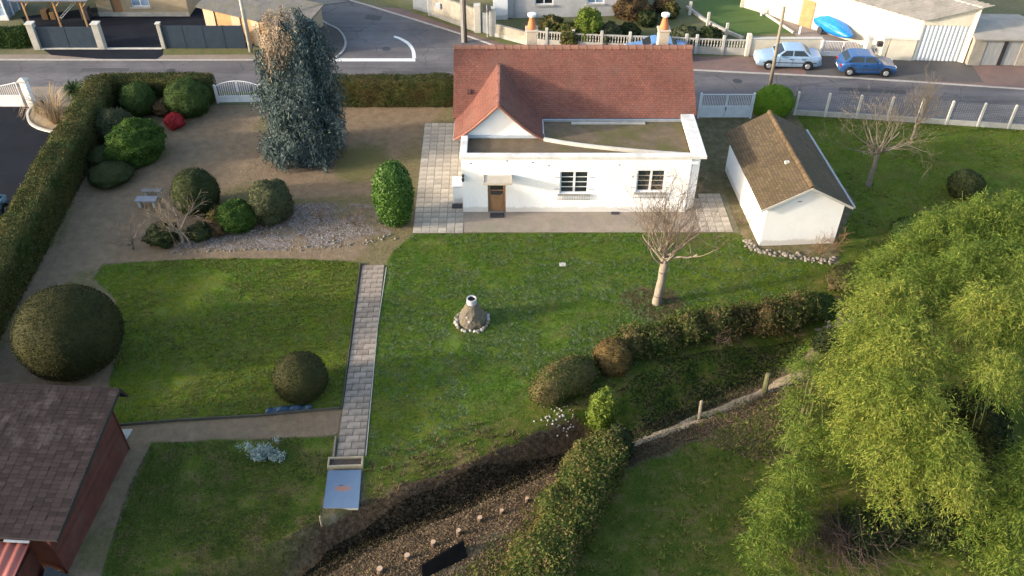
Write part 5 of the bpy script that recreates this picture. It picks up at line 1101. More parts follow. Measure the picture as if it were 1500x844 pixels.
    for s in (-1, 1):
        glz('side_window', [(fx(zlo)+.20, s*hw(zlo), zlo), (mx-.04, s*hw(zlo), zlo), (mx-.04, s*hw(zhi), zhi), (fx(zhi)+.12, s*hw(zhi), zhi)], c)
        glz('side_window', [(mx+.04, s*hw(zlo), zlo), (rx(zlo)-.22, s*hw(zlo), zlo), (rx(zhi)-.14, s*hw(zhi), zhi), (mx+.04, s*hw(zhi), zhi)], c)
        hwb = max(q[3] for q in xs)
        for d in doors: MB().box(d-.006, d+.006, s*hwb-.004 if s > 0 else s*hwb-.006, s*hwb+.006 if s > 0 else s*hwb+.004, .30, .88).build('door_seam', tyre_m, c)
        MB().box(xs[1][0]+.3, xs[-2][0]-.3, min(s*hwb, s*(hwb+.012)), max(s*hwb, s*(hwb+.012)), .50, .56).build('side_trim', M('car_trim', (.05,.055,.06), (.04,.045,.05), 3, .6, 30, 0), c)
        for d in (doors[1]-.14, doors[2]-.14): MB().box(d-.09, d+.07, min(s*hwb*.985, s*(hwb+.02)), max(s*hwb*.985, s*(hwb+.02)), .77, .80).build('door_handle', tyre_m, c)
        mr_ = MB().box(fx(.98)+.12, fx(.98)+.28, min(s*hb, s*(hb+.18)), max(s*hb, s*(hb+.18)), .95, 1.07).build('wing_mirror', body, c, bevel=.02)
        for x in wheels:
            y0, y1 = s*(hwb-.17), s*(hwb+.025)
            ar = MB(); ar.tube((x, s*(hwb-.2), .33), (x, s*(hwb+.004), .33), .355, k=22); ar.build('wheel_arch', tyre_m, c)
            w = MB(); w.tube((x, y0, .295), (x, y1, .295), .295, k=22); w = w.build('wheel', tyre_m, c)
            MB().tube((x, s*(hwb+.01), .295), (x, s*(hwb+.036), .295), .19, .165, k=16).build('rim', rim_m, w)
        x0 = xs[0][0]; MB().box(x0 - .02, x0 + .22, min(s*.36, s*.66), max(s*.36, s*.66), .56, .69).build('headlight', lamp_m, c, bevel=.02)
        x1 = xs[-1][0]; MB().box(x1 - .16, x1 + .015, min(s*.46, s*.73), max(s*.46, s*.73), .60, .78).build('tail_light', tail_m, c, bevel=.02)
    MB().box(xs[0][0]-.06, xs[0][0]+.14, -W/2*.86, W/2*.86, .28, .50).build('bumper', body, c, bevel=.04); MB().box(xs[-1][0]-.14, xs[-1][0]+.06, -W/2*.86, W/2*.86, .30, .52).build('bumper', body, c, bevel=.04)
    MB().box(xs[0][0]-.075, xs[0][0]-.061, -.26, .26, .34, .44).build('number_plate', white_paint, c); MB().box(xs[-1][0]+.061, xs[-1][0]+.075, -.26, .26, .40, .50).build('number_plate', white_paint, c)
    return c
x, y = P(1151, 95); car('light blue saloon parked by the low cream wall', (x, y, .03), R(-3), paint('light_blue_paint', (0.30, 0.42, 0.56), .3, .7, .25), 'sedan')
x, y = P(1265, 105); car('dark blue hatchback parked behind the light blue saloon', (x, y, .03), R(180 - 4), paint('dark_blue_paint', (0.025, 0.09, 0.25), .28, .8, .2), 'hatch')
x, y = P(958, 79); car('blue car mostly hidden behind the roof ridge of the house', (x, y - .6, .03), R(-2), paint('mid_blue_paint', (0.10, 0.23, 0.45), .3, .7, .2), 'sedan')
x, y = P(-14, 318); car("pale blue car at the edge of the neighbour's tarmac yard", (x - .05, y - .9, .02), R(86), paint('pale_blue_paint', (0.17, 0.33, 0.48), .3, .7, .2), 'hatch')

# ------------------------------------------------------------------ vegetation
def tri(V, F):
    V = np.asarray(V, float); out = []
    for f in F:
        for i in range(1, len(f) - 1): out.append((f[0], f[i], f[i+1]))
    return V, np.array(out)
def leaf_quads(p, n, size, aspect=0.5, spread=0.8, droop=0.0, rg=rng):
    """kite leaves at points p with facing n"""
    m = len(p); r = rg.normal(size=(m, 3)); f = n + spread * r; f /= np.linalg.norm(f, axis=1)[:, None] + 1e-9
    t = rg.normal(size=(m, 3)); t[:, 2] -= droop; t -= (t * f).sum(1)[:, None] * f; t /= np.linalg.norm(t, axis=1)[:, None] + 1e-9
    s = np.cross(f, t); L = (size * rg.uniform(0.6, 1.3, m))[:, None]; w = L * aspect / 2
    V = np.stack([p - t*L*.5, p + s*w, p + t*L*.5, p - s*w], 1).reshape(-1, 3)
    return V, np.arange(4*m).reshape(-1, 4)
def scatter(V, T, dens, size, jit=0.03, inset=0.03, aspect=0.6, spread=0.7, droop=0.0, zmin=None):
    a, b, c = V[T[:,0]], V[T[:,1]], V[T[:,2]]; cr = np.cross(b-a, c-a); ar = np.linalg.norm(cr, axis=1) / 2; nn = cr / (2*ar[:,None] + 1e-12)
    ok = nn[:,2] > -0.75; ar = np.where(ok, ar, 0); n = int(ar.sum() * dens)
    idx = rng.choice(len(T), n, p=ar/ar.sum()); u = rng.random((n,1)); v = rng.random((n,1)); k = u + v > 1; u = np.where(k, 1-u, u); v = np.where(k, 1-v, v)
    p = a[idx] + u*(b-a)[idx] + v*(c-a)[idx] + nn[idx] * rng.uniform(-inset, jit, (n,1))
    return leaf_quads(p, nn[idx], size, aspect, spread, droop)
def join(parts):
    V = []; F3 = []; F4 = []; o = 0
    for v, f in parts:
        f = np.asarray(f); V.append(v); (F3 if f.shape[1] == 3 else F4).append(f + o); o += len(v)
    return np.concatenate(V), [x for x in ([np.concatenate(F3)] if F3 else []) + ([np.concatenate(F4)] if F4 else [])]
def blob(c, r, sub=3, amp=0.08, freq=1.6, seed=0, cutz=None, power=1.0):
    bm = bmesh.new(); bmesh.ops.create_icosphere(bm, subdivisions=sub, radius=1.0); sv = Vector((seed*3.7, seed*1.9, seed*5.3))
    V = []; 
    for v in bm.verts:
        d = v.co.normalized(); n = mnoise.noise(d*freq + sv)*amp*1.6 + mnoise.noise(d*freq*2.7 + sv)*amp
        q = d * (1 + n)
        if power != 1.0: q = Vector([math.copysign(abs(a)**power, a) for a in q])
        V.append((c[0] + q.x*r[0], c[1] + q.y*r[1], c[2] + q.z*r[2]))
    T = np.array([[v.index for v in f.verts] for f in bm.faces]); bm.free(); V = np.array(V)
    if cutz is not None: V[:,2] = np.maximum(V[:,2], cutz)
    return V, T
def hedge_core(pts, w, h, z0=0.0, seg=0.35, amp=0.07, seed=0, round_=0.25, wtop=None):
    """rounded box along a polyline, noisy surface"""
    line = []
    for i in range(len(pts)-1):
        a, b = Vector(pts[i][:2]), Vector(pts[i+1][:2]); n = max(1, int((b-a).length/seg))
        for k in range(n): line.append(a.lerp(b, k/n))
    line.append(Vector(pts[-1][:2])); wt = wtop or w
    prof = [(-.5, 0.0), (-.5, .25), (-.5, .5), (-.5, .78), (-.47, .93), (-.36, 1.0), (-.12, 1.0), (.12, 1.0), (.36, 1.0), (.47, .93), (.5, .78), (.5, .5), (.5, .25), (.5, 0.0)]
    V = []; n = len(line); k = len(prof)
    for i, p in enumerate(line):
        d = (line[min(i+1,n-1)] - line[max(i-1,0)]).normalized(); nn = Vector((-d.y, d.x)); e = min(i, n-1-i); es = {0: .80, 1: .96}.get(e, 1.0)
        for q, (u, z) in enumerate(prof):
            ww = w + (wt - w) * z; pt = Vector((p.x + nn.x*u*ww*es, p.y + nn.y*u*ww*es, z0 + z*h*(1 if e else .96)))
            if z > 0: s = Vector((seed, seed*2, 0)); pt += Vector((nn.x*u*2, nn.y*u*2, z*.8)) * (mnoise.noise(pt*0.9 + s)*amp*1.5 + mnoise.noise(pt*2.6 + s)*amp)
            V.append(tuple(pt))
    F = []
    for i in range(n-1):
        for q in range(k-1): F.append((i*k+q, (i+1)*k+q, (i+1)*k+q+1, i*k+q+1))
    F += [tuple(range(k)), tuple(range((n-1)*k, n*k))[::-1]]
    V, T = tri(V, F)
    # outward normals
    cr = np.cross(V[T[:,1]]-V[T[:,0]], V[T[:,2]]-V[T[:,0]]); 
    if (cr[:,2] * (V[T].mean(1)[:,2] > z0 + h*.95)).sum() < 0: T = T[:, ::-1]
    return V, T
def plant(name, label, cat, core, mat, dens, size, jit=.05, aspect=.6, spread=.7, droop=0, group=None, extra=None, parent=None, core_in=.04):
    """one shrub or hedge: inner mass and leaves in one mesh"""
    V, T = core; V = np.asarray(V, float)
    c = V.mean(0); parts = [((V - c) * (1 - core_in) + c, T), scatter(V, T, dens, size, jit, .05, aspect, spread, droop), scatter(V, T, dens*.07, size*1.25, jit + .09, 0, .35, 1.6, -.6)]
    if extra: parts += extra
    V2, F2 = join(parts); base = np.array([c[0], c[1], V[:,2].min()])
    o = link(name, mesh_np(name, V2 - base, F2, mat), parent); o.location = base
    if label: tag(o, label, cat, group)
    return o
G_dark = leafmat('leaf_dark', [(0.012, 0.021, 0.008), (0.023, 0.035, 0.012), (0.042, 0.050, 0.018)], 1.2, .15)
G_yew = leafmat('leaf_yew', [(0.014, 0.019, 0.007), (0.025, 0.030, 0.010), (0.044, 0.043, 0.015)], 1.4, .1)
G_hedge = leafmat('leaf_hedge', [(0.020, 0.034, 0.010), (0.040, 0.058, 0.015), (0.078, 0.076, 0.023), (0.092, 0.070, 0.026)], 0.9, .2)
G_front = leafmat('leaf_front_hedge', [(0.022, 0.040, 0.011), (0.042, 0.060, 0.015), (0.075, 0.072, 0.026), (0.10, 0.065, 0.03)], 0.8, .2)
G_laurel = leafmat('leaf_laurel', [(0.024, 0.070, 0.010), (0.050, 0.122, 0.016), (0.09, 0.17, 0.026)], 1.6, .3, .5, .3)
G_mid = leafmat('leaf_mid', [(0.019, 0.042, 0.010), (0.034, 0.064, 0.015), (0.058, 0.086, 0.024)], 1.5, .22)
G_bright = leafmat('leaf_bright', [(0.022, 0.056, 0.010), (0.040, 0.088, 0.015), (0.072, 0.115, 0.024)], 1.5, .28)
G_grey = leafmat('leaf_grey', [(0.034, 0.044, 0.022), (0.052, 0.062, 0.031), (0.084, 0.09, 0.045)], 1.5, .2)
G_brown = leafmat('leaf_brown', [(0.040, 0.028, 0.015), (0.075, 0.050, 0.024), (0.125, 0.082, 0.040)], 1.2, .2)
G_scrub = leafmat('leaf_scrub', [(0.024, 0.042, 0.011), (0.050, 0.074, 0.018), (0.088, 0.098, 0.027), (0.125, 0.095, 0.042)], 1.0, .25)
G_red = leafmat('leaf_red', [(0.22, 0.018, 0.022), (0.34, 0.03, 0.038), (0.46, 0.055, 0.06)], 2, .3)
G_bam = leafmat('leaf_bamboo', [(0.070, 0.118, 0.020), (0.145, 0.200, 0.034), (0.225, 0.268, 0.048), (0.30, 0.31, 0.070)], 0.55, .5, .7)
G_bam2 = leafmat('leaf_bamboo_green', [(0.060, 0.105, 0.018), (0.115, 0.175, 0.028), (0.205, 0.245, 0.046)], 0.7, .45, .55)
G_cedar = leafmat('needle_blue', [(0.024, 0.042, 0.043), (0.060, 0.088, 0.090), (0.125, 0.158, 0.150)], 0.9, .12, .8)
G_dead = leafmat('needle_dead', [(0.15, 0.11, 0.075), (0.26, 0.20, 0.14), (0.38, 0.31, 0.23)], 1.5, .15)
G_silver = leafmat('leaf_silver', [(0.16, 0.20, 0.18), (0.25, 0.31, 0.28), (0.36, 0.42, 0.38)], 2, .2)
G_dry = leafmat('leaf_dry', [(0.28, 0.20, 0.12), (0.38, 0.28, 0.17), (0.46, 0.35, 0.23)], 2, .2)

class Tubes:
    def __init__(s): s.V = []; s.F = []; s.o = 0
    def seg(s, a, b, r0, r1, k=5):
        d = b - a; L = np.linalg.norm(d); 
        if L < 1e-6: return
        d = d / L; u = np.cross(d, [0.3, 0.2, 1.0] if abs(d[2]) < .9 else [1, 0, 0]); u /= np.linalg.norm(u); w = np.cross(d, u)
        t = np.arange(k) * 2*math.pi/k; ring = np.outer(np.cos(t), u) + np.outer(np.sin(t), w)
        s.V.append(np.concatenate([a + ring*r0, b + ring*r1])); i = np.arange(k); s.F.append(np.stack([i, (i+1)%k, (i+1)%k+k, i+k], 1) + s.o); s.o += 2*k
    def mesh(s, name, mat): return mesh_np(name, np.concatenate(s.V), [np.concatenate(s.F)], mat, True)
# clipped balls --------------------------------------------------------------
def ball(px, py, rx_px, ry_px, label, mat, squash=1.0, dens=420, size=.07, group='clipped ball bushes', seed=0, amp=.025):
    """px,py = centre of its outline in the photograph"""
    bx, by = P(px, py); z = .8
    for _ in range(8):
        sc_ = FPX / (by * math.cos(PITCH) + (CAMH - z) * math.sin(PITCH)); r = rx_px / sc_ * .965; z = r * squash * .80
        bx, by = P(px, py, z)
    return plant('ball_bush', label, 'bush', blob((bx, by, z), (r, r, r*squash), 4, amp, 2.2, seed, 0.0), mat, dens, size, .035, .6, .55, group=group)
ball(100, 487, 77, 68, 'huge dark clipped ball bush at the corner of the left lawn', G_yew, .92, 500, .065, seed=1, amp=.02)
ball(440, 553, 41, 38, 'clipped dark ball bush on the lawn beside the slab path', G_yew, .98, 600, .055, seed=2)
ball(286, 283, 36, 37, 'dark clipped ball bush on the tan gravel behind the bare fruit tree', G_dark, 1.05, 420, .07, seed=3, amp=.05)
ball(1415, 271, 26, 19, 'small very dark round bush on the right lawn', G_dark, .85, 400, .08, seed=4, amp=.08)
ball(203, 146, 27, 27, 'mid-green round bush inside the hedge corner', G_mid, 1.0, 380, .08, seed=5, amp=.07)
ball(275, 144, 34, 26, 'broad dark green round bush next to the white arched gate', G_mid, .85, 380, .08, seed=6, amp=.09)
ball(255, 178, 14, 12, 'small bright red shrub at the edge of the gravel', G_red, .85, 600, .08, group=None, seed=7, amp=.12)
ball(240, 158, 16, 15, 'brownish low shrub between the two round green bushes', G_brown, .8, 350, .09, group=None, seed=8, amp=.14)
ball(165, 184, 30, 25, 'grey-green loose bush along the diagonal hedge', G_grey, .8, 340, .10, group=None, seed=9, amp=.14)
ball(199, 210, 42, 33, 'bright green lumpy bush at the gravel edge', G_bright, .75, 340, .11, group=None, seed=10, amp=.16)
ball(150, 229, 24, 20, 'low smooth green cushion bush under the lumpy bright bush', G_dark, .6, 400, .06, group=None, seed=11, amp=.06)
ball(162, 255, 34, 17, 'flat dark green cushion bush on the gravel edge', G_dark, .42, 400, .06, group=None, seed=12, amp=.06)
ball(395, 297, 34, 36, 'grey-green rounded bush at the rockery', G_grey, 1.0, 360, .09, group=None, seed=13, amp=.12)
ball(347, 318, 28, 26, 'glossy green bush between the dark ball and the rockery', G_bright, .85, 340, .11, group=None, seed=14, amp=.16)
ball(318, 312, 15, 13, 'small olive shrub beside the glossy green bush', G_hedge, .8, 360, .09, group=None, seed=15, amp=.14)
ball(238, 343, 24, 18, 'low dark shrub under the bare fruit tree', G_dark, .7, 300, .10, group=None, seed=16, amp=.2)
ball(292, 340, 18, 14, 'low dark rockery shrub right of the bare fruit tree', G_dark, .7, 300, .10, group=None, seed=17, amp=.2)
ball(318, 335, 14, 12, 'small reddish brown rockery shrub', G_brown, .7, 300, .09, group=None, seed=18, amp=.2)
ball(897, 523, 30, 31, 'brown and green rounded bush at the lawn end above the ditch', leafmat('leaf_rust', [(0.032, 0.036, 0.013), (0.072, 0.056, 0.02), (0.13, 0.086, 0.032)], 1.2, .2), .95, 420, .08, group=None, seed=19, amp=.07)
# laurel column
lx, ly = P(578, 335)
plant('laurel_bush', 'bright green oval laurel column beside the slab terrace', 'bush', blob((lx, ly + .75, 1.62), (1.0, 1.0, 1.95), 4, .05, 1.8, 21, 0.0, .9), G_laurel, 260, .15, .08, .5, .8)
# hedges ---------------------------------------------------------------------
plant('hedge', 'clipped green and brown hedge along the road between cedar and house', 'hedge', hedge_core([(P(488,157)[0]-.3, P(488,157)[1]+.55), (P(664,157)[0]+.2, P(664,157)[1]+.55)], 1.15, 1.85, seed=1), G_front, 420, .085, .06)
plant('hedge', 'long diagonal hedge with brownish top beside the neighbouring tarmac yard', 'hedge', hedge_core([P(160, 150), P(112, 240), P(70, 318), P(25, 402), P(-60, 555), P(-140, 700)], 1.75, 2.05, seed=2, amp=.09), G_hedge, 330, .10, .08)
plant('hedge', 'dark hedge behind the round bushes at the road corner', 'hedge', hedge_core([P(150, 148), P(230, 147), P(318, 147)], 1.25, 1.75, seed=3, amp=.06), G_hedge, 360, .09, .06)
plant('hedge', 'light green leafy hedge beyond the road left of the dark blue gate', 'hedge', hedge_core([P(-140, 67), P(46, 67)], 1.0, 1.35, seed=4, amp=.1), G_mid, 260, .13, .1)
hb_ = [P(884, 668), P(850, 730), P(815, 800), P(770, 890), P(740, 960)]
plant('hedge', 'yellow-green leafy hedge running down from the ditch to the picture foot', 'hedge', hedge_core(hb_, 1.85, 1.75, seed=5, amp=.30, z0=-.25), leafmat('leaf_hedge_yellow', [(0.034, 0.056, 0.013), (0.070, 0.092, 0.020), (0.125, 0.120, 0.034), (0.165, 0.115, 0.055)], 1.1, .3), 300, .12, .16, .5, .9)
hx, hy = P(1130, 178)
plant('conifer', 'bright green clipped conifer between the pale gate and the shed roof', 'bush', blob((hx + .1, hy + .7, .95), (1.35, .9, 1.15), 4, .06, 1.5, 30, 0.0), leafmat('leaf_lime', [(0.07, 0.15, 0.014), (0.125, 0.225, 0.022), (0.18, 0.28, 0.03)], 1.5, .35), 420, .08, .05)
# shrubs along the ditch --------------------------------------------------------
def mound(px, py, w, d, h, label, mat, seed, rot=0.0, dens=300, size=.10, amp=.16, zb=None, name='shrub', group=None, lobes=1):
    x, y = P(px, py); z = gz(x, y) if zb is None else zb
    lr = np.random.default_rng(seed); n = max(1, lobes); Vs = []; Ts = []; o_ = 0
    for i in range(n):
        f = (i + .5)/n*2 - 1; cx = w*.78*f + lr.normal(0, .08*w); q = lr.uniform(.45, 1.4)
        v, t = blob((cx if n > 1 else 0, lr.normal(0, .32*d) if n > 1 else 0, h*.40*q), ((w*1.5/n if n > 1 else w), d*lr.uniform(.7, 1.0) if n > 1 else d, h*.6*q), 3 if n > 1 else 4, amp, 1.8, seed + i*1.7, -.05); Vs.append(v); Ts.append(t + o_); o_ += len(v)
    V = np.concatenate(Vs); T = np.concatenate(Ts); c, s = math.cos(R(rot)), math.sin(R(rot))
    V = np.stack([V[:,0]*c - V[:,1]*s + x, V[:,0]*s + V[:,1]*c + y, V[:,2] + z], 1)
    ex = None
    if lobes > 1 and h > .8:
        tb = Tubes()
        for i in range(int(w*110)):
            f = lr.uniform(-1, 1); a_ = lr.uniform(0, 6.28); p0 = np.array([w*.9*f, lr.normal(0, .3*d), h*.3]); e_ = p0 + np.array([math.cos(a_)*.5, math.sin(a_)*.5, lr.uniform(.2, .85)*h + .1]); q = lambda u: np.array([u[0]*c - u[1]*s + x, u[0]*s + u[1]*c + y, u[2] + z]); tb.seg(q(p0), q(e_), .012, .005, 3)
        ex = [(np.concatenate(tb.V), np.concatenate(tb.F))]
    return plant(name, label, 'shrub', (V, T), mat, dens, size, .10 if lobes == 1 else .34, .55, .9, group=group, extra=ex, core_in=.04 if lobes == 1 else .10)
mound(824, 572, 1.75, .85, 1.35, 'long clipped olive bush below the lawn, next to the rounded brown bush', G_scrub, 40, 35, 380, .085, .08)
mound(958, 506, 1.7, .8, .95, 'low rusty thicket behind the rounded brown bush', G_scrub, 41, 18, 260, .12, .28, lobes=5)
mound(1030, 490, 1.9, .85, .92, 'low olive thicket below the bare tree trunk', G_scrub, 42, 12, 260, .12, .28, lobes=5)
mound(1095, 480, 1.8, .8, .9, 'rusty tipped thicket over the ditch', leafmat('leaf_rusty', [(0.024, 0.032, 0.011), (0.055, 0.052, 0.018), (0.105, 0.070, 0.032)], 1.3, .2), 43, 12, 260, .12, .28, lobes=5)
mound(1155, 468, 1.7, .8, .95, 'green and rust thicket over the ditch below the shed', G_scrub, 44, 20, 260, .12, .28, lobes=5)
mound(1195, 455, .9, .7, .9, 'small green bush between thicket and mound below the shed', G_mid, 45, 30)
mound(1237, 412, 1.25, .8, 1.1, 'olive green mound of leaves below the shed corner', G_scrub, 46, 35, 400, .09)
mound(1275, 396, .9, .7, .9, 'small yellow-green bush between the mound and the bamboo', G_bam2, 47, 30)
mound(1340, 345, 1.5, .9, 1.0, 'low green shrub on the right lawn in front of the bamboo tops', G_mid, 48, 20)
mound(1215, 500, .9, .6, .6, 'dark undergrowth in the upper ditch by the bamboo', G_dark, 49, 30)
mound(880, 615, .5, .45, 2.1, 'bright young bush rising at the top end of the yellow-green hedge', G_bam2, 52, 0, 260, .13, .2, -.4)
mound(905, 655, .55, .7, 1.3, 'dark bush at the hedge end above the ditch', G_dark, 53, 0)
mound(345, 668, .1, .1, .1, 'grey', G_silver, 54) if False else None
# silver plant
def spray(c, n, L, up, mat, name, label, cat, w=.05, curl=.5, spreadr=.2, group=None):
    """tuft of long narrow leaves"""
    V = []; F = []; o = 0
    for i in range(n):
        t = rng.uniform(0, 2*math.pi); l = L * rng.uniform(.6, 1.2); d = np.array([math.cos(t), math.sin(t), 0]); s = np.array([-d[1], d[0], 0]); b0 = d * rng.uniform(0, spreadr) * .9
        u = up * rng.uniform(.5, 1.2); pts = [b0, b0 + d*l*.35 + np.array([0,0,u*l*.6]), b0 + d*l*.7 + np.array([0,0,u*l*.75]), b0 + d*l + np.array([0,0,u*l*(.75 - curl)])]
        for k, p in enumerate(pts): ww = w * (1, .9, .6, .1)[k]; V += [p - s*ww/2, p + s*ww/2]
        for k in range(3): F.append((o+2*k, o+2*k+1, o+2*k+3, o+2*k+2))
        o += 8
    ob = link(name, mesh_np(name, np.array(V), [np.array(F)], mat)); ob.location = c; return tag(ob, label, cat, group)
x, y = P(387, 668)
V = []; pts = []
for i in range(60): t = rng.uniform(0, 6.28); r = abs(rng.normal(0, .42)); pts.append((r*1.5*math.cos(t), r*.75*math.sin(t), rng.uniform(.05, .38)))
pc = np.repeat(np.array(pts), 26, 0) + rng.normal(0, .075, (60*26, 3)); pc[:,2] = np.abs(pc[:,2]); lv = leaf_quads(pc, np.tile([0,0,1.0], (len(pc),1)), .15, .28, 1.0)
o = link('silver_plant', mesh_np('silver_plant', *[lv[0], [lv[1]]], G_silver)); o.location = (x, y, 0); tag(o, 'sprawling silvery grey-green plant on the lower lawn', 'plant')
x, y = P(82, 180); spray((x, y, .03), 260, 1.6, 1.5, G_dry, 'ornamental_grass', 'tall dry ornamental grass clump in the kerbed bed', 'grass', .035, .25, .3)
x, y = P(118, 158); pt = thing('palm', 'small fan palm on a pale trunk in the kerbed bed', 'palm', (x, y, .03)); MB().lathe([(.13, -.1), (.10, .4), (.11, .9)], 8).build('trunk', bark_pale, pt); q = spray((0, 0, .9), 190, .85, .9, G_mid, 'crown', 'x', 'x', .07, .7, .06); q.parent = pt
for k_ in ('label', 'category'): del q[k_]
ball(62, 158, 11, 9, 'small dark bush next to the white gate pillar', G_dark, .8, 400, .08, group=None, seed=22, amp=.15)
ball(106, 176, 9, 6, 'tiny purple-black bush in the kerbed bed', leafmat('leaf_black', [(0.02, 0.014, 0.018), (0.035, 0.024, 0.03), (0.055, 0.04, 0.045)], 2, .1), .7, 400, .07, group=None, seed=23, amp=.15)
ball(98, 165, 9, 5, 'tiny yellow-green bush in the kerbed bed', G_hedge, .7, 400, .07, group=None, seed=24, amp=.15)
# far gardens
for px, py, r, sq, mt, lab in ((862, 42, 22, 1.3, G_bam2, 'tall yellow-green shrub in front of the pale house'), (835, 52, 20, .9, G_scrub, 'olive shrub next to the tall yellow-green shrub'), (890, 52, 20, .9, G_grey, 'grey-green shrub behind the pierced concrete fence'), (808, 38, 18, .8, G_scrub, 'brown-green shrub at the corner of the pale house'), (920, 48, 18, .7, G_dark, 'dark low shrub in the far garden'), (948, 28, 16, .7, G_dark, 'dark shrub at the back of the far garden'), (983, 16, 12, 1.0, G_hedge, 'small yellow shrub by the far lawn'), (1005, 52, 22, .5, G_grey, 'flat pale grey shrub behind the second chimney'), (925, 12, 30, .5, G_brown, 'wide brown shrub bed at the back of the far garden'), (1040, 52, 18, .6, G_dark, 'dark low shrub at the far lawn edging'), (975, 8, 16, .7, G_brown, 'brown shrub behind the small yellow shrub')):
    ball(px, py, r, r, lab, mt, sq, 160, .17, group=None, seed=px, amp=.2)

# weeping blue cedar -------------------------------------------------------------
cxx, cyy = P(447, 232); cd = thing('weeping_cedar', 'tall weeping blue cedar with a bare brown top on the gravel', 'tree', (cxx, cyy, 0)); CH = 8.7
MB().tube((0.1, .3, -.2), (.15, .4, 4.5), .28, .17, 10).build('trunk', bark, cd)
def c_axis(t): return np.array([.12 + .1*t - .5*max(0, t - .85)/.15, .35 + .25*t])                       # crown axis leans to the left
def c_rad(t): return np.interp(t, [0, .06, .2, .4, .6, .75, .88, .96, 1.0], [2.1, 2.3, 2.2, 2.0, 1.9, 1.8, 1.6, 1.15, .5])
V = []; K = 22; lv = 26
for j in range(lv + 1):
    t = j / lv; a = c_axis(t); r = c_rad(t) * .64
    for i in range(K):
        th = 2*math.pi*i/K; d = Vector((math.cos(th)*1.6, math.sin(th)*1.6, t*5)); q = r * (1 + .34*mnoise.noise(d) + .30*mnoise.noise(d*2.5))*(1 if t < .72 else max(.25, 1 - (t-.72)*2.6)); V.append((a[0] + q*math.cos(th), a[1] + q*.82*math.sin(th), .15 + t*CH*.94))
F = [(j*K+i, j*K+(i+1)%K, (j+1)*K+(i+1)%K, (j+1)*K+i) for j in range(lv) for i in range(K)] + [tuple(range(lv*K, (lv+1)*K))]
coreV, coreT = tri(V, F)
def strands(n, tr, thr=None, size=.19, Lr=(.6, 1.5)):
    P_ = []; N_ = []
    nb = max(8, n // 16); bt = rng.uniform(tr[0], tr[1], nb); bth = rng.uniform(0, 2*math.pi, nb) if thr is None else rng.uniform(thr[0], thr[1], nb); bo = rng.uniform(.78, 1.16, nb); bi = rng.integers(0, nb, n)
    fr = rng.random(n) < .35; t = np.where(fr, rng.uniform(tr[0], tr[1], n), np.clip(bt[bi] + rng.normal(0, .012, n), 0, 1)); th = np.where(fr, rng.uniform(0, 6.2832, n) if thr is None else rng.uniform(thr[0], thr[1], n), bth[bi] + rng.normal(0, .13, n)); BO = iter(np.where(fr, .86, bo[bi]))
    for a, b_ in zip(t, th):
        ax = c_axis(a); lump = 1 + .36*mnoise.noise(Vector((math.cos(b_)*1.6, math.sin(b_)*1.6, a*5))) + .34*mnoise.noise(Vector((math.cos(b_)*4, math.sin(b_)*4, a*12)))
        r = c_rad(a) * lump * next(BO) * rng.uniform(.80, 1.02); L = rng.uniform(*Lr) * rng.choice([.5, 1, 1.5]); k = int(L / .085); d = np.array([math.cos(b_), math.sin(b_)*.82])
        z = .15 + a*CH; s = np.arange(k) * .085
        arch = r + .16*np.sin(np.minimum(s/.5, 1.57)) ; x = ax[0] + d[0]*arch + rng.normal(0,.05,k); y = ax[1] + d[1]*arch + rng.normal(0,.05,k); zz = z - s*.95 + .1
        ok = zz > .03; P_.append(np.stack([x, y, zz], 1)[ok]); N_.append(np.tile([d[0], d[1], .25], (ok.sum(), 1)))
    P_ = np.concatenate(P_); N_ = np.concatenate(N_)
    return leaf_quads(P_ + rng.normal(0, .035, P_.shape), N_, size * 1.25, .24, .75, 1.3)
V2, F2 = join([(coreV, coreT), strands(4200, (.02, .78)), strands(420, (.74, .97), (-1.3, .9))]); link('crown', mesh_np('crown', V2, F2, G_cedar), cd)
V2, F2 = join([strands(520, (.78, 1.0), (1.0, 5.0), .13, (.4, 1.1)), strands(330, (.68, .84), (2.2, 4.6), .13, (.3, .9))]); o = link('dead_top', mesh_np('dead_top', V2, F2, G_dead), cd); o['label'] = 'bare brown drooping top'

# bare trees ----------------------------------------------------------------------
def grow(tb, p, d, L, r, depth, rnd, up=.15, bend=.25, kids=(2, 4), shrink=.68, tw=None, minr=.004):
    n = max(2, int(L / .22)); step = L / n; pts = [(p, r)]
    for i in range(n):
        d = d + rnd.normal(0, bend * .45, 3) + np.array([0, 0, up * .3]); d /= np.linalg.norm(d); q = p + d*step; r2 = max(minr, r * (1 - .55*(i+1)/n) if depth else r*(1 - .9*(i+1)/n))
        tb_ = tw if (tw is not None and r < .018) else tb
        tb_.seg(p, q, max(minr, r * (1 - .55*i/n) if depth else r*(1-.9*i/n)), r2, 6 if r > .05 else (4 if r > .015 else 3)); p = q; pts.append((p.copy(), r2))
    if depth:
        for _ in range(rnd.integers(kids[0], kids[1] + 1)):
            i = rnd.integers(max(1, n//3), n + 1); q, rr = pts[i]; nd_ = d + rnd.normal(0, .62, 3); nd_[2] += up; nd_ /= np.linalg.norm(nd_)
            grow(tb, q, nd_, L * shrink * rnd.uniform(.7, 1.15), max(minr, rr * .62), depth - 1, rnd, up, bend, kids, shrink, tw, minr)
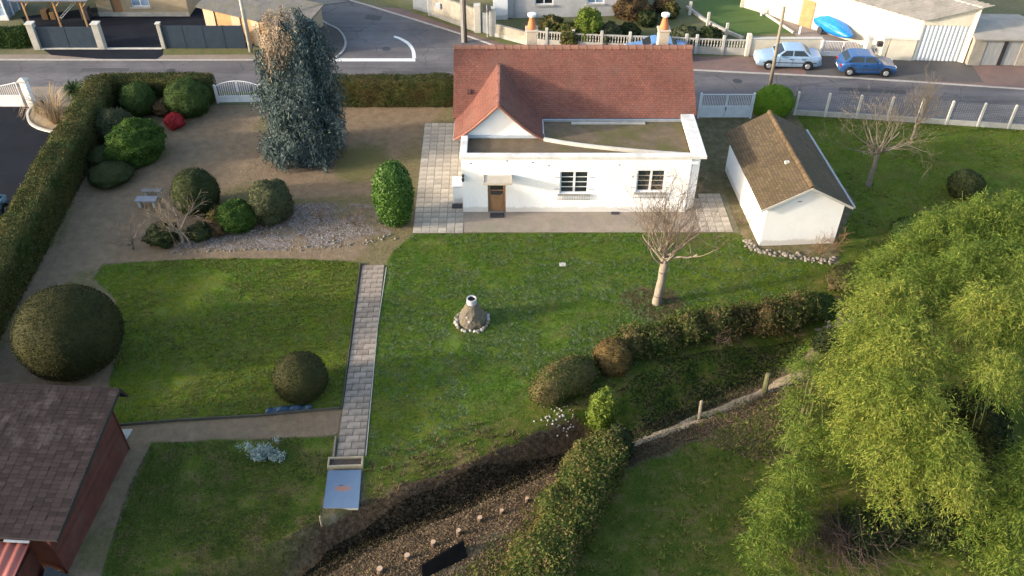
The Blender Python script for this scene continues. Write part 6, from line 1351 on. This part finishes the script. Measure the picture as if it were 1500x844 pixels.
def bare_tree(name, label, base, trunk_top, r0, r1, limbs, depth, bmat, tmat, seed, kids=(3, 4), shrink=.66, up=.2, limbL=1.4, bend=.25, minr=.005, tilt=.75, limbr=.5):
    rnd = np.random.default_rng(seed); t = thing(name, label, 'tree', (base[0], base[1], base[2] if len(base) > 2 else 0)); tb = Tubes(); tw = Tubes(); tr = Tubes()
    top = np.array(trunk_top, float); k = 6; prev = np.array([0, 0, -.2])
    for i in range(k):
        q = np.array([top[0]*(i+1)/k + rnd.normal(0, .02), top[1]*(i+1)/k + rnd.normal(0, .02), top[2]*(i+1)/k]); 
        fl = 1.35 if i == 0 else 1.0
        tr.seg(prev, q, (r0 + (r1-r0)*i/k)*fl, r0 + (r1-r0)*(i+1)/k, 10); prev = q
    link('trunk', tr.mesh('trunk', bmat), t)
    for i in range(limbs):
        a = 2*math.pi*i/limbs + rnd.uniform(-.3, .3); e = rnd.uniform(.25, tilt)
        d = np.array([math.cos(a)*e, math.sin(a)*e, 1.0 - .35*e]); d /= np.linalg.norm(d); z = rnd.uniform(.80, 1.0)
        grow(tb, top*z if z < .99 else top, d, limbL*rnd.uniform(.75, 1.15), r1*limbr*rnd.uniform(.7, 1.1), depth, rnd, up, bend, kids, shrink, tw, minr)
    if tb.V: link('branches', tb.mesh('branches', bmat), t)
    if tw.V: link('crown', tw.mesh('crown', tmat), t)
    return t
x, y = P(962, 444)
bare_tree('pollarded_tree', 'bare pollarded tree with pale trunk in front of the right window', (x, y), (.18, .3, 2.7), .20, .19, 12, 4, bark_pale, twig, 5, (2, 4), .76, .24, 2.0, .22, .005, 1.15, .42)
x, y = P(1272, 272)
bare_tree('bare_tree', 'bare spreading tree with pale twigs on the right lawn', (x, y), (.25, .6, 1.9), .15, .12, 9, 4, bark, twig_pale, 9, (2, 4), .76, .16, 1.75, .24, .005, 1.2, .55)
x, y = P(1335, 205)
bare_tree('bare_tree', 'slender bare tree with upright twigs by the wire fence', (x, y), (.1, .2, 1.0), .08, .07, 7, 3, bark, twig_pale, 12, (3, 5), .72, .35, 1.5, .18, .005, .7, .6)
x, y = P(268, 357)
bare_tree('fruit_tree', 'small bare fruit tree with pale limbs in the rockery', (x, y), (-.02, .1, .75), .085, .075, 7, 3, bark_pale, twig_pale, 21, (3, 5), .72, .12, 1.25, .2, .006, 1.25, .7)
x, y = P(196, 365)
bare_tree('bare_shrub', 'small bare shrub with arching branches left of the fruit tree', (x, y), (0, 0, .3), .06, .05, 7, 2, bark, twig, 22, (2, 4), .7, .05, 1.0, .25, .006, 1.3, .7)
x, y = P(1165, 158)
bare_tree('bare_shrub', 'thin leafless shrub at the start of the wire fence', (x, y), (0, 0, .2), .05, .045, 6, 2, bark, twig_pale, 23, (3, 4), .7, .3, .9, .2, .006, .7, .6)
for i, (px, py, lab) in enumerate(((520, 330, 'leafless twiggy shrub in the pale rockery'), (470, 325, 'low bare twig tuft among the rockery stones'), (1085, 330, 'dry twiggy shrub against the side wall of the shed'), (1200, 372, 'rusty twig tuft at the front corner of the shed'), (1225, 365, 'rusty dry shrub behind the front corner of the shed'), (1150, 480, 'thin bare branches over the ditch'), (1050, 505, 'bare brushwood among the ditch thickets'))):
    x, y = P(px, py); bare_tree('bare_shrub', lab, (x, y, gz(x, y)), (0, 0, .15), .03, .025, 9, 2, twig, M('twig_rust', (.24, .14, .08), (.17, .10, .06), 4, .95, 30, .2) if 'rusty' in lab else twig, 30 + i, (3, 4), .7, .1, .55, .25, .006, 1.3, .7)
# brushwood heap at the bamboo foot
x, y = P(1235, 800); bh = thing('brushwood_heap', 'heap of bare brushwood on the meadow below the bamboo', 'brushwood', (x, y, 0)); tb = Tubes()
for i in range(420):
    a = rng.uniform(0, 6.28); r = abs(rng.normal(0, .8)); p = np.array([r*math.cos(a)*1.5, r*math.sin(a), rng.uniform(.05, max(.1, .75 - .3*r))]); d = rng.normal(0, 1, 3); d[2] *= .35; d /= np.linalg.norm(d); L = rng.uniform(.5, 1.5); q = p + d*L; q[2] = max(.03, q[2]); tb.seg(p, q, .014, .005, 3)
link('twigs', tb.mesh('twigs', M('twig_dark', (.085, .058, .045), (.055, .040, .032), 5, .95, 30, .2)), bh, 'stuff')

# bamboo -----------------------------------------------------------------------------
culm_m = M('culm', (0.20, 0.21, 0.07), (0.13, 0.14, 0.05), 4, .5, 30, .1)
def bamboo(label, plumes, base_px, mat, seed, dens=1.0, spr=.16):
    rnd = np.random.default_rng(seed); bx, by = P(*base_px); o = thing('bamboo_clump', label, 'bamboo', (bx, by, 0), 0, 'bamboo at the meadow edge'); Ps = []; Ns = []; Ts = []
    for (px, py, z, r, h) in plumes:
        x, y = P(px, py, z); c = np.array([x - bx, y - by, z])
        for q in range(4):                               # culms rise from the ground and arch into the plume
            tb = Tubes(); g = np.array([c[0]*.55 + rnd.normal(0, .35), c[1]*.55 + rnd.normal(0, .35), -.1]); tip = c + np.array([rnd.normal(0, r*.5), rnd.normal(0, r*.5), h*rnd.uniform(.2, .8)]); prev = g
            for k in range(1, 8):
                t = k/7; pt = g*(1-t)**1.6 + tip*(1 - (1-t)**1.6); pt[2] = g[2] + (tip[2]-g[2])*(1 - (1-t)**1.9); tb.seg(prev, pt, .022*(1-.09*k), .022*(1-.09*(k+1)), 4); prev = pt
            link('culm', tb.mesh('culm', culm_m), o)
        n = int(215 * dens * r * r); d = rnd.normal(size=(n, 3)); d /= np.linalg.norm(d, axis=1)[:,None]; d[:,2] = np.where(d[:,2] < -.35, -d[:,2]*.6, d[:,2])
        lump = np.array([1 + .45*mnoise.noise(Vector(v*1.7) + Vector((px*.1, py*.1, 0))) + .3*mnoise.noise(Vector(v*4.1) + Vector((px*.1, 0, 0))) for v in d]); rad = rnd.uniform(.45, 1.0, n)**.5 * lump * .93
        sp = c + d * rad[:,None] * np.array([r, r, h])
        out = d.copy(); out[:,2] = out[:,2]*.4; out += rnd.normal(0, .25, (n, 3)); out /= np.linalg.norm(out, axis=1)[:,None]; sl_ = rnd.uniform(.35, .95, n)
        for m in range(24):                              # leaves along an arching, drooping spray
            t = (m % 12) / 11; a_ = t * sl_
            q = sp + out * a_[:,None] * .8 - np.array([0, 0, 1.0]) * (a_**1.8 * .95)[:,None]; tg = out * .7 - np.array([0, 0, 1.0]) * (.2 + 1.3*a_)[:,None]
            Ps.append(q + rnd.normal(0, .055 + .03*t, (n, 3))); Ns.append(out*.5 + np.array([0,0,.7])); Ts.append(tg)
    p = np.concatenate(Ps); nn = np.concatenate(Ns); tt = np.concatenate(Ts); m = len(p); keep = p[:,2] > .05; p, nn, tt = p[keep], nn[keep], tt[keep]; m = len(p)
    f = nn + .6*rnd.normal(size=(m,3)); f /= np.linalg.norm(f, axis=1)[:,None]; t = tt + .55*rnd.normal(size=(m,3)); t -= (t*f).sum(1)[:,None]*f; t /= np.linalg.norm(t, axis=1)[:,None]; s = np.cross(f, t); L = (spr * rnd.uniform(.6, 1.4, m))[:,None]; w = L*.085
    V = np.stack([p, p + t*L*.4 + s*w, p + t*L, p + t*L*.4 - s*w], 1).reshape(-1, 3)
    link('crown', mesh_np('crown', V, [np.arange(4*m).reshape(-1,4)], mat), o); return o
bamboo('bamboo clump at the top, spreading over the right lawn', [(1495,325,4.2,1.5,1.5),(1440,330,4.2,1.3,1.4),(1385,345,4.0,1.3,1.4),(1335,380,3.6,1.2,1.3),(1290,410,3.2,1.0,1.1),(1480,395,4.6,1.5,1.5),(1415,400,4.5,1.4,1.5),(1355,430,4.2,1.3,1.4),(1540,380,4.5,1.5,1.5)], (1400, 480), G_bam2, 1)
bamboo('big yellow-green bamboo clump leaning over the ditch', [(1300,460,4.2,1.3,1.5),(1270,510,3.8,1.1,1.5),(1250,570,3.2,1.0,1.4),(1320,520,4.6,1.4,1.6),(1290,590,4.0,1.2,1.6),(1260,640,2.8,.9,1.2),(1335,600,4.2,1.0,1.6),(1310,665,3.2,1.0,1.4)], (1340, 640), G_bam, 2)
bamboo('dense middle bamboo clump with drooping plumes', [(1440,470,5.0,1.2,1.4),(1480,470,5.0,1.4,1.5),(1455,555,4.6,1.0,1.4),(1375,670,3.4,1.1,1.5),(1400,720,2.6,.8,1.2),(1310,725,2.2,.7,1.0)], (1430, 700), G_bam, 3)
bamboo('low bamboo spur reaching down the meadow', [(1183,545,1.0,.6,.9),(1172,600,1.2,.55,.9),(1185,650,1.6,.75,.9),(1165,695,1.6,.65,.9),(1140,745,1.5,.6,.8),(1120,785,1.2,.48,.7),(1108,812,.9,.35,.6),(1160,760,1.0,.6,.7)], (1170, 720), G_bam2, 4, 1.2)
bamboo('low bamboo clump with thin leaves below the dense middle clump', [(1485,725,2.2,.8,1.0),(1490,760,1.8,.8,.9),(1440,790,1.0,.6,.7),(1480,820,1.0,.7,.7),(1520,690,2.8,1.0,1.2)], (1480, 800), G_bam2, 5)
mound(1300, 790, 2.2, .9, .55, 'dark green ground plants under the bamboo next to the brushwood', G_dark, 60, 10, 240, .12, .25, lobes=6)
mound(1405, 650, 1.6, 1.0, 1.9, 'dark leaf mass added as shade in the gap between two bamboo clumps', G_dark, 63, 60, 220, .14, .3, lobes=4)  # added to darken the gap; its foliage stands in for shade
mound(1400, 770, 1.5, 1.2, .6, 'dark green undergrowth between the bamboo clumps', G_dark, 61, 10, 240, .12, .25, lobes=6)

# small stones and litter --------------------------------------------------------------
def stones(name, pts, smin, smax, mats, n_each, spread, label=None):
    V = []; F = []; o = 0
    base = [(np.array([v.co for v in m.vertices]), np.array([list(p.vertices) for p in m.polygons])) for m in ROCKS[:4]]
    for (x, y) in pts:
        for _ in range(n_each):
            bv, bf = base[rng.integers(4)]; s = rng.uniform(smin, smax); a = rng.uniform(0, 6.28); c_, s_ = math.cos(a), math.sin(a); v = bv * s; v = np.stack([v[:,0]*c_ - v[:,1]*s_, v[:,0]*s_ + v[:,1]*c_, v[:,2]], 1)
            px, py = x + rng.normal(0, spread), y + rng.normal(0, spread); V.append(v + [px, py, gz(px, py) + s*.25]); F.append(bf + o); o += len(bv)
    ob = link(name, mesh_np(name, np.concatenate(V), [np.concatenate(F)], mats), None, 'stuff')
    return tag(ob, label, 'stones')
stones('border_stones', smoothline(PP([(250,372),(330,367),(420,365),(490,361),(545,353),(572,344)]), 16), .035, .075, stone, 1, .09, 'row of small stones edging the rockery')
stones('rockery_stones', [tuple(np.array(ROCK).mean(0) + rng.normal(0, 1, 2) * [3.0, .55]) for _ in range(110)], .03, .08, stone, 1, .1, 'scattered grey stones of the rockery bed')
stones('shed_stones', smoothline(PP([(1096,356),(1112,368),(1150,374),(1190,380),(1222,382)]), 14), .05, .12, stone, 2, .14, 'rough stones along the front foot of the shed')
stones('flint_heap', [P(820, 612, -.2)] * 55, .02, .055, stone_white, 1, .38, 'heap of pale stones between the olive bush and the hedge')
stones('ditch_stones', [P(1215, 490, -.8)] * 30, .06, .12, stone, 1, .45, 'grey stones lying in the upper ditch')
def litter_leaves(name, poly, n, size, mat, label, up=.9, fn=None):
    xs_ = [p[0] for p in poly]; ys_ = [p[1] for p in poly]; X = rng.uniform(min(xs_), max(xs_), n*3); Y = rng.uniform(min(ys_), max(ys_), n*3); k = in_poly(X, Y, poly)
    if fn is not None: k &= fn(X, Y)
    X, Y = X[k][:n], Y[k][:n]; Z = ground_z(X, Y) + .02; p = np.stack([X, Y, Z], 1); V, F = leaf_quads(p, np.tile([0, 0, up], (len(p), 1)), size, .6, .5)
    ob = link(name, mesh_np(name, V, [F], mat), None, 'stuff'); return tag(ob, label, 'leaves')
litter_leaves('leaf_litter', PP([(400,850),(560,760),(700,690),(830,640),(880,660),(800,760),(720,850)]), 16000, .085, leafmat('leaf_fallen', [(0.08, 0.055, 0.033), (0.15, 0.10, 0.058), (0.24, 0.165, 0.10)], 1.5, .15), 'brown fallen leaves covering the ditch bank with the stumps')
litter_leaves('leaf_litter', PP([(925,650),(1170,545),(1200,600),(1180,700),(1000,640)]), 6500, .08, leafmat('leaf_fallen', []), 'brown fallen leaves on the meadow along the ditch')
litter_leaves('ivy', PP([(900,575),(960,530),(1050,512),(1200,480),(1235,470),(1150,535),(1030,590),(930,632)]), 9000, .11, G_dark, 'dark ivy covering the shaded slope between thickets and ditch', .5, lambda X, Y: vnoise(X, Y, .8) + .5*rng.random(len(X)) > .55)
litter_leaves('ivy', PP([(410,850),(475,785),(580,730),(700,678),(830,640),(840,662),(700,722),(560,780),(440,850)]), 15000, .12, leafmat('leaf_bank_shade', [(0.008, 0.009, 0.005), (0.018, 0.016, 0.008), (0.040, 0.030, 0.015)], 1.0, .1), 'near-black bramble leaves carrying the shade of the steep ditch bank below the main lawn', .2)  # shade of the steep far bank is put into the near-black leaf colour
def blades(name, poly, n, h, mat, label, fn=None):
    xs_ = [p[0] for p in poly]; ys_ = [p[1] for p in poly]; m = n*3; X = rng.uniform(min(xs_), max(xs_), m); Y = rng.uniform(min(ys_), max(ys_), m); k = in_poly(X, Y, poly) & ((vnoise(X, Y, 1.1) + .35*rng.random(m)) > .42)
    if fn is not None: k &= fn(X, Y)
    X, Y = X[k][:n], Y[k][:n]; m = len(X); b0 = np.stack([X, Y, ground_z(X, Y) - .005], 1); a = rng.uniform(0, 6.28, m); d = np.stack([np.cos(a), np.sin(a), np.zeros(m)], 1); L = h * rng.uniform(.5, 1.4, m)[:,None]
    tip = b0 + rng.normal(0, .5, (m,3)) * L * [1,1,0] + np.array([0,0,1.0]) * L; V = np.stack([b0 - d*.014, b0 + d*.014, tip], 1).reshape(-1, 3)
    ob = link(name, mesh_np(name, V, [np.arange(3*m).reshape(-1,3)], mat), None, 'stuff'); return tag(ob, label, 'grass')
gr1 = leafmat('grass_blade', [(0.030, 0.082, 0.011), (0.065, 0.130, 0.016), (0.125, 0.175, 0.045)], .9, .3)
gr2 = leafmat('grass_blade_dull', [(0.030, 0.050, 0.016), (0.060, 0.075, 0.025), (0.11, 0.10, 0.05)], .7, .3)
def tufts(name, poly, n, per, h, rad, mat, label, fn=None, thr=.4):
    xs_ = [p[0] for p in poly]; ys_ = [p[1] for p in poly]; m = n*4; X = rng.uniform(min(xs_), max(xs_), m); Y = rng.uniform(min(ys_), max(ys_), m); k = in_poly(X, Y, poly) & (vnoise(X + 7, Y, .45) > thr)
    if fn is not None: k &= fn(X, Y)
    X, Y = np.repeat(X[k][:n], per), np.repeat(Y[k][:n], per); m = len(X); a = rng.uniform(0, 6.28, m); r = rad * rng.random(m)**.6; dx, dy = np.cos(a), np.sin(a); L = h * rng.uniform(.6, 1.3, m)
    b0 = np.stack([X + dx*r*.35, Y + dy*r*.35, ground_z(X, Y)], 1); s_ = np.stack([-dy, dx, 0*dx], 1) * .017; tip = np.stack([X + dx*r*1.5, Y + dy*r*1.5, b0[:,2] + L], 1)
    ob = link(name, mesh_np(name, np.stack([b0 - s_, b0 + s_, tip], 1).reshape(-1, 3), [np.arange(3*m).reshape(-1,3)], mat), None, 'stuff'); return tag(ob, label, 'grass')
tuft_m = leafmat('grass_tuft', [(0.065, 0.120, 0.028), (0.125, 0.180, 0.062), (0.20, 0.245, 0.115)], 1.2, .35)
tuft_d = leafmat('grass_tuft_dry', [(0.06, 0.06, 0.02), (0.13, 0.105, 0.045), (0.22, 0.17, 0.09)], 1.2, .3)
tuft_y = leafmat('grass_tuft_yellow', [(0.08, 0.11, 0.02), (0.15, 0.17, 0.035), (0.23, 0.22, 0.06)], 1.2, .3)
far_ = lambda X, Y: seg_sdist(X, Y, DITCH)[0] > 2.0
tufts('grass_tufts', LAWN_M, 2600, 18, .05, .17, tuft_m, 'pale coarse grass tufts dotted over the main lawn', lambda X, Y: far_(X, Y) & (rng.random(len(X)) < .25 + .75*np.exp(-((X-1)/5)**2 - ((Y-30)/4.5)**2)), .30)
tufts('grass_tufts', LAWN_M, 1700, 12, .11, .15, tuft_d, 'rough dry grass tufts fringing the lawn above the ditch', lambda X, Y: (seg_sdist(X, Y, DITCH)[0] > .75) & (seg_sdist(X, Y, DITCH)[0] < 1.9 + 1.2*rng.random(len(X))) & (X < 5), .25)
tufts('grass_tufts', LAWN_L, 1500, 14, .055, .12, tuft_y, 'yellowish grass tufts of the left lawn', None, .4)
tufts('grass_tufts', LAWN_R, 900, 14, .07, .14, tuft_y, 'yellowish grass tufts of the right lawn', None, .4)
tufts('grass_tufts', MEADOW, 1600, 16, .10, .17, tuft_y, 'coarse grass tufts of the meadow', None, .4)
blades('grass', LAWN_M, 75000, .055, gr1, 'short green grass of the main lawn in front of the house', lambda X, Y: seg_sdist(X, Y, DITCH)[0] > 2.2)
blades('grass', LAWN_L, 45000, .05, gr1, 'short green grass of the left lawn with the ball bushes')
blades('grass', LAWN_LOW, 26000, .06, gr2, 'dull short grass of the lower lawn around the silvery plant')
blades('grass', LAWN_R, 40000, .06, gr1, 'green grass of the right lawn behind the shed')
blades('grass', MEADOW, 60000, .08, gr2, 'rough grass of the meadow beside the yellow-green hedge')
blades('grass', [(DITCH[0][0]-3, 14.7), (22, 14.7), (22, 38), (5, 33), (-4, 24), (DITCH[0][0]-3, 20)], 22000, .16, leafmat('grass_dry', [(0.06, 0.06, 0.02), (0.12, 0.10, 0.045), (0.20, 0.16, 0.085)], .8, .3), 'tufts of rough dry grass on the ditch banks', lambda X, Y: (seg_sdist(X, Y, DITCH)[0] < 2.4) & (seg_sdist(X, Y, DITCH)[2] < 26) & ((seg_sdist(X, Y, DITCH)[1] < 0) | ((seg_sdist(X, Y, DITCH)[0] > 1.0) & (rng.random(len(X)) < .5))))
